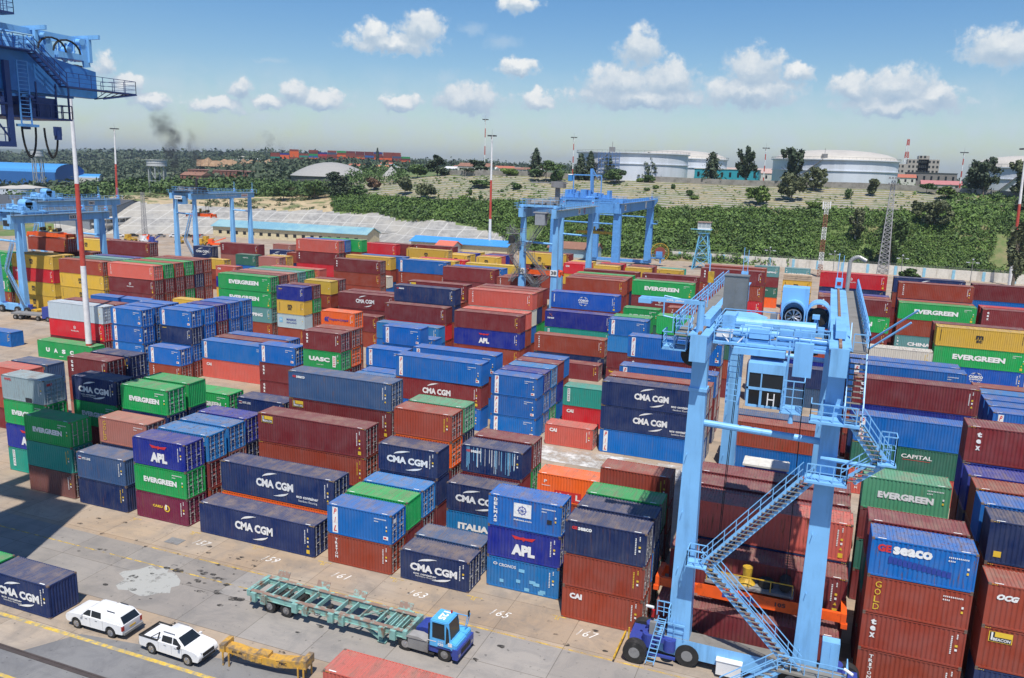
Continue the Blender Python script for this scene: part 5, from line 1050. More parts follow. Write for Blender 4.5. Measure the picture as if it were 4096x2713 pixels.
# --- quay crane back-reach, top left
X0 = QX; T = thing('quay_crane', 'huge dark blue ship-to-shore crane boom with railings entering at the upper left', 'quay crane', (X0, -20, 0)); YE_ = 21.4
b = MB()
for x in (0, -6.2):
    b.prism([(-30, 37.9), (YE_-7, 37.75), (YE_, 37.75), (YE_, 40.0), (YE_-5, 40.75), (-30, 40.75)], 'x', x-.9, x)
    b.box(x-1.1, -30, 40.76, x+.15, YE_-5.2, 40.82); b.box(x-1.05, -30, 37.6, x-.5, YE_-2, 37.8)
for y in range(-28, int(YE_), 6): b.box(-6.2, y, 39.2, -.9, y+.5, 40.2)
b.build('girder', STS, T)
b = MB()
for y in (YE_-.5, YE_-5.6, YE_-12.5): b.bar((.0, y, 40.7), (.0, y, 42.75), .28); b.bar((-6.4, y, 40.7), (-6.4, y, 42.75), .28); b.bar((-7.8, y, 42.75), (1.2, y, 42.75), .2, .34)
for x in (-.6, -5.6): b.bar((x, -30, 43.1), (x, YE_-.2, 42.45), .26, .42)
for x in (0, -4.9):
    for y0 in (YE_-1.0, YE_-4.4):
        b.bar((x-.8, y0-1.5, 40.7), (x-.8, y0-.2, 42.5), .3, .5); b.bar((x-.2, y0+.3, 40.3), (x-.2, y0-.1, 42.6), .28, .55); b.tube((x-.5, y0-.2, 42.3), (x+.0, y0-.2, 42.3), .28, n=14); b.tube((x-.9, y0-1.6, 41.5), (x+.1, y0-1.6, 41.5), .25, n=12)
b.box(-1.5, YE_-3.5, 40.8, -.1, YE_-.4, 41.3); b.box(-1.8, YE_-6.9, 40.8, -.3, YE_-5.8, 42.0); b.box(-4, YE_-6, 41, -2, YE_-3, 42.2)
rn = random.Random(12)
for i in range(110): y = rn.uniform(YE_-9, YE_-.5); x = rn.uniform(-6.5, .4); b.bar((x, y, 40.8), (x+rn.uniform(-.4, .4), y+rn.uniform(-1, 1), 40.8+rn.uniform(.4, 1.8)), rn.uniform(.04, .16))
b.build('sheave_frame', CB, T)
b = MB(); b.box(.15, YE_-4, 38.35, 1.2, YE_+3.2, 38.45); rails(b, [(1.15, YE_-4, 38.45), (1.15, YE_+3.2, 38.45), (-3, YE_+3.2, 38.45)], step=1.2, mids=(.33, .66), r=.022)
for x in (.2, 1.2): b.bar((x, YE_-.5, 37.7), (x, YE_+3.2, 38.35), .1)
for i in range(5): b.bar((.2, YE_+i*.7-.4, 37.7+i*.12), (1.2, YE_+i*.7-.1, 38.35), .05)
stair(b, (.8, YE_-4, 38.45), (.8, YE_-6.8, 40.8)); b.box(.2, YE_-12.6, 40.75, 1.3, YE_-6.8, 40.84); rails(b, [(1.25, YE_-14, 40.84), (1.25, YE_-6.8, 40.84)], step=.9, mids=(.33, .66), r=.022); stair(b, (.8, YE_-12.6, 40.84), (.8, YE_-16.4, 43.6)); b.box(.2, YE_-22, 43.6, 1.3, YE_-16.4, 43.7); rails(b, [(1.25, YE_-24, 43.7), (1.25, YE_-16.4, 43.7)], r=.022); b.box(-.5, YE_-13, 43.3, .9, YE_-8.0, 43.45); b.box(-.3, YE_-12, 42.9, .5, YE_-9.2, 43.3); rails(b, [(-.5, YE_-8.0, 43.45), (.85, YE_-8.0, 43.45), (.85, YE_-13, 43.45)], step=.8, mids=(.33, .66), r=.022)
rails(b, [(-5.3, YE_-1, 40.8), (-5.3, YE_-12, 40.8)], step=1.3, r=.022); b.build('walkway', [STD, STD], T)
b = MB()
for y in (YE_-8.7, YE_-11.6, YE_-15):
    for x in (.3, -5.5): b.bar((x, y, 33.6), (x, y, 39.9), .32, .42)
b.box(-5.6, YE_-15.2, 33.4, .5, YE_-8.5, 33.8); b.box(-5.6, YE_-15.2, 36.6, .5, YE_-8.5, 36.75); b.box(-5.2, YE_-9.2, 35.7, .2, YE_-2.9, 35.85)
rails(b, [(.4, YE_-8.5, 33.8), (.4, YE_-15.2, 33.8)], step=.8, mids=(.5,)); rails(b, [(.2, YE_-7, 35.85), (.2, YE_-2.9, 35.85), (-5, YE_-2.9, 35.85)], step=1.1, mids=(.5,), r=.035)
for y in (YE_-3.0, YE_-4.2, YE_-6): b.bar((.0, y, 35.8), (0, y, 38.6), .12); b.bar((-4, y, 35.8), (-4, y, 38.6), .12)
b.box(-3, YE_-6.9, 35.8, -.1, YE_-4.2, 37.4); b.box(-4.5, YE_-14, 36.8, -1, YE_-10, 38.4)
for i in range(36): y = rn.uniform(YE_-15, YE_-4); x = rn.uniform(-5, .3); z = rn.uniform(34, 38); b.box(x, y, z, x+rn.uniform(.1, .7), y+rn.uniform(.1, .8), z+rn.uniform(.1, .8))
for y in range(0, 3): b.bar((.4, YE_-8.7-y*2.2, 33.8), (.4, YE_-10.9-y*2.2, 36.6), .1)
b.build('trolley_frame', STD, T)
b = MB()
for x, y in ((.5, YE_-7.9), (.5, YE_-7.0)): b.bar((x, y, 35.1), (x, y, 40), .09)
for i in range(17): b.bar((.5, YE_-7.9, 35.2+i*.3), (.5, YE_-7.0, 35.2+i*.3), .05)
b.box(.1, YE_-8.1, 35.0, .8, YE_-6.6, 35.2); b.build('ladder', CBF, T)
b = MB()
for y0 in (YE_-7.0, YE_-5.0, YE_-12.5):
    for k_ in (0, .12): b.path([(.1, y0-.65*math.cos(a)*(1-k_), 35.0-2.4*math.sin(a)*(1-k_*.5)) for a in [i*math.pi/10 for i in range(11)]], .05, 6)
for y0, z0 in ((YE_-4.4, 41.2), (YE_-3, 41.2)): b.path([(.3, y0-1.3*math.cos(a), z0+1.0*math.sin(a)) for a in [i*math.pi/8 for i in range(9)]], .08, 6)
b.build('cable_loop', BLK, T)
b = MB()   # unseen landside legs; boxes between them added to cast one broad solid shadow
b.bar((-1.0, 1.8, 38.4), (-1.0, 1.8, .8), 1.6, 1.9); b.bar((3.5, 1.8, 38.4), (3.5, 1.8, .8), 1.5, 1.9); b.box(-2.2, .9, .4, 5.2, 2.8, 2.2)
for z in range(3, 38, 3): b.box(-.2, 1.2, z, 2.8, 2.4, z+2.1)
b.build('landside_leg', CB, T)
b = MB(); b.bar((-8.5, 1.8, 38.4), (-8.5, 1.8, .8), 1.6, 1.9); b.box(-8.6, 1.2, 37.6, 4.2, 2.6, 38.5); b.build('landside_leg', CB, T)

T = thing('canopy_trailer', 'low white-roofed trailer in the lane behind the near gantry crane', 'trailer', (54.0, 31.2, 0)); b = MB(); b.box(-2.2, -1.2, .9, 2.2, 1.2, 1.2, 1); b.box(-2.1, -1.1, 1.2, 2.1, 1.1, 3.2, 2)
for x in (-2.1, -.7, .7, 2.1): b.bar((x, -1.2, 3.45), (x, 1.2, 3.45), .06)
b.box(-2.3, -1.3, 3.2, 2.3, 1.3, 3.4); b.build('body', [mat('canvas_white', (.62, .60, .54), .8), GRY, DBL], T)
for x in (-1.5, 1.5):
    for y in (-1, 1): wheel(T, x, y, .45, .3)
# ---------------------------------------------------------------- vehicles
def bevelled(m, name, mats, parent, w=.05, seg=2, smooth=True):
    me = m.mesh(name, mats if isinstance(mats, list) else [mats]); bm = bmesh.new(); bm.from_mesh(me); bmesh.ops.remove_doubles(bm, verts=bm.verts, dist=1e-4); bmesh.ops.recalc_face_normals(bm, faces=bm.faces)
    es = [e for e in bm.edges if len(e.link_faces) == 2 and e.calc_face_angle(0) > .45]
    bmesh.ops.bevel(bm, geom=es, offset=w, segments=seg, affect='EDGES', clamp_overlap=True); bm.to_mesh(me); bm.free()
    if smooth:
        me.polygons.foreach_set('use_smooth', [True]*len(me.polygons)); me.set_sharp_from_angle(angle=R(38))
    return link(name, me, parent)
def loft(rings):   # closed loft through rings of equal length
    m = MB(); n = len(rings[0])
    for r in rings: m.v += [tuple(p) for p in r]
    for i in range(len(rings)-1):
        for j in range(n): k = (j+1) % n; m.f.append((i*n+j, i*n+k, (i+1)*n+k, (i+1)*n+j)); m.m.append(0)
    m.f.append(tuple(range(n))); m.m.append(0); m.f.append(tuple((len(rings)-1)*n+j for j in reversed(range(n)))); m.m.append(0); return m
def pickup(label, x, y, rz, canopy):   # faces +x locally, origin mid, length 5.2
    T = thing('pickup_truck', label, 'pickup truck', (x, y, 0.016), rz, 'white pickups by the yellow line')
    # lower body with wheel arches cut into its side profile
    def arch(cx): return [(cx+.47*math.cos(a), .40+.47*math.sin(a)) for a in [R(180-i*22.5) for i in range(9)]]
    fw, rw = 1.62, -1.5
    prof = [(-2.6, .52), (-2.55, .42), (rw-.49, .40)]+arch(rw)+[(rw+.49, .38), (fw-.49, .38)]+arch(fw)+[(fw+.49, .40), (2.5, .42), (2.62, .60), (2.62, .78), (2.52, .98), (2.30, 1.10), (1.30, 1.20), (1.05, 1.18), (-2.6, 1.12)]
    m = MB(); n = len(prof)
    for yy, s in ((-.93, 0), (.93, 0)): m.v += [(p[0]-(.0 if abs(p[0]) < 2.2 else 0), yy*(1-.05*max(0, abs(p[0])-1.9)), p[1]) for p in prof]
    m.f.append(tuple(range(n))); m.f.append(tuple(n+i for i in reversed(range(n)))); m.m += [0, 0]
    for i in range(n): j = (i+1) % n; m.f.append((i, j, n+j, n+i)); m.m.append(0)
    body = bevelled(m, 'body', WHT, T, .07, 3)
    bl = MB(); bl.box(-2.3, -.80, .35, 2.3, .80, .95); bl.build('underbody', BLK, T)
    # greenhouse
    def ringz(z, x0, x1, w): return [(x0, -w, z), (x1, -w, z), (x1, w, z), (x0, w, z)]
    x0b, x1b, x0t, x1t = (-.85, 1.42, -.72, .55)
    m = loft([ringz(1.10, x0b, x1b, .84), ringz(1.66, x0t, x1t+.05, .70), ringz(1.74, x0t+.12, x1t-.12, .60)]); bevelled(m, 'cabin', WHT, T, .06, 3)
    g = MB()
    def side(s, pts): g.poly([(px, s*(.845-(pz-1.10)*.245+.012), pz) for px, pz in pts])
    for s in (-1, 1):
        side(s, [(.36, 1.17), (1.12, 1.17), (.62, 1.58), (.36, 1.60)]); side(s, [(-.62, 1.17), (.27, 1.17), (.27, 1.60), (-.56, 1.58)])
    ws = lambda t: (x1b+(x1t+.05-x1b)*t+.015, 1.10+.56*t)
    a, b_ = ws(.12), ws(.92); g.poly([(a[0], -.74, a[1]), (a[0], .74, a[1]), (b_[0], .62, b_[1]+.005), (b_[0], -.62, b_[1]+.005)])
    if canopy:
        m = loft([ringz(1.10, -2.58, -.80, .86), ringz(1.62, -2.15, -.70, .74), ringz(1.72, -2.05, -.74, .64)]); bevelled(m, 'canopy', WHT, T, .06, 3)
        for s in (-1, 1): side(s, [(-2.12, 1.19), (-1.0, 1.19), (-1.0, 1.55), (-1.98, 1.55)])
        g.poly([(-2.555, -.72, 1.16), (-2.555, .72, 1.16), (-2.215, .63, 1.57), (-2.215, -.63, 1.57)][::-1])
        r_b = MB()
        for s in (-.6, .6): r_b.bar((-1.7, s, 1.78), (-1.0, s, 1.80), .04)
        r_b.build('roof_rail', BLK, T)
    else:
        m = MB(); m.box(-2.5, -.76, 1.0, -.95, .76, 1.125); m.build('load_bed', BLK, T); m = MB(); m.box(-2.58, -.92, 1.12, -.9, -.80, 1.19); m.box(-2.58, .80, 1.12, -.9, .92, 1.19); m.box(-2.6, -.9, 1.12, -2.5, .9, 1.19); m.build('bed_rail', BLK, T)
        m = MB(); m.bar((-1.0, -.78, 1.15), (-.9, -.66, 1.66), .07); m.bar((-1.0, .78, 1.15), (-.9, .66, 1.66), .07); m.bar((-1.6, -.8, 1.17), (-.95, -.68, 1.6), .05); m.bar((-1.6, .8, 1.17), (-.95, .68, 1.6), .05); m.build('roll_bar', BLK, T)
        r_b = MB()
        for s in (-.62, .62): r_b.bar((-.6, s, 1.79), (.4, s, 1.79), .04)
        r_b.build('roof_rail', GRY, T)
    g.build('window', GLS, T, fix=False)
    for cx in (fw, rw):
        for s in (-1, 1):
            w = MB(); w.tube((cx, s*.66, .38), (cx, s*.92, .38), .385, n=24); o = w.build('wheel', BLK, T); w = MB(); w.tube((cx, s*.90, .38), (cx, s*.935, .38), .24, n=16)
            for i in range(6): a = i*math.pi/3; w.bar((cx, s*.94, .38), (cx+.22*math.cos(a), s*.94, .38+.22*math.sin(a)), .06, .03)
            w.build('rim', CHR, o)
    for s in (-1, 1):
        m = MB(); m.poly([(2.56, s*.55, .98), (2.60, s*.58, .82), (2.38, s*.925, .86), (2.30, s*.905, .99)]); m.build('headlight', CHR, T, fix=False)
        m = MB(); m.box(-2.615, s*.80-.07, .72, -2.50, s*.80+.11, 1.06); m.build('tail_light', REDL, T); m = MB(); m.box(.95, s*.98-.12, 1.12, 1.12, s*.98+.08, 1.28); m.build('wing_mirror', BLK if s < 0 else WHT, T)
        m = MB(); m.box(.55, s*.93-.015, .98, .75, s*.93+.02, 1.01); m.box(-.35, s*.93-.015, .98, -.15, s*.93+.02, 1.01); m.build('door_handle', GRY, T)
        m = MB()
        for xx in (-.84, .30, 1.2): m.box(xx, s*.932-.004, .5, xx+.012, s*.932+.004, 1.12)
        m.build('door_seam', GRY, T)
    m = MB(); m.box(2.58, -.5, .70, 2.64, .5, .93); m.box(2.56, -.6, .46, 2.635, .6, .62); m.build('grille', BLK, T); m = MB(); m.box(-2.72, -.85, .42, -2.58, .85, .58); m.build('bumper', GRY, T)
    m = MB(); m.box(-2.63, -.25, .72, -2.605, .25, .84); m.build('number_plate', YEL, T); return T
pickup('white pickup with a hard canopy and dark rear glass, facing left', 12.3, -15.35, R(181), True)
pickup('white pickup with an open load bed and black bed rails, facing right', 19.35, -15.7, R(-1.5), False)
MINT = mat('trailer_mint', (.22, .42, .38), .55, dirt=(.20, .09, .05), ds=1.3, dth=(.5, .66)); RTOP = mat('rusted_trailer_top', (.26, .17, .13), .8, dirt=(.24, .42, .38), ds=1.6, dth=(.5, .6))
def trailer():
    T = thing('skeletal_trailer', 'empty mint green container trailer with rusty guide flaps hitched to the blue terminal tractor', 'trailer', (26.7, -8.05, 0.004), R(-1.0)); b = MB()
    for y in (-1.05, 1.05):
        b.box(-6.6, y-.09, 1.0, 6.5, y+.09, 1.42); b.box(-6.6, y-.16, 1.42, 6.5, y+.16, 1.46, 1); b.box(-6.6, y-.16, .96, 6.5, y+.16, 1.0)
    for x in (-6.55, -5.6, -4.9, -4.0, -3.3, -2.0, -1.0, .6, 1.5, 2.6, 4.0, 4.7, 5.2, 5.7, 6.4): b.box(x-.06, -.96, 1.06, x+.06, .96, 1.38)
    for x in (5.0, 5.5, 6.0): b.box(x-.04, -.6, 1.1, x+.04, .6, 1.36)
    b.box(-6.9, -1.25, 1.0, -6.6, 1.25, 1.5); b.box(6.4, -1.25, .95, 6.7, 1.25, 1.5, 0)
    for x in (-5.9, -2.2, .9, 5.1):
        for q in (-.35, .55): b.box(x+q-.2, -1.42, .72, x+q+.25, -1.15, 1.42); b.box(x+q-.2, 1.15, .9, x+q+.25, 1.42, 1.42)
    b.bar((3.0, -.9, 1.0), (4.6, -.9, .15), .18); b.bar((4.6, -.9, 1.0), (4.6, -.9, .12), .14); b.bar((3.0, .9, 1.0), (4.6, .9, .15), .18); b.box(4.3, -1.1, .05, 4.95, -.6, .14); b.box(4.3, .6, .05, 4.95, 1.1, .14)
    b.bar((2.0, -.9, 1.2), (3.6, .9, 1.2), .08)
    b.build('chassis', [MINT, RTOP], T)
    for x in (-5.7, -2.05, 1.2, 5.1):
        b = MB(); b.box(x-.55, 1.15, 1.38, x+.55, 1.5, 1.44); b.bar((x, 1.48, 1.42), (x, 1.75, 1.82), 1.1, .05, m=1); b.build('guide_flap', [MINT, RTOP], T)
    b = MB(); b.box(-5.6, -.5, .6, -3.0, .5, .95); b.bar((-4.95, -.9, .52), (-4.95, .9, .52), .16); b.bar((-3.45, -.9, .52), (-3.45, .9, .52), .16); b.tube((-.4, -.3, .95), (-.4, .3, .95), .18, n=10); b.build('axle', BLK, T)
    for x in (-4.95, -3.45):
        for y in (-1.0, -.66, .66, 1.0):
            w = MB(); w.tube((x, y-.14, .52), (x, y+.14, .52), .52, n=22); o = w.build('wheel', BLK, T)
            if abs(y) > .9: s = -1 if y < 0 else 1; w = MB(); w.tube((x, y+s*.10, .52), (x, y+s*.15, .52), .28, n=16); w.tube((x, y+s*.12, .52), (x, y+s*.22, .52), .1, n=10); w.build('rim', GRY, o)
    m = MB(); rect(m, -.25, -.1, .25, .1, 'k', 0); put(m, 'ZDA 756', 0, 0, .42, .1, 'w'); o = m.build('number_plate', LM, T, fix=False); o.location = (-.45, -1.46, 1.15)
trailer()
TB = mat('tractor_light_blue', (.10, .42, .78), .4, dirt=(.12, .18, .25), ds=2, dth=(.6, .75))
def tractor():
    T = thing('terminal_tractor', 'light blue terminal tractor with number 125 on its cab roof pulling the mint trailer', 'terminal tractor', (34.6, -8.2, 0.004), R(-1.5)); b = MB()
    b.box(-2.4, -.5, .55, 2.5, .5, .95); b.box(-1.0, -1.1, .5, 2.6, 1.15, .95, 1); b.prism([(-1.0, .95), (-1.0, 1.35), (-.5, 1.5), (.5, 1.5), (.5, .95)], 'y', -.2, 1.2, 1); b.box(2.35, -1.25, .38, 2.75, 1.25, 1.15, 1); b.box(-1.1, -1.2, .35, .45, -.55, 1.15, 2); b.prism([(-1.3, 1.15), (-1.0, 1.35), (-.2, 1.38), (.35, 1.2)], 'y', -1.25, -.5, 3); b.build('chassis', [BLK, DBL, GRY, mat('dusty_cover', (.30, .29, .28), .8)], T)
    b = MB(); b.prism([(.55, .95), (2.62, .95), (2.62, 1.45), (2.15, 1.62), (1.98, 2.95), (.62, 2.95)], 'y', -1.2, .35); cab = bevelled(b, 'cab', TB, T, .06, 2); b = MB(); b.box(.9, .38, .95, 2.6, 1.2, 1.5); bevelled(b, 'bonnet', TB, T, .05, 2)
    g = MB()
    for y, s in ((-1.212, 1), (.362, -1)): g.poly([(.80, y, 1.65), (1.75, y, 1.65), (1.72, y, 2.78), (.80, y, 2.78)]); g.poly([(1.82, y, 1.35), (2.12, y, 1.55), (2.02, y, 2.5), (1.86, y, 2.7)])
    g.poly([(2.165, -1.08, 1.68), (2.165, .24, 1.68), (2.005, .24, 2.85), (2.005, -1.08, 2.85)]); g.poly([(.60, -1.0, 1.7), (.60, .2, 1.7), (.60, .2, 2.7), (.60, -1.0, 2.7)]); g.build('window', GLS, cab, fix=False)
    m = MB(); put(m, '125', 0, 0, 1.1, .55, 'w', .05, y=0); o = m.build('roof_number', LM, cab, fix=False); o.rotation_euler = (R(-90), 0, R(-90)); o.location = (1.3, -.42, 2.965)
    m = MB(); put(m, '125', 0, 0, .42, .2, 'w', .05, y=0); put(m, 'MOVEIT', 0, .2, .4, .1, 'w', .0, y=0); rect(m, .55, .0, .85, .28, 'w', 0); rect(m, -1.0, .1, -.35, .16, 'w', 0); o = m.build('lettering', LM, cab, fix=False); o.location = (1.45, -1.215, 1.25)
    b = MB(); b.tube((.45, -1.0, 1.0), (.45, -1.0, 2.5), .07, n=8, m=1); b.path([(2.3, .7, 1.4), (2.5, .75, 2.6), (2.0, .2, 2.95), (1.9, .1, 2.97)], .03, 6); b.path([(2.3, .9, 1.4), (2.6, .95, 2.7), (2.5, .8, 2.9)], .03, 6); b.box(2.5, .75, 2.55, 2.58, .95, 2.95, 1); b.box(.45, -1.2, .3, .9, -.7, .36, 1); b.bar((.5, -1.2, .4), (.5, -1.2, 1.0), .05, m=1); b.build('exhaust_and_mirror_arm', [TB, BLK], T)
    b = MB(); b.tube((1.6, .1, 2.96), (1.6, .1, 3.12), .07, n=10); b.build('beacon', REDL, cab)
    for x, r_, ys in ((-1.35, .52, (-1.0, -.66, .66, 1.0)), (1.7, .50, (-1.0, 1.0))):
        for y in ys:
            w = MB(); w.tube((x, y-.14, r_), (x, y+.14, r_), r_, n=22); o = w.build('wheel', BLK, T)
            if abs(y) > .9: s = -1 if y < 0 else 1; w = MB(); w.tube((x, y+s*.10, r_), (x, y+s*.15, r_), .28, n=16); w.tube((x, y+s*.12, r_), (x, y+s*.20, r_), .11, n=10); w.build('rim', GRY if x > 0 else CHR, o)
    b = MB(); b.prism([(1.1, .95), (1.25, 1.1), (2.15, 1.1), (2.3, .95)], 'y', -1.2, -.9); b.build('mudguard', DBL, T); b = MB(); b.box(2.72, -1.1, .55, 2.78, -.85, .75); b.box(2.72, .85, .55, 2.78, 1.1, .75); b.box(2.745, -.7, .6, 2.77, .7, .95, 1); b.build('headlight', [CHR, BLK], T)
tractor()
def yellow_beam():
    T = thing('lifting_beam', 'yellow steel lifting beam on short legs lying beside the white pickup', 'lifting beam', (26.0, -14.9, 0.016), R(5)); b = MB()
    top = [(-3.0, 1.3), (-2.4, 1.3), (-.9, 1.12), (.9, 1.08), (2.4, 1.3), (3.0, 1.35), (3.0, .85), (2.4, .8), (.9, .55), (-.9, .6), (-2.4, .85), (-3.0, .9)]
    b.prism(top, 'y', -.35, .35); b.box(-3.2, -.55, 1.0, -2.85, .55, 1.55); b.box(2.85, -.55, 1.0, 3.2, .55, 1.6)
    for x in (-3.0, -2.55, 2.6, 3.0):
        for y in (-.5, .5): b.bar((x, y, 1.0), (x, y, .02), .09)
    for x in (-1.6, -.9, -.4, .9): b.box(x, -.40, .7, x+.25, -.35, 1.0)
    b.box(-.6, -.3, 1.1, .3, .3, 1.3); b.build('frame', mat('weathered_yellow', (.62, .34, .05), .6, dirt=(.20, .15, .10), ds=1.4, dth=(.42, .6)), T); m = MB(); put(m, 'ZPMC', 0, 0, .8, .22, 'k', y=0); o = m.build('lettering', LM, T, fix=False); o.location = (1.3, -.37, .95); m = MB(); put(m, 'SWL 40t', 0, 0, .8, .16, 'k', y=0); o = m.build('lettering', LM, T, fix=False); o.location = (-2.0, -.37, 1.05)
yellow_beam()
def blue_cab():   # tractor cab entering at the bottom right edge
    T = thing('terminal_tractor', 'white-roofed blue tractor cab at the bottom edge by the red-brown stack', 'terminal tractor', (64.2, -5.4, 0.004), R(-3)); b = MB(); b.prism([(-.8, .9), (.9, .9), (.75, 2.85), (-.75, 2.85)], 'y', -.9, .9); c = bevelled(b, 'cab', TB, T, .05, 2); b = MB(); b.box(-.82, -.95, 2.86, .82, .95, 2.93); b.build('roof', WHT, c); g = MB(); g.poly([(-.65, -.912, 1.6), (.7, -.912, 1.6), (.68, -.912, 2.7), (-.62, -.912, 2.7)]); g.poly([(-.79, -.75, 1.6), (-.79, .75, 1.6), (-.765, .75, 2.7), (-.765, -.75, 2.7)]); g.build('window', GLS, c, fix=False)
    b = MB(); b.box(-3.6, -.5, .5, .9, .5, .9); b.box(-.9, -1.0, .5, .95, 1.0, .95, 1); b.path([(-.7, -.95, 2.9), (-1.2, -1.0, 2.6), (-1.2, -1.0, 1.8), (-.8, -.95, 1.7)], .035, 6, 2); b.bar((.2, .3, 2.9), (-.1, .3, 3.5), .04, m=2); b.build('chassis', [BLK, DBL, TB], T)
    for x in (-2.6, .2):
        for y in (-.95, .95): wheel(T, x, y, .5, .3)
blue_cab()
# yard tractors and small vehicles far left
def tiny_truck(label, x, y, rz, c):
    T = thing('yard_truck', label, 'truck', (x, y, .01), rz); b = MB(); b.box(-6, -1.1, 1.0, 1.2, 1.1, 1.35, 1); b.prism([(1.5, .6), (3.6, .6), (3.6, 1.5), (3.2, 2.9), (1.6, 2.9)], 'y', -1.15, 1.15); b.build('body', [c, GRY], T); g = MB(); g.poly([(3.62, -1, 1.6), (3.62, 1, 1.6), (3.26, 1, 2.7), (3.26, -1, 2.7)]); g.build('window', GLS, T, fix=False)
    for xx in (-5, -3.8, .4, 2.8):
        for yy in (-1, 1): wheel(T, xx, yy, .5, .35)
tiny_truck('dark blue yard truck beside the wheels of the 032 crane', -89.5, 62.5, R(8), DBL)
def tipped(label, x, y, c): T = thing('service_hut', label, 'hut', (x, y, 0)); b = MB(); b.box(-1.5, -1.2, 0, 1.5, 1.2, 2.4); b.box(-1.6, -1.3, 2.4, 1.6, 1.3, 2.5, 1); b.build('wall', [c, WHT], T)
tipped('white site hut between the 032 crane legs', -93.5, 63.8+8, WHT); tipped('small white hut behind the silver container', -68, 50.5, WHT)
# ---------------------------------------------------------------- masts and towers
MRED = mat('mast_red', (.48, .06, .04), .55, dirt=(.4, .2, .16)); MWH = mat('mast_white', (.74, .74, .74), .5)
def mast(label, x, y, z0, zt, bands, r0, r1, head=True, lean=0):
    T = thing('lighting_mast', label, 'lighting mast', (x, y, z0)); zs = [z0]+[b_ for b_ in bands if z0 < b_ < zt]+[zt]
    b = MB()
    for i, (a, c_) in enumerate(zip(zs[:-1], zs[1:])):
        ra = r0+(r1-r0)*(a-z0)/(zt-z0); rb = r0+(r1-r0)*(c_-z0)/(zt-z0); k = (len(zs)-2-i+1) % 2; b.tube((lean*(a-z0), 0, a-z0), (lean*(c_-z0), 0, c_-z0), ra, rb, n=14, m=k)
    b.build('pole', [MRED, MWH] if len(zs) % 2 == 0 or True else [MWH, MRED], T)
    if head:
        b = MB(); h = zt-z0; X = lean*h
        for i in range(16): a, a2 = i*math.pi/8, (i+1)*math.pi/8; b.bar((X+1.3*math.cos(a), 1.3*math.sin(a), h), (X+1.3*math.cos(a2), 1.3*math.sin(a2), h), .09)
        for i in range(8): a = i*math.pi/4; b.bar((X, 0, h), (X+1.3*math.cos(a), 1.3*math.sin(a), h), .07); b.box(X+1.5*math.cos(a)-.33, 1.5*math.sin(a)-.33, h-.25, X+1.5*math.cos(a)+.33, 1.5*math.sin(a)+.33, h+.2)
        b.box(X-.3, -.3, h-1.3, X-.05, .1, h-.3); b.tube((X, 0, h), (X, 0, h+2.5), .03, n=5); b.build('lamp_ring', mat('lamp_grey', (.05, .05, .055), .5), T)
    return T
mast('tall white and red mast in front of the silver container, top behind the quay crane', -52.0, 41.0, 0, 46, (3.2, 15.8, 28.6), .50, .22, lean=.006)
mast('white and red lighting mast standing in front of the dark green woods at left', -256.2, 240, 0, 45.5, (10.5, 29.5, 30), .7, .3) if False else mast('white and red lighting mast standing in front of the dark green woods at left', -256.6, 240, 0, 45.5, (14.0, 29.5), .65, .3, lean=.04)
mast('tall white mast with one red band rising from the middle of the yard', -67.5, 245, 0, 45, (13.0, 28.1), .62, .26)
mast('white mast with one red band at the right edge of the yard', 114.5, 250, 0, 43.5, (11.3, 26.4), .66, .26, lean=-.03)
for i, (x, y, z0, zt, lb) in enumerate(((-136.8, 400, 30, 60.5, 'thin red and white striped mast just left of the tall middle mast'), (-82, 400, 30, 51, 'short red and white striped mast left of the big storage tanks'), (23, 400, 29, 47, 'short red and white striped mast between the two groups of tanks'), (115, 400, 29, 46.6, 'short red and white striped mast behind the dark conifer at right'))):
    h = (zt-z0)/6; mast(lb, x, y, z0, zt, [z0+h*k for k in (1, 2, 3, 4, 5)], .32, .22)
def lattice(b, x, y, z0, z1, w0, w1, n, t=.12, m=None, legs=4):
    P = lambda i, k: (x+(w0+(w1-w0)*i/n)/2*((-1, 1, 1, -1)[k]), y+(w0+(w1-w0)*i/n)/2*((-1, -1, 1, 1)[k]), z0+(z1-z0)*i/n)
    for i in range(n):
        mm = m(i) if m else 0
        for k in range(4):
            j = (k+1) % 4; b.bar(P(i, k), P(i+1, k), t*1.3, m=mm); b.bar(P(i, k), P(i+1, j) if i % 2 else P(i+1, j), t*.75, m=mm); b.bar(P(i, j), P(i+1, k), t*.75, m=mm); b.bar(P(i+1, k), P(i+1, j), t*.7, m=mm)
T = thing('lattice_tower', 'tall grey steel lattice mast with floodlights at the foot of the green slope', 'lattice tower', (77, 262, 0)); b = MB(); lattice(b, 0, 0, 0, 32.5, 3.6, 1.0, 20, .16); b.build('frame', mat('lattice_grey', (.36, .36, .37), .6), T); b = MB()
for z in (31.0, 33.0):
    b.box(-1.7, -1.5, z, 1.7, 1.5, z+.12)
    for i in range(4): b.box(-1.7+i*.95, -1.7, z+.2, -1.1+i*.95, -1.3, z+.75)
b.build('floodlight', GRY, T)
T = thing('lattice_tower', 'slim red and white lattice antenna mast beside the bright red container', 'lattice tower', (56.3, 238, 0)); b = MB(); lattice(b, 0, 0, 0, 25.0, 1.5, 1.1, 24, .11, m=lambda i: (i//4) % 2); b.build('frame', [mat('rusty_red', (.27, .09, .06), .7), MWH], T); b = MB(); b.box(-1.3, -.5, 22.6, -.9, -.1, 25.2); b.box(.9, -.4, 22.8, 1.25, 0, 25.2); b.build('antenna', WHT, T)
T = thing('lattice_tower', 'thin grey lattice mast in front of the grey gabled warehouse', 'lattice tower', (-205, 205, 0)); b = MB(); lattice(b, 0, 0, 0, 19.0, 1.5, .9, 14, .1); b.build('frame', mat('lattice_grey_far', (.26, .26, .27), .6), T)
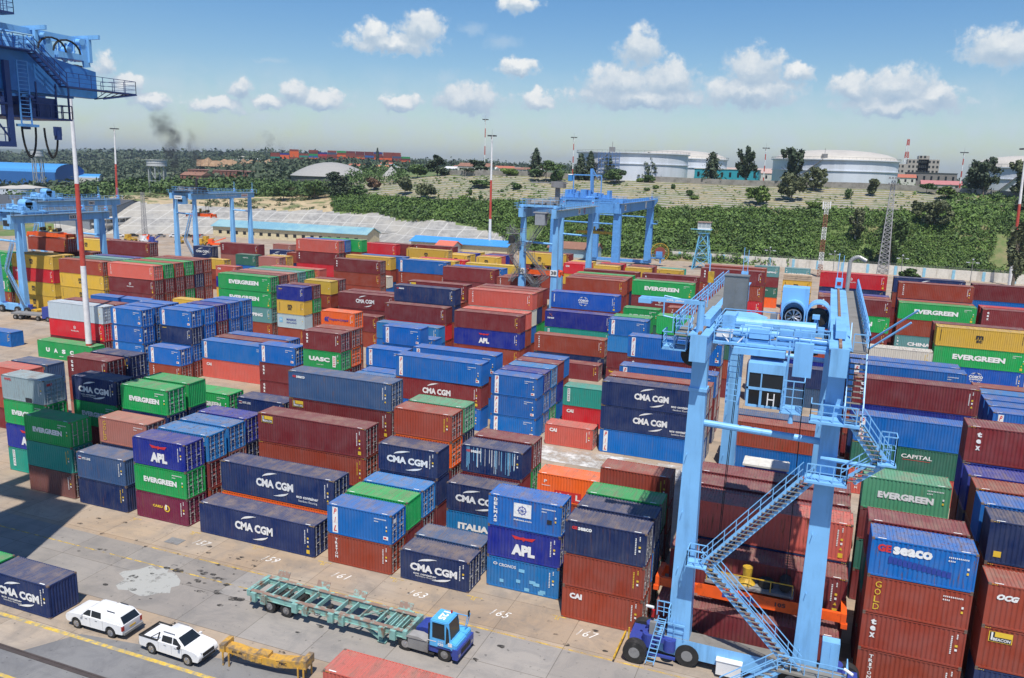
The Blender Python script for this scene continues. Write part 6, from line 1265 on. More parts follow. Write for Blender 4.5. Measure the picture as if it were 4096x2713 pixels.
T = thing('control_tower', 'pale blue steel tower with a white cabin on top by the white wall', 'control tower', (17.3, 236, 0)); b = MB(); TBL = mat('pale_tower_blue', (.13, .40, .60), .6, dirt=(.30, .2, .15), ds=.8); lattice(b, 0, 0, 0, 12.6, 6.0, 2.6, 3, .28)
b.box(-1.9, -1.9, 12.6, 1.9, 1.9, 12.8); rails(b, [(-2.2, -2, 12.6), (2.2, -2, 12.6)], h=1.3, mids=(.5,)); b.box(-2.4, -2.2, 13.8, 2.5, 2.2, 14.0); b.box(-4.6, -2.0, 13.9, -2.2, -1.0, 14.1); rails(b, [(-3.0, -2, 1.0), (-3.0, -2, 5)]); b.build('frame', TBL, T)
b = MB(); b.box(-2.1, -1.9, 14.0, 2.2, 1.9, 14.6); b.box(-2.3, -2.1, 16.4, 2.4, 2.1, 16.6, 1); 
for x in (-2.1, -.8, .6, 2.1): b.box(x, -1.92, 14.6, x+.12, -1.85, 16.4)
b.build('cabin', [MWH, mat('rusty_sheet', (.30, .20, .16), .8)], T); b = MB(); b.box(-2.0, -1.85, 14.6, 2.1, 1.8, 16.38); b.build('window', mat('pale_glass', (.35, .42, .45), .2), T)
WALLM = mat('limewashed_wall', (.66, .63, .56), .85, dirt=(.30, .27, .22), ds=.5, dth=(.5, .72), streak=True); WALB = mat('wall_pilaster_blue', (.25, .50, .65), .8); GW = mat('grey_block_wall', (.30, .28, .25), .9, dirt=(.16, .15, .13), ds=.4, dth=(.45, .7)); WIRE = mat('fence_wire', (.22, .23, .22), .7)
def wall(label, pts, h, mt, pil=None, wire=True, z=None, step=8.0):
    T = thing('boundary_wall', label, 'wall'); b = MB()
    for (x0, y0, z0), (x1, y1, z1) in zip(pts[:-1], pts[1:]): 
        d = Vector((x1-x0, y1-y0, 0)).normalized(); nrm = Vector((-d.y, d.x, 0))*.12; a, c_ = Vector((x0, y0, z0-1.5)), Vector((x1, y1, z1-1.5))
        m0 = [a-nrm, c_-nrm, c_+nrm, a+nrm]; n = len(b.v); b.v += [tuple(p) for p in m0]+[tuple(p+Vector((0, 0, h+1.5))) for p in m0]
        for q in ((0, 1, 5, 4), (2, 3, 7, 6), (4, 5, 6, 7), (1, 2, 6, 5), (3, 0, 4, 7)): b.f.append(tuple(n+i for i in q)); b.m.append(0)
    b.build('panel', mt, T)
    if pil:
        b = MB()
        for (x0, y0, z0), (x1, y1, z1) in zip(pts[:-1], pts[1:]):
            n = max(1, int(math.hypot(x1-x0, y1-y0)/step))
            for i in range(n): x, y, zz = x0+(x1-x0)*i/n, y0+(y1-y0)*i/n, z0+(z1-z0)*i/n; b.box(x-.45, y-.25, zz-.5, x+.45, y+.16, zz+h-.15)
        b.build('pilaster', pil, T)
    if wire:
        b = MB()
        for (x0, y0, z0), (x1, y1, z1) in zip(pts[:-1], pts[1:]):
            for q in (.25, .5, .75): b.bar((x0, y0, z0+h+q), (x1, y1, z1+h+q), .05)
            n = int(math.hypot(x1-x0, y1-y0)/3)
            for i in range(n): x, y, zz = x0+(x1-x0)*i/n, y0+(y1-y0)*i/n, z0+(z1-z0)*i/n; b.bar((x, y, zz+h-.1), (x, y, zz+h+.8), .06)
        b.build('razor_wire', WIRE, T)
wall('long white boundary wall with blue pilasters along the green slope', [(-58, 270, 0), (-20, 262, 0), (30, 262, 0), (72, 261, 0), (135, 256, 0)], 3.3, WALLM, WALB)
wall('grey concrete wall topped with razor wire under the sprayed slope', [(-190, 272, 0), (-130, 266, 0), (-84, 270, 0), (-58, 270.3, 0)], 3.0, GW, None)
for i, (x, y, lb) in enumerate(((39, 250, 'leftmost cross-shaped grey lamp post along the white wall'), (60.5, 250, 'second cross-shaped lamp post from left along the white wall'), (82, 250, 'third cross-shaped lamp post from left along the white wall'), (103, 250, 'rightmost cross-shaped grey lamp post along the white wall'))):
    T = thing('lamp_post', lb, 'lamp post', (x, y, 0)); b = MB(); b.tube((0, 0, 0), (0, 0, 8.0), .12, .08, n=8); b.bar((-1.6, 0, 6.9), (1.6, 0, 6.9), .08); b.build('pole', GRY, T); b = MB(); b.box(-1.9, -.25, 6.7, -.9, .25, 6.95); b.box(.9, -.25, 6.7, 1.9, .25, 6.95); b.box(-.25, -.3, 7.7, .25, .3, 8.1); b.build('lamp', mat('lamp_housing', (.45, .48, .52), .4), T)
# ---------------------------------------------------------------- terrain
TERR = [(-75, [(330, 0), (500, 3), (900, 5), (1700, 8), (2600, 5), (9500, 0)]), (-60.8, [(360, 0.0), (500, 4.0), (900, 5.0), (1700, 8.0), (2600, 5.1), (9000, 2)]), (-52.9, [(390, 0.0), (480, 3.0), (900, 5.0), (1500, 9.0), (2600, 23.4), (5000, 17.2), (9500, 72)]), (-46.5, [(395, 0.0), (425, 13.2), (470, 14.9), (600, 9.0), (1000, 8.0), (1600, 23.3), (2600, 36.7), (9500, 112.4)]), (-43.3, [(392, 0.0), (415, 12.2), (470, 14.7), (600, 11.0), (1000, 12.0), (1600, 25.9), (2600, 41.4), (6000, 36.2)]), (-38.8, [(392, 0.0), (412, 10.4), (470, 15.3), (600, 16.0), (1000, 26.6), (1500, 37.4), (2600, 45.9), (6000, 37.6)]), (-34.8, [(383, 0.0), (403, 11.0), (465, 16.1), (600, 19.0), (1000, 30.1), (1400, 36.2), (2600, 44.2), (6000, 41.8)]), (-30.7, [(368, 0.0), (388, 10.7), (430, 18.1), (480, 26.2), (800, 27.6), (1400, 35.9), (2600, 42.3), (6000, 40.8)]), (-26.4, [(345, 0.0), (362, 9.7), (400, 16.9), (450, 28.0), (800, 28.9), (1400, 34.1), (2600, 40.4), (6000, 39.7)]), (-23.0, [(345, 0.0), (358, 5.6), (375, 14.5), (430, 28.9), (800, 28.3), (1400, 34.0), (2600, 38.1), (6000, 36.0)]), (-20.4, [(332, 0.0), (340, 2.0), (368, 16.5), (425, 29.1), (800, 28.9), (1400, 32.9), (6000, 34.9)]), (-13.5, [(320, 0.0), (355, 17.9), (410, 28.7), (800, 29.3), (1400, 33.3), (6000, 38.0)]), (-5.2, [(316, 0.0), (350, 18.5), (400, 27.9), (800, 28.2), (1400, 29.5), (6000, 25.4)]), (2.4, [(320, 0.0), (350, 19.4), (400, 28.5), (800, 29.5), (1400, 30.7), (6000, 30.2)]), (10.5, [(324, 0.0), (352, 19.0), (400, 26.7), (800, 29.2), (1400, 30.0), (6000, 29.6)]), (19.6, [(332, 0.0), (360, 19.0), (405, 26.0), (800, 28.0), (1400, 29.0), (6000, 30.0)]), (40, [(350, 0), (380, 19), (430, 26), (800, 28), (6000, 30)])]
TA = [t[0] for t in TERR]; RS = np.concatenate([np.linspace(300, 500, 101), np.geomspace(505, 9500, 60)])
def prof_z(pr, r): return np.interp(r, [p[0] for p in pr], [p[1] for p in pr], left=-.6, right=pr[-1][1])
PZ = np.array([prof_z(pr, RS) for _, pr in TERR]); PZ[:, RS < 316] = -.6
def vn(x, y, s, seed=0):   # cheap value noise
    x = x/s+seed*17.3; y = y/s+seed*9.1; ix, iy = np.floor(x), np.floor(y); fx, fy = x-ix, y-iy; fx = fx*fx*(3-2*fx); fy = fy*fy*(3-2*fy)
    h = lambda a, b_: (np.sin(a*127.1+b_*311.7+seed)*43758.5453) % 1
    return (h(ix, iy)*(1-fx)+h(ix+1, iy)*fx)*(1-fy)+(h(ix, iy+1)*(1-fx)+h(ix+1, iy+1)*fx)*fy
def gz(x, y):   # terrain height
    x = np.asarray(x, float); y = np.asarray(y, float); dx, dy = x-57.6, y+54.1; r = np.hypot(dx, dy); a = np.degrees(np.arctan2(dx, dy))
    i = np.clip(np.searchsorted(TA, a)-1, 0, len(TA)-2); t = np.clip((a-np.array(TA)[i])/(np.array(TA)[i+1]-np.array(TA)[i]), 0, 1)
    ri = np.interp(r, RS, np.arange(len(RS))); r0 = np.clip(ri.astype(int), 0, len(RS)-2); rt = ri-r0
    za = PZ[i, r0]*(1-rt)+PZ[i, r0+1]*rt; zb = PZ[i+1, r0]*(1-rt)+PZ[i+1, r0+1]*rt; z = za*(1-t)+zb*t
    amp = np.clip((z-.3)*.25, 0, 1.0)*np.clip((r-420)/150, .12, 1); far = np.clip((r-900)/1500, 0, 1)
    return z+amp*((vn(x, y, 14, 1)-.5)*1.6+(vn(x, y, 50, 2)-.5)*3.0*np.clip((r-480)/300, 0, 1))+far*(vn(x, y, 260, 3)-.5)*9
AS = np.radians(np.linspace(-75, 38, 300)); AA, RR = np.meshgrid(AS, RS); X = 57.6+RR*np.sin(AA); Y = -54.1+RR*np.cos(AA); Z = gz(X, Y)
na, nr = len(AS), len(RS); V = np.stack([X, Y, Z], -1).reshape(-1, 3); idx = np.arange(na*nr).reshape(nr, na)
F = np.stack([idx[:-1, :-1], idx[:-1, 1:], idx[1:, 1:], idx[1:, :-1]], -1).reshape(-1, 4)
def npmesh(name, V, F, mats):
    me = bpy.data.meshes.new(name); n = F.shape[1]; me.vertices.add(len(V)); me.vertices.foreach_set('co', V.astype(np.float32).ravel()); me.loops.add(F.size); me.loops.foreach_set('vertex_index', F.astype(np.int32).ravel())
    me.polygons.add(len(F)); me.polygons.foreach_set('loop_start', np.arange(0, F.size, n, dtype=np.int32))
    for m in mats: me.materials.append(m)
    me.update(calc_edges=True); me.validate(); return me
me = npmesh('hillside', V, F, [])
# terrain zones: 0 soil/grass, 1 sprayed concrete, 2 terraced cemetery, 3 far scrub
xc, yc, zc = V[F].mean(1).T; dx, dy = xc-57.6, yc+54.1; rc = np.hypot(dx, dy); ac = np.degrees(np.arctan2(dx, dy))
foot = np.interp(ac, TA, [p[1][0][0] for p in TERR]); top = np.interp(ac, TA, [p[1][1][0] for p in TERR]); zn = np.zeros(len(F), np.int32)
zn[(rc > 700)] = 3
sp = (ac > -50.5) & (ac < -21.3) & (rc < top+.5); zn[sp] = 1
soil = (ac < -33.5) & (ac > -56) & (rc >= top+.5) & (rc < 455); zn[soil] = 4
b_lo = np.interp(ac, [-34, -31.5, -27, -23, -20, -13.5, -5, 2.4, 10, 13], [452, 425, 396, 380, 372, 352, 350, 352, 362, 372]); b_hi = np.interp(ac, [-34, -30.7, -26.4, -20.4, -13.5, 2.4, 10], [470, 484, 452, 428, 412, 402, 402])
cem = (ac > -34.5) & (ac < 8.3) & (rc > b_lo) & (rc < b_hi); zn[cem] = 2
GRS = mat('slope_grass', (.11, .16, .045), .9, var=.3, vs=.12, dirt=(.24, .18, .10), ds=.06, dth=(.52, .66)); FAR = mat('far_scrub', (.085, .115, .055), .95, var=.3, vs=.02, dirt=(.20, .17, .10), ds=.006, dth=(.5, .68)); SOIL = mat('bare_soil', (.42, .33, .20), .95, var=.2, vs=.15, dirt=(.14, .16, .06), ds=.11, dth=(.5, .6))
def shot_mat():
    m = bpy.data.materials.new('sprayed_concrete'); m.use_nodes = True; nt = m.node_tree; b = nt.nodes['Principled BSDF']; b.inputs['Roughness'].default_value = .9
    t = nd(nt, 'ShaderNodeTexCoord').outputs['Object']; c = mixc(nt, ramp(nt, noise(nt, t, .35, 8, .7), [(.35, 0), (.65, 1)]), (.22, .215, .205), (.38, .37, .345)); c = mixc(nt, ramp(nt, noise(nt, t, .07, 3, .5), [(.45, 0), (.6, .5)]), c, (.42, .39, .33))
    mp = nd(nt, 'ShaderNodeMapping'); mp.inputs['Rotation'].default_value = (0, 0, R(-4)); mp.inputs['Scale'].default_value = (1, .0, 1); nt.links.new(t, mp.inputs[0]); s = nd(nt, 'ShaderNodeSeparateXYZ'); nt.links.new(mp.outputs[0], s.inputs[0])
    wob = mth(nt, 'MULTIPLY', noise(nt, t, .08, 2, .5), 1.6)
    gx = mth(nt, 'LESS_THAN', mth(nt, 'FRACT', mth(nt, 'DIVIDE', mth(nt, 'ADD', s.outputs[0], wob), 7.5)), .05); gzz = mth(nt, 'LESS_THAN', mth(nt, 'FRACT', mth(nt, 'DIVIDE', mth(nt, 'ADD', s.outputs[2], mth(nt, 'MULTIPLY', wob, .25)), 3.1)), .06)
    c = mixc(nt, mth(nt, 'MULTIPLY', mth(nt, 'MAXIMUM', gx, gzz), .8), c, (.50, .49, .46)); nt.links.new(c, b.inputs['Base Color'])
    bp = nd(nt, 'ShaderNodeBump'); bp.inputs['Strength'].default_value = .8; bp.inputs['Distance'].default_value = .6; nt.links.new(noise(nt, t, .5, 8, .7), bp.inputs['Height']); nt.links.new(bp.outputs[0], b.inputs['Normal']); return m
def cem_mat():
    m = bpy.data.materials.new('terraced_graves'); m.use_nodes = True; nt = m.node_tree; b = nt.nodes['Principled BSDF']; b.inputs['Roughness'].default_value = .95
    t = nd(nt, 'ShaderNodeTexCoord').outputs['Object']; s = nd(nt, 'ShaderNodeSeparateXYZ'); nt.links.new(t, s.inputs[0]); z = mth(nt, 'ADD', s.outputs[2], mth(nt, 'MULTIPLY', noise(nt, t, .06, 2, .5), 1.0))
    f = mth(nt, 'FRACT', mth(nt, 'DIVIDE', z, .80)); c = mixc(nt, ramp(nt, noise(nt, t, .9, 6, .7), [(.4, 0), (.6, 1)]), (.22, .205, .175), (.36, .335, .29))
    g = mixc(nt, ramp(nt, noise(nt, t, .12, 4, .6), [(.4, 0), (.6, 1)]), (.12, .15, .05), (.26, .22, .10)); c = mixc(nt, ramp(nt, mth(nt, 'ADD', f, mth(nt, 'MULTIPLY', mth(nt, 'SUBTRACT', noise(nt, t, .5, 5, .7), .5), 1.1)), [(.40, 0), (.50, 1)]), c, g); nt.links.new(c, b.inputs['Base Color']); return m
for m in (GRS, shot_mat(), cem_mat(), FAR, SOIL): me.materials.append(m)
me.polygons.foreach_set('material_index', zn); me.polygons.foreach_set('use_smooth', [True]*len(F)); struct('hillside', link('hillside', me))
wall('grey block wall along the hilltop in front of the storage tanks', [tuple([57.6+r*math.sin(R(a)), -54.1+r*math.cos(R(a)), float(gz(57.6+r*math.sin(R(a)), -54.1+r*math.cos(R(a))))]) for a, r in ((-26.2, 456), (-23, 438), (-20.4, 430), (-17, 421), (-13.5, 414), (-9, 409), (-5.2, 405), (-1, 405), (2.4, 405), (6, 405), (10.5, 405), (14, 408))], 2.6, GW, None, False)
# ---------------------------------------------------------------- vegetation
def leafmat(name, lo, hi, sc=.25):
    m = bpy.data.materials.new(name); m.use_nodes = True; nt = m.node_tree; b = nt.nodes['Principled BSDF']; b.inputs['Roughness'].default_value = .7
    t = nd(nt, 'ShaderNodeTexCoord').outputs['Object']; g = nd(nt, 'ShaderNodeNewGeometry')
    f = mth(nt, 'ADD', mth(nt, 'MULTIPLY', noise(nt, t, sc, 4, .6), .65), mth(nt, 'MULTIPLY', g.outputs['Random Per Island'], .35)); nt.links.new(mixc(nt, ramp(nt, f, [(.3, 0), (.7, 1)]), lo, hi), b.inputs['Base Color']); return m
G1 = leafmat('leaf_green', (.028, .06, .014), (.10, .17, .038)); G2 = leafmat('leaf_bright', (.06, .11, .02), (.18, .26, .05)); G3 = leafmat('needle_dark', (.022, .040, .020), (.06, .09, .04), .5); G4 = leafmat('leaf_olive', (.06, .075, .03), (.15, .17, .075)); G5 = leafmat('leaf_brown', (.10, .055, .03), (.19, .11, .06)); GB = leafmat('bush_green', (.028, .062, .012), (.125, .215, .035), .07); GF = leafmat('far_foliage', (.025, .045, .022), (.07, .10, .045), .02)
TRK = mat('bark', (.20, .16, .12), .9); TRW = mat('pale_bark', (.50, .47, .42), .85)
def leaves(P, N, size, rng, jit=.6):   # quads at P, roughly facing N
    n = len(P); N = N+rng.normal(0, jit, (n, 3)); N /= np.linalg.norm(N, axis=1, keepdims=True)+1e-9; a = rng.normal(0, 1, (n, 3)); U = np.cross(N, a); U /= np.linalg.norm(U, axis=1, keepdims=True)+1e-9; Wv = np.cross(N, U)
    s = size*rng.uniform(.6, 1.3, (n, 1)); t = s*rng.uniform(.5, .9, (n, 1)); V = np.stack([P-U*s-Wv*t*.4, P+U*s*.2-Wv*t, P+U*s+Wv*t*.3, P-U*s*.1+Wv*t], 1).reshape(-1, 3); return V, np.arange(4*n).reshape(-1, 4)
def lobe(rng, c, r, n, hollow=.55):
    d = rng.normal(0, 1, (n, 3)); d /= np.linalg.norm(d, axis=1, keepdims=True); k = rng.uniform(hollow, 1, (n, 1))**.6; return np.array(c)+d*k*np.array(r), d
def crown(kind, seed):
    rng = np.random.default_rng(seed); P, N = [], []
    if kind == 'broad':
        for i in range(11): a = rng.uniform(0, 6.28); q = rng.uniform(.1, .62); c = (q*math.cos(a), q*math.sin(a), rng.uniform(.38, .82)); r = rng.uniform(.24, .40); p, d = lobe(rng, c, (r, r, r*.55*1.0), 90); P.append(p); N.append(d)
    elif kind == 'umbrella':
        for i in range(9): a = rng.uniform(0, 6.28); q = rng.uniform(.0, .75); z = .95-.33*q-rng.uniform(0, .35); r = rng.uniform(.28, .45); p, d = lobe(rng, (q*math.cos(a), q*math.sin(a), z), (r, r, .06), 90); P.append(p); N.append(d*.3+np.array([0, 0, 1]))
    elif kind == 'cedar':
        for i in range(13): z = .15+.8*i/13; a = rng.uniform(0, 6.28); w = 1.05*(1-z)**.55+.12; q = w*rng.uniform(.2, .6); p, d = lobe(rng, (q*math.cos(a), q*math.sin(a), z), (w*.55, w*.55, .045), 85); P.append(p); N.append(d*.3+np.array([0, 0, 1]))
    elif kind == 'conifer':
        n = 1100; z = rng.uniform(0, 1, n)**.85; w = (1-z)**.6*(.95+.25*np.sin(z*40+rng.uniform(0, 6.28)))+.05; a = rng.uniform(0, 6.28, n); w = w*(.8+.35*np.sin(a*5+z*9)); q = w*rng.uniform(.45, 1, n); p = np.stack([q*np.cos(a), q*np.sin(a), .06+.94*z], 1); P.append(p); N.append(np.stack([np.cos(a), np.sin(a), .9+0*a], 1))
    elif kind == 'euc':
        for i in range(26): a = rng.uniform(0, 6.28); z = rng.uniform(.25, .93); q = rng.uniform(.05, .85)*(1.1-abs(z-.6)); r = rng.uniform(.16, .32); p, d = lobe(rng, (q*math.cos(a), q*math.sin(a), z), (r, r, r*.42), 46, .1); P.append(p); N.append(d)
    elif kind == 'bush':
        for i in range(6): a = rng.uniform(0, 6.28); q = rng.uniform(0, .5); r = rng.uniform(.35, .6); p, d = lobe(rng, (q*math.cos(a), q*math.sin(a), .45), (r, r, r*.8), 40); p[:, 2] = np.abs(p[:, 2]); P.append(p); N.append(d)
    return np.concatenate(P), np.concatenate(N)
_cr = {}
def crown_me(kind, v, mt, H, Wd_):
    key = (kind, v, mt.name, round(H/2)*2, round(Wd_/2)*2)
    if key not in _cr:
        P, N = crown(kind, 11+v*7+len(kind)); P = np.concatenate([P, P*.93+np.random.default_rng(v).normal(0, .02, P.shape)]); N = np.concatenate([N, N]); H2, W2 = max(2, key[3]), max(1.5, key[4]); P = P*np.array([W2/2, W2/2, H2]); rng = np.random.default_rng(v); V, F = leaves(P, N, {'conifer': .42, 'bush': .30}.get(kind, .48)*(1+.02*H2), rng, .55); _cr[key] = (npmesh('crown', V, F, [mt]), H2, W2)
    return _cr[key]
HOR = lambda px: 613.4+.02940*px
def az_of(px): return YAW+math.atan((px-2048)/3246.8*math.cos(PIT))
def place(px, r): a = az_of(px); x, y = 57.6+r*math.sin(a), -54.1+r*math.cos(a); return x, y, float(gz(x, y))
def FF(px): return 3246.8/math.cos(math.atan((px-2048)/3246.8))
def zof(px, r, py): return 32.88+(HOR(px)-py)/FF(px)*r
MK = dict(g=G1, b=G2, d=G3, o=G4, r=G5)
def tree(px, r, kind, pyt, wpx, mk, label, v=0, cat='tree', trunk='n', grp='trees on the hill', name=None):
    x, y, z = place(px, r); H = max(1.5, zof(px, r, pyt)-z); Wm = wpx*1.3*r/FF(px); me, h2, w2 = crown_me(kind, v, MK[mk], H, Wm)
    nm = name or {'conifer': 'conifer_tree', 'cedar': 'layered_tree', 'umbrella': 'umbrella_tree', 'euc': 'eucalyptus_tree', 'bush': 'bush'}.get(kind, 'broadleaf_tree'); T = thing(nm, label, cat, (x, y, z-.2), 0, grp); o = link('crown', me, T); o.scale = (Wm/w2, Wm/w2, (H+.2)/h2); o.rotation_euler = (0, 0, v*1.7+px)
    if kind != 'bush':
        b = MB(); r0 = H*.022+.06; b.tube((0, 0, -.5), (0, 0, H*.8), r0, r0*.35, n=7)
        rn = random.Random(px)
        for i in range(6): a = rn.uniform(0, 6.28); zz = H*rn.uniform(.3, .6); b.tube((0, 0, zz), (Wm*.32*math.cos(a), Wm*.32*math.sin(a), zz+H*.22), r0*.4, r0*.15, n=5)
        b.build('trunk', TRW if trunk == 'w' else TRK, T)
TREES = [(2123, 425, 'conifer', 597, 52, 'd', 'dark conifer left of the big storage tanks, behind a round tree'), (2304, 418, 'conifer', 618, 46, 'd', 'left one of two dark conifers at the left tank edge'), (2341, 416, 'conifer', 608, 44, 'd', 'right one of two dark conifers at the left tank edge'), (2420, 415, 'conifer', 614, 58, 'd', 'dark conifer in front of the scaffolded tank wall'), (2571, 415, 'conifer', 614, 66, 'd', 'dark conifer in front of the middle of the leftmost tank'), (2827, 412, 'conifer', 612, 78, 'd', 'broad dark conifer in front of the second tank'), (2966, 408, 'euc', 586, 70, 'd', 'tall ragged dark tree standing alone beside the teal shed'), (3141, 402, 'euc', 596, 95, 'd', 'tall dark tree covering the left edge of the wide tank'), (3885, 408, 'conifer', 650, 90, 'd', 'dark spiky conifer clump near the rightmost tank, left half'), (3920, 404, 'euc', 628, 110, 'd', 'tall dark feathery conifer near the rightmost tank, leaning right'), (4064, 400, 'euc', 645, 95, 'o', 'sparse olive tree in front of the rightmost tank'),
(3240, 392, 'euc', 668, 95, 'o', 'olive eucalyptus in front of the wide tank'), (3155, 372, 'euc', 690, 100, 'o', 'olive spreading eucalyptus below the hilltop wall, left of the antenna mast'), (3475, 385, 'euc', 716, 44, 'o', 'slim olive tree at the right end of the wide tank'), (3377, 378, 'bush', 744, 44, 'g', 'green leaning tree on the terraces below the wide tank'), (3693, 398, 'umbrella', 728, 60, 'g', 'small umbrella tree by the wall left of a yellow-green tree'), (3770, 388, 'umbrella', 742, 62, 'b', 'yellow-green small tree on the terrace edge at right'), (3740, 346, 'euc', 795, 120, 'o', 'large grey-green eucalyptus with pale trunk on the lower slope at right'), (3665, 352, 'euc', 800, 44, 'o', 'thin dark tree left of the large grey-green eucalyptus'), (3975, 392, 'bush', 758, 70, 'g', 'dark bushy tree at the wall near the rightmost tank'), (4080, 372, 'broad', 770, 90, 'd', 'dark round tree at the right edge below the tank'), (3020, 362, 'euc', 740, 85, 'b', 'yellow-green tall tree on the slope left of the olive eucalyptus'), (3247, 352, 'euc', 805, 60, 'b', 'yellow-green tree just left of the red and white antenna mast'), (3428, 335, 'euc', 830, 55, 'o', 'pale-trunked tree between the antenna mast and the grey lattice mast'), (3580, 322, 'broad', 850, 90, 'g', 'dark round green tree right behind the grey lattice mast'), (3665, 262, 'umbrella', 1060, 72, 'g', 'small umbrella tree growing in front of the white wall'),
(2165, 412, 'umbrella', 638, 120, 'g', 'wide flat-topped green tree left of the storage tanks'), (2212, 408, 'broad', 680, 58, 'g', 'round green tree touching the flat-topped tree'), (2448, 404, 'broad', 672, 92, 'g', 'broad dark green tree below the scaffolded tank'), (2583, 408, 'broad', 700, 50, 'g', 'round green tree at the foot of the middle conifer'), (2540, 408, 'bush', 708, 40, 'b', 'light green bush beside the round tree by the tank'), (2608, 392, 'bush', 736, 38, 'b', 'clipped ball-shaped bright green tree on the terraces'), (2572, 388, 'bush', 758, 28, 'g', 'small bush left below the ball-shaped tree'), (2765, 372, 'bush', 775, 45, 'b', 'bright bush by the sloping white path'), (2745, 378, 'bush', 752, 30, 'g', 'dark narrow bush above the bright bush by the path'), (2674, 392, 'bush', 732, 18, 'g', 'narrow small tree right of the ball-shaped tree'),
(1325, 436, 'cedar', 678, 125, 'd', 'dark layered cedar in front of the grey dome'), (1729, 452, 'cedar', 616, 78, 'd', 'tall dark layered tree above the terraced slope at left'), (1882, 446, 'cedar', 636, 95, 'd', 'dark layered tree left of the tall middle mast'), (1650, 460, 'broad', 655, 80, 'g', 'dark green tree left of the tall layered tree'), (1683, 405, 'broad', 728, 90, 'o', 'olive round tree on the terraces left of the middle mast'), (1483, 440, 'broad', 708, 62, 'r', 'reddish-brown round tree right of the grey dome'), (1600, 418, 'broad', 702, 60, 'o', 'olive tree on the upper terraces right of the small pyramid roof'), (1900, 410, 'umbrella', 715, 85, 'g', 'low spreading tree by the middle mast'), (2054, 400, 'broad', 728, 50, 'g', 'round dark bush on the terraces right of the middle mast'), (2020, 432, 'broad', 672, 70, 'b', 'light green tree behind the hilltop wall right of the middle mast'), (1409, 430, 'broad', 735, 75, 'g', 'dark green tree at the left end of the terraces'), (1862, 400, 'bush', 746, 22, 'g', 'small dark bush on the terraces left of the middle mast'), (1905, 392, 'bush', 772, 22, 'g', 'small dark bush lower on the terraces by the middle mast'), (1990, 398, 'bush', 756, 20, 'g', 'small dark bush just right of the middle mast'), (1840, 388, 'bush', 768, 45, 'b', 'bright green bush at the lower terrace edge'), (1235, 440, 'broad', 712, 95, 'g', 'round green tree left of the layered cedar'), (1110, 440, 'broad', 722, 110, 'g', 'broad green tree below the left end of the dome'), (1490, 1150, 'conifer', 594, 16, 'd', 'tiny conifer on the skyline right of the far container stacks'), (4095, 300, 'euc', 860, 60, 'o', 'olive tree at the right edge behind the right mast')]
for i, t in enumerate(TREES): tree(*t, v=i % 3, trunk='w' if 'pale' in t[6] else 'n', cat='bush' if 'bush' in t[6] else 'tree')
rng = np.random.default_rng(3)
def scatter(name, label, cat, n, amin, amax, rfun, size, mt, per, leaf, zs=1.0, cond=None, base=-.1):
    Vs, Ns = [], []; a = np.radians(rng.uniform(amin, amax, n)); lo, hi = rfun(np.degrees(a)); r = lo+(hi-lo)*rng.uniform(0, 1, n); x, y = 57.6+r*np.sin(a), -54.1+r*np.cos(a)
    if cond is not None: k = cond(x, y, np.degrees(a), r); x, y, r = x[k], y[k], r[k]
    z = gz(x, y); s = rng.uniform(size[0], size[1], len(x))*(.7+.6*vn(x, y, 25, 5))
    d = rng.normal(0, 1, (len(x), per, 3)); d[..., 2] = np.abs(d[..., 2]); d /= np.linalg.norm(d, axis=2, keepdims=True); lump = 1+.35*np.sin(d[..., :1]*5+x[:, None, None])+.25*np.sin(d[..., 1:2]*7+y[:, None, None])
    P = np.stack([x, y, z+base], 1)[:, None]+d*s[:, None, None]*lump*np.array([1, 1, zs])*rng.uniform(.75, 1, (len(x), per, 1)); sz = np.repeat(s*leaf, per)[:, None]
    V, F = leaves(P.reshape(-1, 3), d.reshape(-1, 3), sz, rng, .5); o = link(name, npmesh(name, V, F, [mt])); tag(o, label, cat); o['kind'] = 'stuff'; return o
lo_ = lambda a: np.interp(a, TA, [p[1][0][0] for p in TERR]); tp_ = lambda a: np.interp(a, TA, [p[1][1][0] for p in TERR]); bl_ = lambda a: np.interp(a, [-34, -31.5, -27, -23, -20, -13.5, -5, 2.4, 10, 13], [452, 425, 396, 380, 372, 352, 350, 352, 362, 372])
scatter('slope_bushes', 'dense bright green scrub covering the slope behind the white wall', 'bushes', 5200, -21.5, 16, lambda a: (lo_(a)+1, bl_(a)+2), (.8, 2.8), GB, 60, .19, .8, cond=lambda x, y, a, r: ~((vn(x, y, 16, 9) > .80) & (r < lo_(a)+22)))
scatter('ridge_bushes', 'green scrub between the sprayed slope and the terraced graves', 'bushes', 1500, -33.5, -21, lambda a: (tp_(a)+2, bl_(a)+3), (1.0, 3.0), GB, 56, .19, .9)
scatter('terrace_plants', 'scattered small green plants between the terraced graves', 'plants', 1700, -34, 9, lambda a: (bl_(a), bl_(a)+52), (.2, .85), GB, 20, .4, .8, cond=lambda x, y, a, r: (vn(x, y, 11, 4) > .42)|(vn(x, y, 3, 7) > .8))
scatter('hilltop_grove', 'grove of green trees between the grey dome and the terraced graves', 'trees', 85, -36.5, -28.5, lambda a: (445+0*a, 520+0*a), (2.6, 4.6), G1, 90, .15, 1.15, base=1.0)
scatter('soil_plants', 'scattered shrubs on the bare soil above the sprayed slope', 'shrubs', 220, -50, -34, lambda a: (tp_(a)+1, tp_(a)+42), (.6, 1.8), G4, 26, .35, .8, cond=lambda x, y, a, r: vn(x, y, 18, 4) > .5)
scatter('grass_patch', 'low green weeds at the right end of the terraces', 'weeds', 900, 6.5, 14, lambda a: (bl_(a)-2, bl_(a)+45), (.4, 1.4), GB, 20, .4, .7)
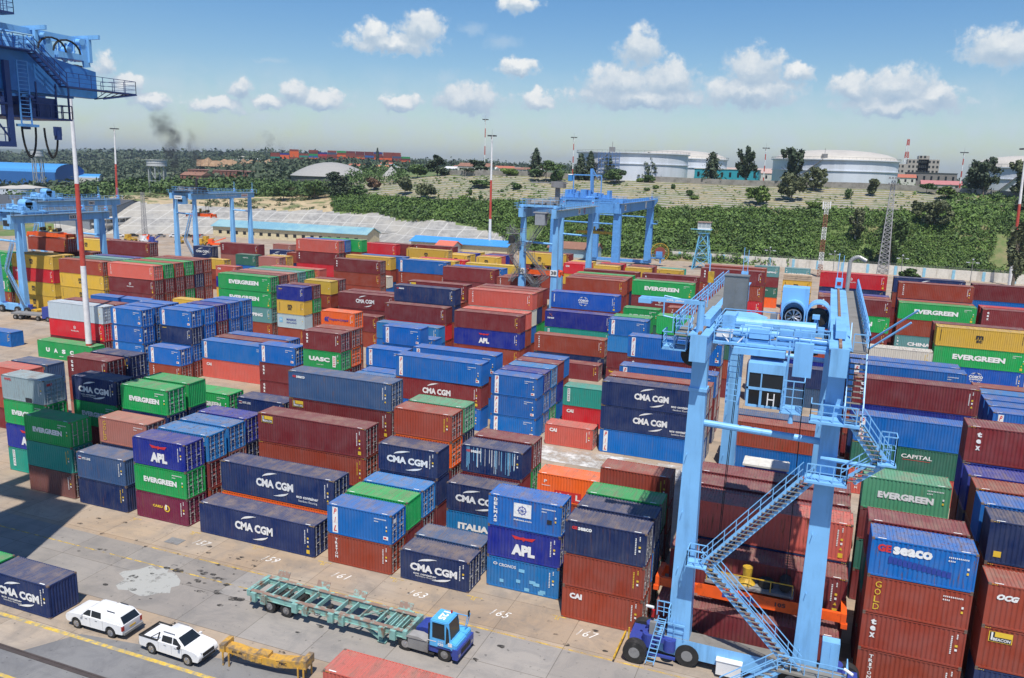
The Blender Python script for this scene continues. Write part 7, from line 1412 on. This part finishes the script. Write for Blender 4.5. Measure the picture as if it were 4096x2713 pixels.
scatter('woodland', 'dark green woodland behind the left gantry cranes and sprayed slope', 'woods', 1500, -58, -34, lambda a: (tp_(a)+28+20*(a > -50), tp_(a)+110), (2.6, 5.4), G1, 64, .17, 1.0, cond=lambda x, y, a, r: ~((a > -47.6) & (a < -44.6) & (r < 500)), base=1.0)
scatter('middle_woods', 'olive green scrub and trees on the low ground beyond the woods', 'woods', 2200, -56, -28, lambda a: (600+0*a, 1500+0*a), (3, 7), GF, 26, .30, .9, cond=lambda x, y, a, r: vn(x, y, 120, 6) > .36)
scatter('hilltop_woods', 'trees and scrub on the plateau behind the hilltop wall', 'woods', 900, -30, 16, lambda a: (480+0*a, 900+0*a), (1.5, 4.2), G1, 46, .22, 1.0, cond=lambda x, y, a, r: vn(x, y, 60, 2) > .42)
scatter('skyline_woods', 'dark line of trees along the far skyline', 'woods', 2200, -58, 14, lambda a: (1150+0*a, 1650+0*a), (3.2, 7.6), GF, 44, .24, 1.15)
scatter('far_ridge_woods', 'blue-green distant woods on the far ridge', 'woods', 1500, -60, -30, lambda a: (1900+0*a, 2700+0*a), (7, 15), GF, 26, .30, .9)
# ---------------------------------------------------------------- storage tanks and hilltop
TNK = mat('tank_white', (.62, .66, .72), .45, var=.04, vs=.05, dirt=(.45, .47, .50), ds=.12, dth=(.5, .8), streak=True); TNR = mat('tank_roof', (.48, .45, .40), .6, dirt=(.36, .34, .30), ds=.1)
def tank(px, r, rad, pyt, label, dome=0, bz=None, scaf=False, stair_=True):
    x, y, z = place(px, r); z = bz if bz is not None else z-.3; T = thing('storage_tank', label, 'storage tank', (x, y, z), 0, 'storage tanks on the hill'); H = zof(px, r-rad, pyt)-z
    b = MB(); b.tube((0, 0, -3), (0, 0, H), rad, n=72)
    for q, w in ((H, .9), (H*.62, .45)): 
        for i in range(72): a, a2 = i*math.pi/36, (i+1)*math.pi/36; b.poly([(rad*math.cos(a), rad*math.sin(a), q), (rad*math.cos(a2), rad*math.sin(a2), q), ((rad+w)*math.cos(a2), (rad+w)*math.sin(a2), q), ((rad+w)*math.cos(a), (rad+w)*math.sin(a), q)]); b.poly([((rad+w)*math.cos(a), (rad+w)*math.sin(a), q), ((rad+w)*math.cos(a2), (rad+w)*math.sin(a2), q), ((rad+w)*math.cos(a2), (rad+w)*math.sin(a2), q-.35), ((rad+w)*math.cos(a), (rad+w)*math.sin(a), q-.35)])
    b.build('shell', TNK, T, fix=False)
    if dome:
        b = MB(); n = 48; K = 5
        for k in range(K):
            q0, q1 = k/K, (k+1)/K; r0, r1 = rad*.99*math.cos(q0*1.5708), rad*.99*math.cos(q1*1.5708)+.01; z0, z1 = H+.02+dome*math.sin(q0*1.5708), H+.02+dome*math.sin(q1*1.5708)
            for i in range(n): a, a2 = i*6.28319/n, (i+1)*6.28319/n; b.poly([(r0*math.cos(a), r0*math.sin(a), z0), (r0*math.cos(a2), r0*math.sin(a2), z0), (r1*math.cos(a2), r1*math.sin(a2), z1), (r1*math.cos(a), r1*math.sin(a), z1)])
        b.build('roof', TNR, T, smooth=True)
    b = MB(); n = 60
    for i in range(n): a, a2 = i*6.28319/n, (i+1)*6.28319/n; R_ = rad+.8; b.bar((R_*math.cos(a), R_*math.sin(a), H+1.0), (R_*math.cos(a2), R_*math.sin(a2), H+1.0), .09); b.bar((R_*math.cos(a), R_*math.sin(a), H), (R_*math.cos(a), R_*math.sin(a), H+1.0), .07)
    b.build('handrail', WIRE, T)
    if stair_:
        b = MB(); a0 = -2.3
        for i in range(16): a, a2 = a0+i*.035, a0+(i+1)*.035; R_ = rad+.6; b.bar((R_*math.cos(a), R_*math.sin(a), H*i/16), (R_*math.cos(a2), R_*math.sin(a2), H*(i+1)/16), .9, .25)
        b.box((rad-1.6)*math.cos(a2)-1.2, (rad-1.6)*math.sin(a2)-1, H+.1, (rad-1.6)*math.cos(a2)+1.4, (rad-1.6)*math.sin(a2)+1, H+2.4); b.bar(((rad-2)*math.cos(a2), (rad-2)*math.sin(a2), H+2), ((rad-2)*math.cos(a2), (rad-2)*math.sin(a2), H+5), .2); b.build('stair', GRY, T)
    if scaf:
        b = MB()
        for i in range(7):
            a = -1.95+i*.065; R_ = rad+1.0; p = (R_*math.cos(a), R_*math.sin(a)); b.bar((*p, 0), (*p, H), .16)
            if i < 6:
                a2 = a+.065; p2 = (R_*math.cos(a2), R_*math.sin(a2))
                for k in range(8): b.bar((*p, 1+k*H/8.2), (*p2, 1+k*H/8.2), .2)
        b.build('scaffold', mat('scaffold_blue', (.10, .22, .50), .6), T)
tank(2508, 440, 28.5, 613, 'wide pale blue-white tank with blue scaffolding, leftmost on the hill', 0, scaf=True)
tank(2690, 500, 28, 634, 'domed pale tank half hidden behind the scaffolded one', 4.8, stair_=False)
tank(3312, 440, 29.0, 640, 'widest pale tank with a low domed roof and spiral stair', 5.0)
tank(4085, 442, 23, 672, 'pale tank with a conical roof at the right edge of the hill', 5.5)
def blob_thing(name, label, cat, px, r, fn, rz=0, grp=None, dz=0):
    x, y, z = place(px, r); T = thing(name, label, cat, (x, y, z+dz), rz, grp); fn(T); return T
def house(px, r, w, d, h, wc, rc, label, roof='gable', rz=0.0, cat='house', grp='houses on the far hill', win=True, dz=0):
    def fn(T):
        b = MB(); b.box(-w/2, -d/2, -3, w/2, d/2, h); b.build('wall', wc, T)
        b = MB()
        if roof == 'gable': b.prism([(-d/2-.4, h-.05), (0, h+d*.22), (d/2+.4, h-.05), (0, h+d*.22-.25)] if False else [(-d/2-.4, h+.0), (0, h+d*.22), (d/2+.4, h+.0)], 'x', -w/2-.4, w/2+.4)
        else: b.box(-w/2-.3, -d/2-.3, h, w/2+.3, d/2+.3, h+.4)
        b.build('roof', rc, T)
        if win:
            b = MB(); n = max(2, int(w/4))
            for i in range(n): x = -w/2+w*(i+.5)/n; b.box(x-.6, -d/2-.04, h*.45, x+.6, -d/2-.02, h*.8)
            b.build('window', GLS, T)
    return blob_thing('house', label, cat, px, r, fn, rz, grp, dz)
CRM = mat('cream_wall', (.60, .52, .33), .8, dirt=(.4, .34, .24)); BRF = mat('blue_sheet_roof', (.16, .33, .42), .6, dirt=(.25, .42, .45), ds=.08, dth=(.45, .6)); BR2 = mat('bright_blue_roof', (.06, .28, .62), .5); RRF = mat('red_tile_roof', (.40, .13, .08), .8); RUR = mat('rusty_roof', (.24, .12, .08), .8, dirt=(.36, .2, .14), ds=.3); DRF = mat('dark_sheet_roof', (.075, .08, .085), .6, dirt=(.14, .13, .12), ds=.1); GWL = mat('grey_sheet_wall', (.22, .24, .26), .7, dirt=(.14, .14, .14), ds=.2, streak=True); PAL = mat('pale_wall', (.55, .53, .48), .8, dirt=(.4, .38, .34)); TEA = mat('teal_sheet', (.03, .30, .38), .5); GDM = mat('dome_grey', (.31, .305, .29), .8, dirt=(.34, .32, .3), ds=.05)
def gable_hall(name, label, x0, x1, y0, y1, h, hr, wm, rm, extra=None, cat='warehouse', rot_=0, loc=None):
    cx, cy = (x0+x1)/2, (y0+y1)/2; T = thing(name, label, cat, (cx, cy, 0), rot_); a, b_, c_, d = x0-cx, x1-cx, y0-cy, y1-cy
    b = MB(); b.prism([(c_, -1), (d, -1), (d, h), (0, hr-.15), (c_, h)], 'x', a, b_); b.build('wall', wm, T)
    b = MB(); b.prism([(c_-.8, h-.1), (0, hr), (0, hr+.25), (c_-.8, h+.15)], 'x', a-.6, b_+.5); b.prism([(0, hr), (d+.8, h-.1), (d+.8, h+.15), (0, hr+.25)], 'x', a-.6, b_+.5); b.build('roof', rm, T)
    if extra: extra(T, a, b_, c_, d)
    return T
def wh_extra(T, a, b_, c_, d):
    b = MB(); b.box(b_, c_+1, 0, b_+7, d-1, 1.0); b.box(b_, c_+1, 3.4, b_+7.3, d-1, 4.3); b.box(b_+5.0, c_+1.2, 0, b_+5.4, d-1.2, 6.0); b.box(b_, c_+1, 6.0, b_+7.3, d-1, 6.5)
    for i in range(14): y = c_+2+i*(d-c_-4)/13; b.box(b_+6.7, y-.15, 0, b_+7.0, y+.15, 6)
    b.build('annex', PAL, T); b = MB()
    for i in range(13):
        y = c_+3.2+i*(d-c_-4)/13
        for z in (1.3, 4.7): b.box(b_+5.4, y-.8, z, b_+5.43, y+.9, z+1.0)
    b.build('window', GLS, T); b = MB(); b.box(a+20, -8, 0, a+26, -4, .1)
    for q in (-22, -9, 6): b.box(b_-40+q, -17, 9.95, b_-34+q, -6, 10.05)
gable_hall('warehouse', 'large dark-roofed grey gabled warehouse behind the left gantry cranes', -320, -245, 205, 262, 6.8, 13.2, GWL, DRF, wh_extra, rot_=R(8))
gable_hall('long_shed', 'long low building with pale blue sheet roof and cream walls below the sprayed slope', -196, -120, 236.5, 247.5, 4.2, 6.6, CRM, BRF, lambda T, a, b_, c_, d: [None, (lambda b: ([b.box(a+3+i*4.2, c_-.04, 1.2, a+4.6+i*4.2, c_-.02, 2.6) for i in range(17)], b.build('window', GLS, T)))(MB())][0], cat='shed', rot_=R(3))
gable_hall('small_shed', 'small white gabled shed beside the grey warehouse', -232, -214, 262, 274, 3.0, 4.8, PAL, mat('pale_sheet', (.45, .46, .46), .6), cat='shed', rot_=R(8))
gable_hall('blue_roof_shed', 'bright blue sheet roof behind the mustard containers in the yard', -100, -58, 240, 250, 2.8, 4.6, CRM, BR2, cat='shed')
gable_hall('red_roof_hut', 'small hut with a bright red-orange roof beside the blue sheet roof', -84, -77, 231, 238, 2.6, 4.2, PAL, mat('coral_roof', (.65, .16, .10), .6), cat='hut')
gable_hall('rusty_roof_hut', 'low hut with a rusty roof and pale blue gable behind the 38 crane', -43, -24, 246, 254, 3.2, 5.4, mat('pale_blue_gable', (.35, .5, .55), .8), RUR, cat='hut')
for i, (x, y) in enumerate(((-57.5, 243.5), (-53.5, 243))):
    T = thing('water_tank', ('left' if i == 0 else 'right')+' black plastic water tank on a stand near the 38 crane', 'water tank', (x, y, 0)); b = MB(); [b.bar((p, q, 0), (p, q, 4.0-i*2), .2) for p in (-1.2, 1.2) for q in (-1.2, 1.2)]; b.box(-1.5, -1.5, 3.9-i*2, 1.5, 1.5, 4.1-i*2); b.build('stand', GRY, T); b = MB(); b.tube((0, 0, 4.1-i*2), (0, 0, 7.0-i*2), 1.35, n=18); b.tube((0, 0, 7.0-i*2), (0, 0, 7.5-i*2), 1.3, .5, n=18); b.build('tank', BLK, T)
# parked machines in front of the warehouse
rn = random.Random(21); MC = [YEL, ORG, WHT, DBL, YEL, mat('plant_red', (.4, .04, .03), .5), YEL]
for i in range(9):
    x, y = -200+i*4.6+rn.uniform(-1, 1), 190+rn.uniform(-7, 8)+i*1.5; k = i % 7; w = rn.uniform(3, 6)
    T = thing('yard_machine', '%s machine, number %s from left among plant parked before the grey warehouse' % (['yellow', 'orange', 'white', 'blue', 'small yellow', 'red', 'low yellow'][k], ['one', 'two', 'three', 'four', 'five', 'six', 'seven', 'eight', 'nine'][i]), 'machine', (x, y, 0), rn.uniform(-.5, .5)); b = MB(); b.box(-w/2, -1.1, .6, w/2, 1.1, 1.3); b.box(-w/2+.3, -1, 1.3, -w/2+1.9, 1, 2.8); b.bar((-w/2+1.5, 0, 1.5), (w/2+1, 0, rn.uniform(1.4, 4)), .35); b.build('body', MC[k], T)
    for p in (-w/2+.7, w/2-.7):
        for q in (-1, 1): wheel(T, p, q, .55, .4)
for i in range(7):
    T = thing('parked_car', '%s car, number %s from left below the warehouse balcony' % (['white', 'dark', 'silver', 'dark grey', 'white', 'black', 'silver'][i], ['one', 'two', 'three', 'four', 'five', 'six', 'seven'][i]), 'car', (-219+i*4.3, 205+i*3.2, 0), R(50)); c_ = [WHT, BLK, CHR, GRY, WHT, BLK, CHR][i]; b = MB(); b.box(-2.1, -.85, .35, 2.1, .85, .95); b.prism([(-1.3, .95), (-1, 1.45), (.7, 1.45), (1.3, .95)], 'y', -.75, .75); b.build('body', c_, T); b = MB(); b.prism([(-1.15, 1.0), (-.95, 1.38), (.65, 1.38), (1.1, 1.0)], 'y', -.77, .77); b.build('window', GLS, T)
    for p in (-1.3, 1.3):
        for q in (-.8, .8): wheel(T, p, q, .33, .22)
# dome, pyramid, towers, hilltop buildings
def dome_fn(T):
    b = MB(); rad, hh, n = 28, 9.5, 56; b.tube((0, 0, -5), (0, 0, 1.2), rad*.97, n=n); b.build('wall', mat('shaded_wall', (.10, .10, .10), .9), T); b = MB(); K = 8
    for k in range(K):
        q0, q1 = k/K, (k+1)/K; A = 1.15; r0, r1 = rad*math.cos(q0*1.5708), rad*math.cos(q1*1.5708)+.01; z0, z1 = 1.2+hh*(1-math.cos(A*(1-r0/rad+0)*1.0)) if False else 1.2+hh*(1-(r0/rad)**2), 1.2+hh*(1-(r1/rad)**2)
        for i in range(n): a, a2 = i*6.28319/n, (i+1)*6.28319/n; b.poly([(r0*math.cos(a), r0*math.sin(a), z0), (r0*math.cos(a2), r0*math.sin(a2), z0), (r1*math.cos(a2), r1*math.sin(a2), z1), (r1*math.cos(a), r1*math.sin(a), z1)])
    b.build('roof', GDM, T, smooth=True)
blob_thing('dome', 'big shallow grey dome roof among the trees left of centre', 'dome', 1305, 590, dome_fn, dz=1.5)
def pyr(T): b = MB(); b.v += [(-7, -7, 0), (7, -7, 0), (7, 7, 0), (-7, 7, 0), (0, 0, 7.5)]; b.f += [(0, 1, 4), (1, 2, 4), (2, 3, 4), (3, 0, 4)]; b.m += [0]*4; b.build('roof', GDM, T)
blob_thing('pyramid_roof', 'small grey pyramid roof between the dome and the terraces', 'roof', 1545, 490, pyr, R(30), dz=-2)
def wtower(rad, h, th, legs=6):
    def fn(T):
        b = MB()
        for i in range(legs): a = i*6.28319/legs; p = (rad*.85*math.cos(a), rad*.85*math.sin(a)); b.bar((*p, -3), (*p, h), .5); a2 = a+6.28319/legs; p2 = (rad*.85*math.cos(a2), rad*.85*math.sin(a2)); b.bar((*p, h*.45), (*p2, h*.45), .3); b.bar((*p, 0), (*p2, h*.45), .22); b.bar((*p2, h*.5), (*p, h), .22)
        b.build('frame', mat('tower_grey', (.38, .39, .39), .7), T); b = MB(); b.tube((0, 0, h), (0, 0, h+th), rad, n=32); b.tube((0, 0, h+th), (0, 0, h+th+.25), rad+.4, n=32); b.tube((0, 0, h+th*.45), (0, 0, h+th*.5), rad+.1, n=32, m=1); b.build('tank', [mat('tank_grey', (.50, .51, .52), .7, dirt=(.2, .2, .2)), GRY], T)
    return fn
blob_thing('water_tower', 'grey steel water tower with a wide round tank in front of the smoke', 'water tower', 605, 500, wtower(5.3, 14.5, 3.2))
blob_thing('water_tower', 'slim white water tower beside the blue warehouse at far left', 'water tower', 127, 820, wtower(5.0, 25, 5.5))
def arch_hall(w, d, h, wc, rc):
    def fn(T):
        b = MB(); pr = [(-w/2, 0), (-w/2, h*.6)]+[(-w/2*math.cos(a), h*.6+h*.4*math.sin(a)) for a in [i*math.pi/10 for i in range(1, 10)]]+[(w/2, h*.6), (w/2, 0)]; b.prism(pr, 'y', -d/2, d/2); b.build('wall', wc, T); b = MB(); b.sheet([(a, z+.3) for a, z in pr[1:-1]], 'y', -d/2-1, d/2+1); b.build('roof', rc, T)
    return fn
blob_thing('blue_warehouse', 'large blue warehouse with arched roof at the far left edge', 'warehouse', 70, 900, arch_hall(42, 90, 19, mat('deep_blue_wall', (.02, .12, .36), .6), BR2), R(-75))
blob_thing('blue_warehouse', 'lower blue roofed building right of the big arched warehouse', 'warehouse', 235, 900, arch_hall(30, 60, 8, PAL, BR2), R(-50))
def fuel(T): b = MB(); b.tube((0, 0, 0), (0, 0, 13), 11, n=36); b.tube((0, 0, 13), (0, 0, 14.5), 11.2, 1, n=36, m=1); b.build('shell', [TNK, TNR], T)
for i, (px, r) in enumerate(((18, 560), (70, 575))): blob_thing('fuel_tank', ('left' if i == 0 else 'right')+' squat grey fuel tank at the left edge above the yard', 'storage tank', px, r, fuel, dz=-4)
house(2890, 470, 34, 12, 7.5, TEA, PAL, 'teal sheet-walled shed behind the hilltop wall', 'flat', cat='shed', grp=None)
house(3075, 560, 60, 14, 6, PAL, mat('pale_rust', (.45, .32, .28), .8), 'long pale and rust building behind the thin striped mast', 'gable', cat='building', grp=None)
def block(T):
    for k, (x0, x1, z) in enumerate(((-22, -2, 17), (-2, 22, 21), (6, 14, 24))):
        b = MB(); b.box(x0, -8, -4, x1, 8, z); b.build('wall', mat('concrete_block', (.38, .34, .30), .8), T); b = MB()
        for f in range(int(z/4)):
            for i in range(int((x1-x0)/3)): b.box(x0+.8+i*3, -8.05, 2+f*4, x0+2.4+i*3, -8.01, 4+f*4)
        b.build('window', GLS, T)
blob_thing('apartment_block', 'distant concrete apartment block to the right of the wide tank', 'building', 3610, 780, block)
def rwl(T): b = MB(); lattice(b, 0, 0, 0, 42, 5, 1.5, 14, .5, m=lambda i: (i//2) % 2); b.build('frame', [MRED, MWH], T)
blob_thing('lattice_tower', 'distant red and white lattice mast rising behind the apartment block', 'lattice tower', 3595, 900, rwl)
def toilet(T): b = MB(); b.box(-1, -1, 0, 1, 1, 3.0); b.prism([(-1.1, 3.0), (0, 3.4), (1.1, 3.0)], 'x', -1.1, 1.1, 1); b.build('cabin', [mat('toilet_blue', (.04, .25, .65), .5), WHT], T)
blob_thing('portable_toilet', 'small bright blue cabin on the terraces left of the tanks', 'cabin', 2264, 414, toilet)
house(1885, 640, 26, 12, 6, PAL, RUR, 'rusty-roofed building on the skyline left of the middle mast', grp='houses on the far hill'); house(1410, 820, 16, 10, 5, WHT, RRF, 'white house with a red roof right above the dome'); house(1530, 900, 14, 10, 4, WHT, RRF, 'white-walled red-roofed house right of the dome'); house(1540, 760, 22, 9, 4, PAL, BRF, 'blue-roofed house above the pyramid roof'); house(1515, 700, 12, 8, 4, PAL, mat('orange_tile', (.45, .20, .10), .8), 'orange-roofed house just above the pyramid roof'); house(1580, 640, 10, 8, 3, PAL, GDM, 'grey-roofed low house right of the pyramid roof')
house(895, 760, 80, 12, 6, mat('brick_red', (.22, .09, .06), .8), mat('pinkish_roof', (.42, .22, .18), .8), 'long low red-brown industrial building behind the left gantry crane', 'flat', grp=None, cat='building'); house(760, 740, 22, 12, 5, mat('brick_red2', (.25, .10, .07), .8), RUR, 'small brick building with a rusty roof by the smoke'); house(3700, 620, 30, 14, 9, mat('dim_wall', (.20, .18, .17), .8), DRF, 'dark flat building behind the green trees at right', 'flat', grp=None, cat='building'); house(3745, 470, 18, 9, 3, PAL, mat('pink_roof', (.42, .17, .17), .8), 'low pink-roofed house behind the hilltop wall at right', grp=None); house(3560, 600, 24, 10, 5, PAL, RRF, 'red-roofed house right of the wide tank')
for i in range(12):
    px = [1790, 1830, 1920, 1965, 2000, 2035, 2075, 2110, 870, 940, 1000, 960][i]; r = [760, 820, 700, 820, 740, 860, 760, 900, 1180, 1230, 1200, 1400][i]
    c_ = ['white', 'rusty', 'pale', 'grey', 'red', 'white', 'rusty', 'pale', 'white', 'grey', 'white', 'pale'][i]; rc = dict(white=WHT, rusty=RUR, pale=PAL, grey=GDM, red=RRF)[c_]
    house(px, r, 16+i % 4*3, 9, 3.2, PAL, rc, '%s-roofed %s house, %s' % (c_, 'small' if i < 8 else 'far', ['leftmost in the skyline row by the middle mast', 'second in the skyline row by the middle mast', 'third in the skyline row by the middle mast', 'just left of the striped mast on the skyline', 'between the striped mast and the middle mast', 'first right of the middle mast on the skyline', 'second right of the middle mast on the skyline', 'third right of the middle mast on the skyline', 'leftmost on the hill above the orange cutting', 'middle one above the orange cutting', 'rightmost above the orange cutting', 'highest above the orange cutting'][i]), 'gable', rz=(i % 5-2)*.2)
# far container stacks on the skyline
b = MB(); rn = random.Random(6); bc2 = []; keys = ['or', 'rb', 'bl', 'mr', 'rb', 'or', 'g', 'te', 'rd', 'rb', 'sn', 'or', 'rb', 'b', 'mr']
x0, y0, z0 = place(1340, 1180); 
for row in range(2):
    for i in range(15):
        nst = rn.choice((3, 4, 5, 5)) if 1 < i < 14 else rn.choice((2, 3))
        for k in range(nst): c_ = tuple(q*.7 for q in COL[rn.choice(keys)]); b.box(i*12.7, row*6, k*2.62, i*12.7+12.2, row*6+2.4, k*2.62+2.59); bc2 += [(*c_, 0)]*6
me = b.mesh('far_container_stacks', [PA_]); ca = me.color_attributes.new('Col', 'FLOAT_COLOR', 'CORNER'); ca.data.foreach_set('color', np.repeat(np.array(bc2, dtype=np.float32), 4, axis=0).ravel()); a = az_of(1340)
o = link('far_container_stacks', me); o.rotation_euler = (0, 0, -a); o.location = (x0-93*math.cos(a), y0+93*math.sin(a), zof(1300, 1180, 641)); tag(o, 'far-off rows of coloured container stacks on the skyline above the dome', 'containers'); o['kind'] = 'stuff'
# eroded orange cutting
T = thing('earth_bank', 'orange eroded earth bank on the distant hillside left of the dome', 'earth bank'); x, y, z = place(960, 1050); T.location = (x, y, z-2); b = MB(); rn = random.Random(4); n = 26
pts = [(-55+i*4.4, 10-rn.uniform(0, 4), 8+rn.uniform(-3, 4)*math.sin(i*.4)) for i in range(n)]
for i in range(n-1): p, q = pts[i], pts[i+1]; b.poly([(p[0], -4+rn.uniform(-3, 3), 0), (q[0], -4+rn.uniform(-3, 3), 0), q, p]); b.poly([p, q, (q[0], 40, q[2]-4), (p[0], 40, p[2]-4)])
b.build('bank', mat('orange_soil', (.30, .19, .11), .95, dirt=(.5, .38, .24), ds=.2), T, fix=False); T.rotation_euler = (0, 0, -az_of(960))
# ---------------------------------------------------------------- smoke
def smoke(label, px, r, w, h, py0, dens, seed):
    x, y, z = place(px, r); zb = zof(px, r, py0); b = MB(); b.box(-w/2, -w*.2, 0, w/2, w*.2, h); o = b.build('smoke', bpy.data.materials.new('smoke')); o.location = (x, y, zb); o.rotation_euler = (0, 0, -az_of(px)); tag(o, label, 'smoke'); o['kind'] = 'stuff'
    m = o.data.materials[0]; m.use_nodes = True; nt = m.node_tree; nt.nodes.remove(nt.nodes['Principled BSDF']); t = nd(nt, 'ShaderNodeTexCoord').outputs['Object']; s = nd(nt, 'ShaderNodeSeparateXYZ'); nt.links.new(t, s.inputs[0])
    zz = mth(nt, 'DIVIDE', s.outputs[2], h); xx = mth(nt, 'DIVIDE', s.outputs[0], w*.5); wob = mth(nt, 'MULTIPLY', mth(nt, 'SUBTRACT', noise(nt, t, 2.6/w, 3, .5), .5), 1.3); u = mth(nt, 'ADD', mth(nt, 'ADD', xx, wob), mth(nt, 'MULTIPLY', zz, .35))
    core = None
    for c_, wd, zt in ((-.02, .24, 1.0), (.55, .16, .72)):
        d = mth(nt, 'DIVIDE', mth(nt, 'ABSOLUTE', mth(nt, 'SUBTRACT', u, c_)), mth(nt, 'ADD', mth(nt, 'MULTIPLY', zz, wd*.9), wd*.45)); g = mth(nt, 'MULTIPLY', mth(nt, 'SUBTRACT', 1.0, d, True), mth(nt, 'MULTIPLY', mth(nt, 'SUBTRACT', zt, zz, True), 3.0, True)); core = g if core is None else mth(nt, 'MAXIMUM', core, g)
    yf = mth(nt, 'SUBTRACT', 1.0, mth(nt, 'ABSOLUTE', mth(nt, 'DIVIDE', s.outputs[1], w*.2)), True)
    ns = ramp(nt, noise(nt, t, 9/w, 5, .65), [(.40, 0), (.66, 1)]); dn = mth(nt, 'MULTIPLY', mth(nt, 'MULTIPLY', mth(nt, 'MULTIPLY', core, ns), yf), dens); v = nd(nt, 'ShaderNodeVolumePrincipled'); v.inputs['Color'].default_value = (.10, .095, .09, 1); nt.links.new(dn, v.inputs['Density']); nt.links.new(v.outputs[0], nt.nodes['Material Output'].inputs['Volume'])
    return o
smoke('dark grey smoke plume rising behind the round water tower', 690, 1000, 85, 82, 720, .16, 1)
smoke('faint grey smoke wisp left of the far container stacks', 1075, 1300, 60, 45, 640, .05, 2)
# ---------------------------------------------------------------- haze
if HAZE > 0:
    b = MB(); b.box(-9800, -400, -2.5, 7500, 9800, 175); o = b.build('haze', bpy.data.materials.new('haze')); o['kind'] = 'stuff'; tag(o, 'thin bluish air haze over the whole port and hills', 'haze')
    m = o.data.materials[0]; m.use_nodes = True; nt = m.node_tree; nt.nodes.remove(nt.nodes['Principled BSDF']); v = nd(nt, 'ShaderNodeVolumePrincipled'); v.inputs['Color'].default_value = (.74, .86, 1, 1); v.inputs['Density'].default_value = HAZE; v.inputs['Anisotropy'].default_value = .3; nt.links.new(v.outputs[0], nt.nodes['Material Output'].inputs['Volume'])
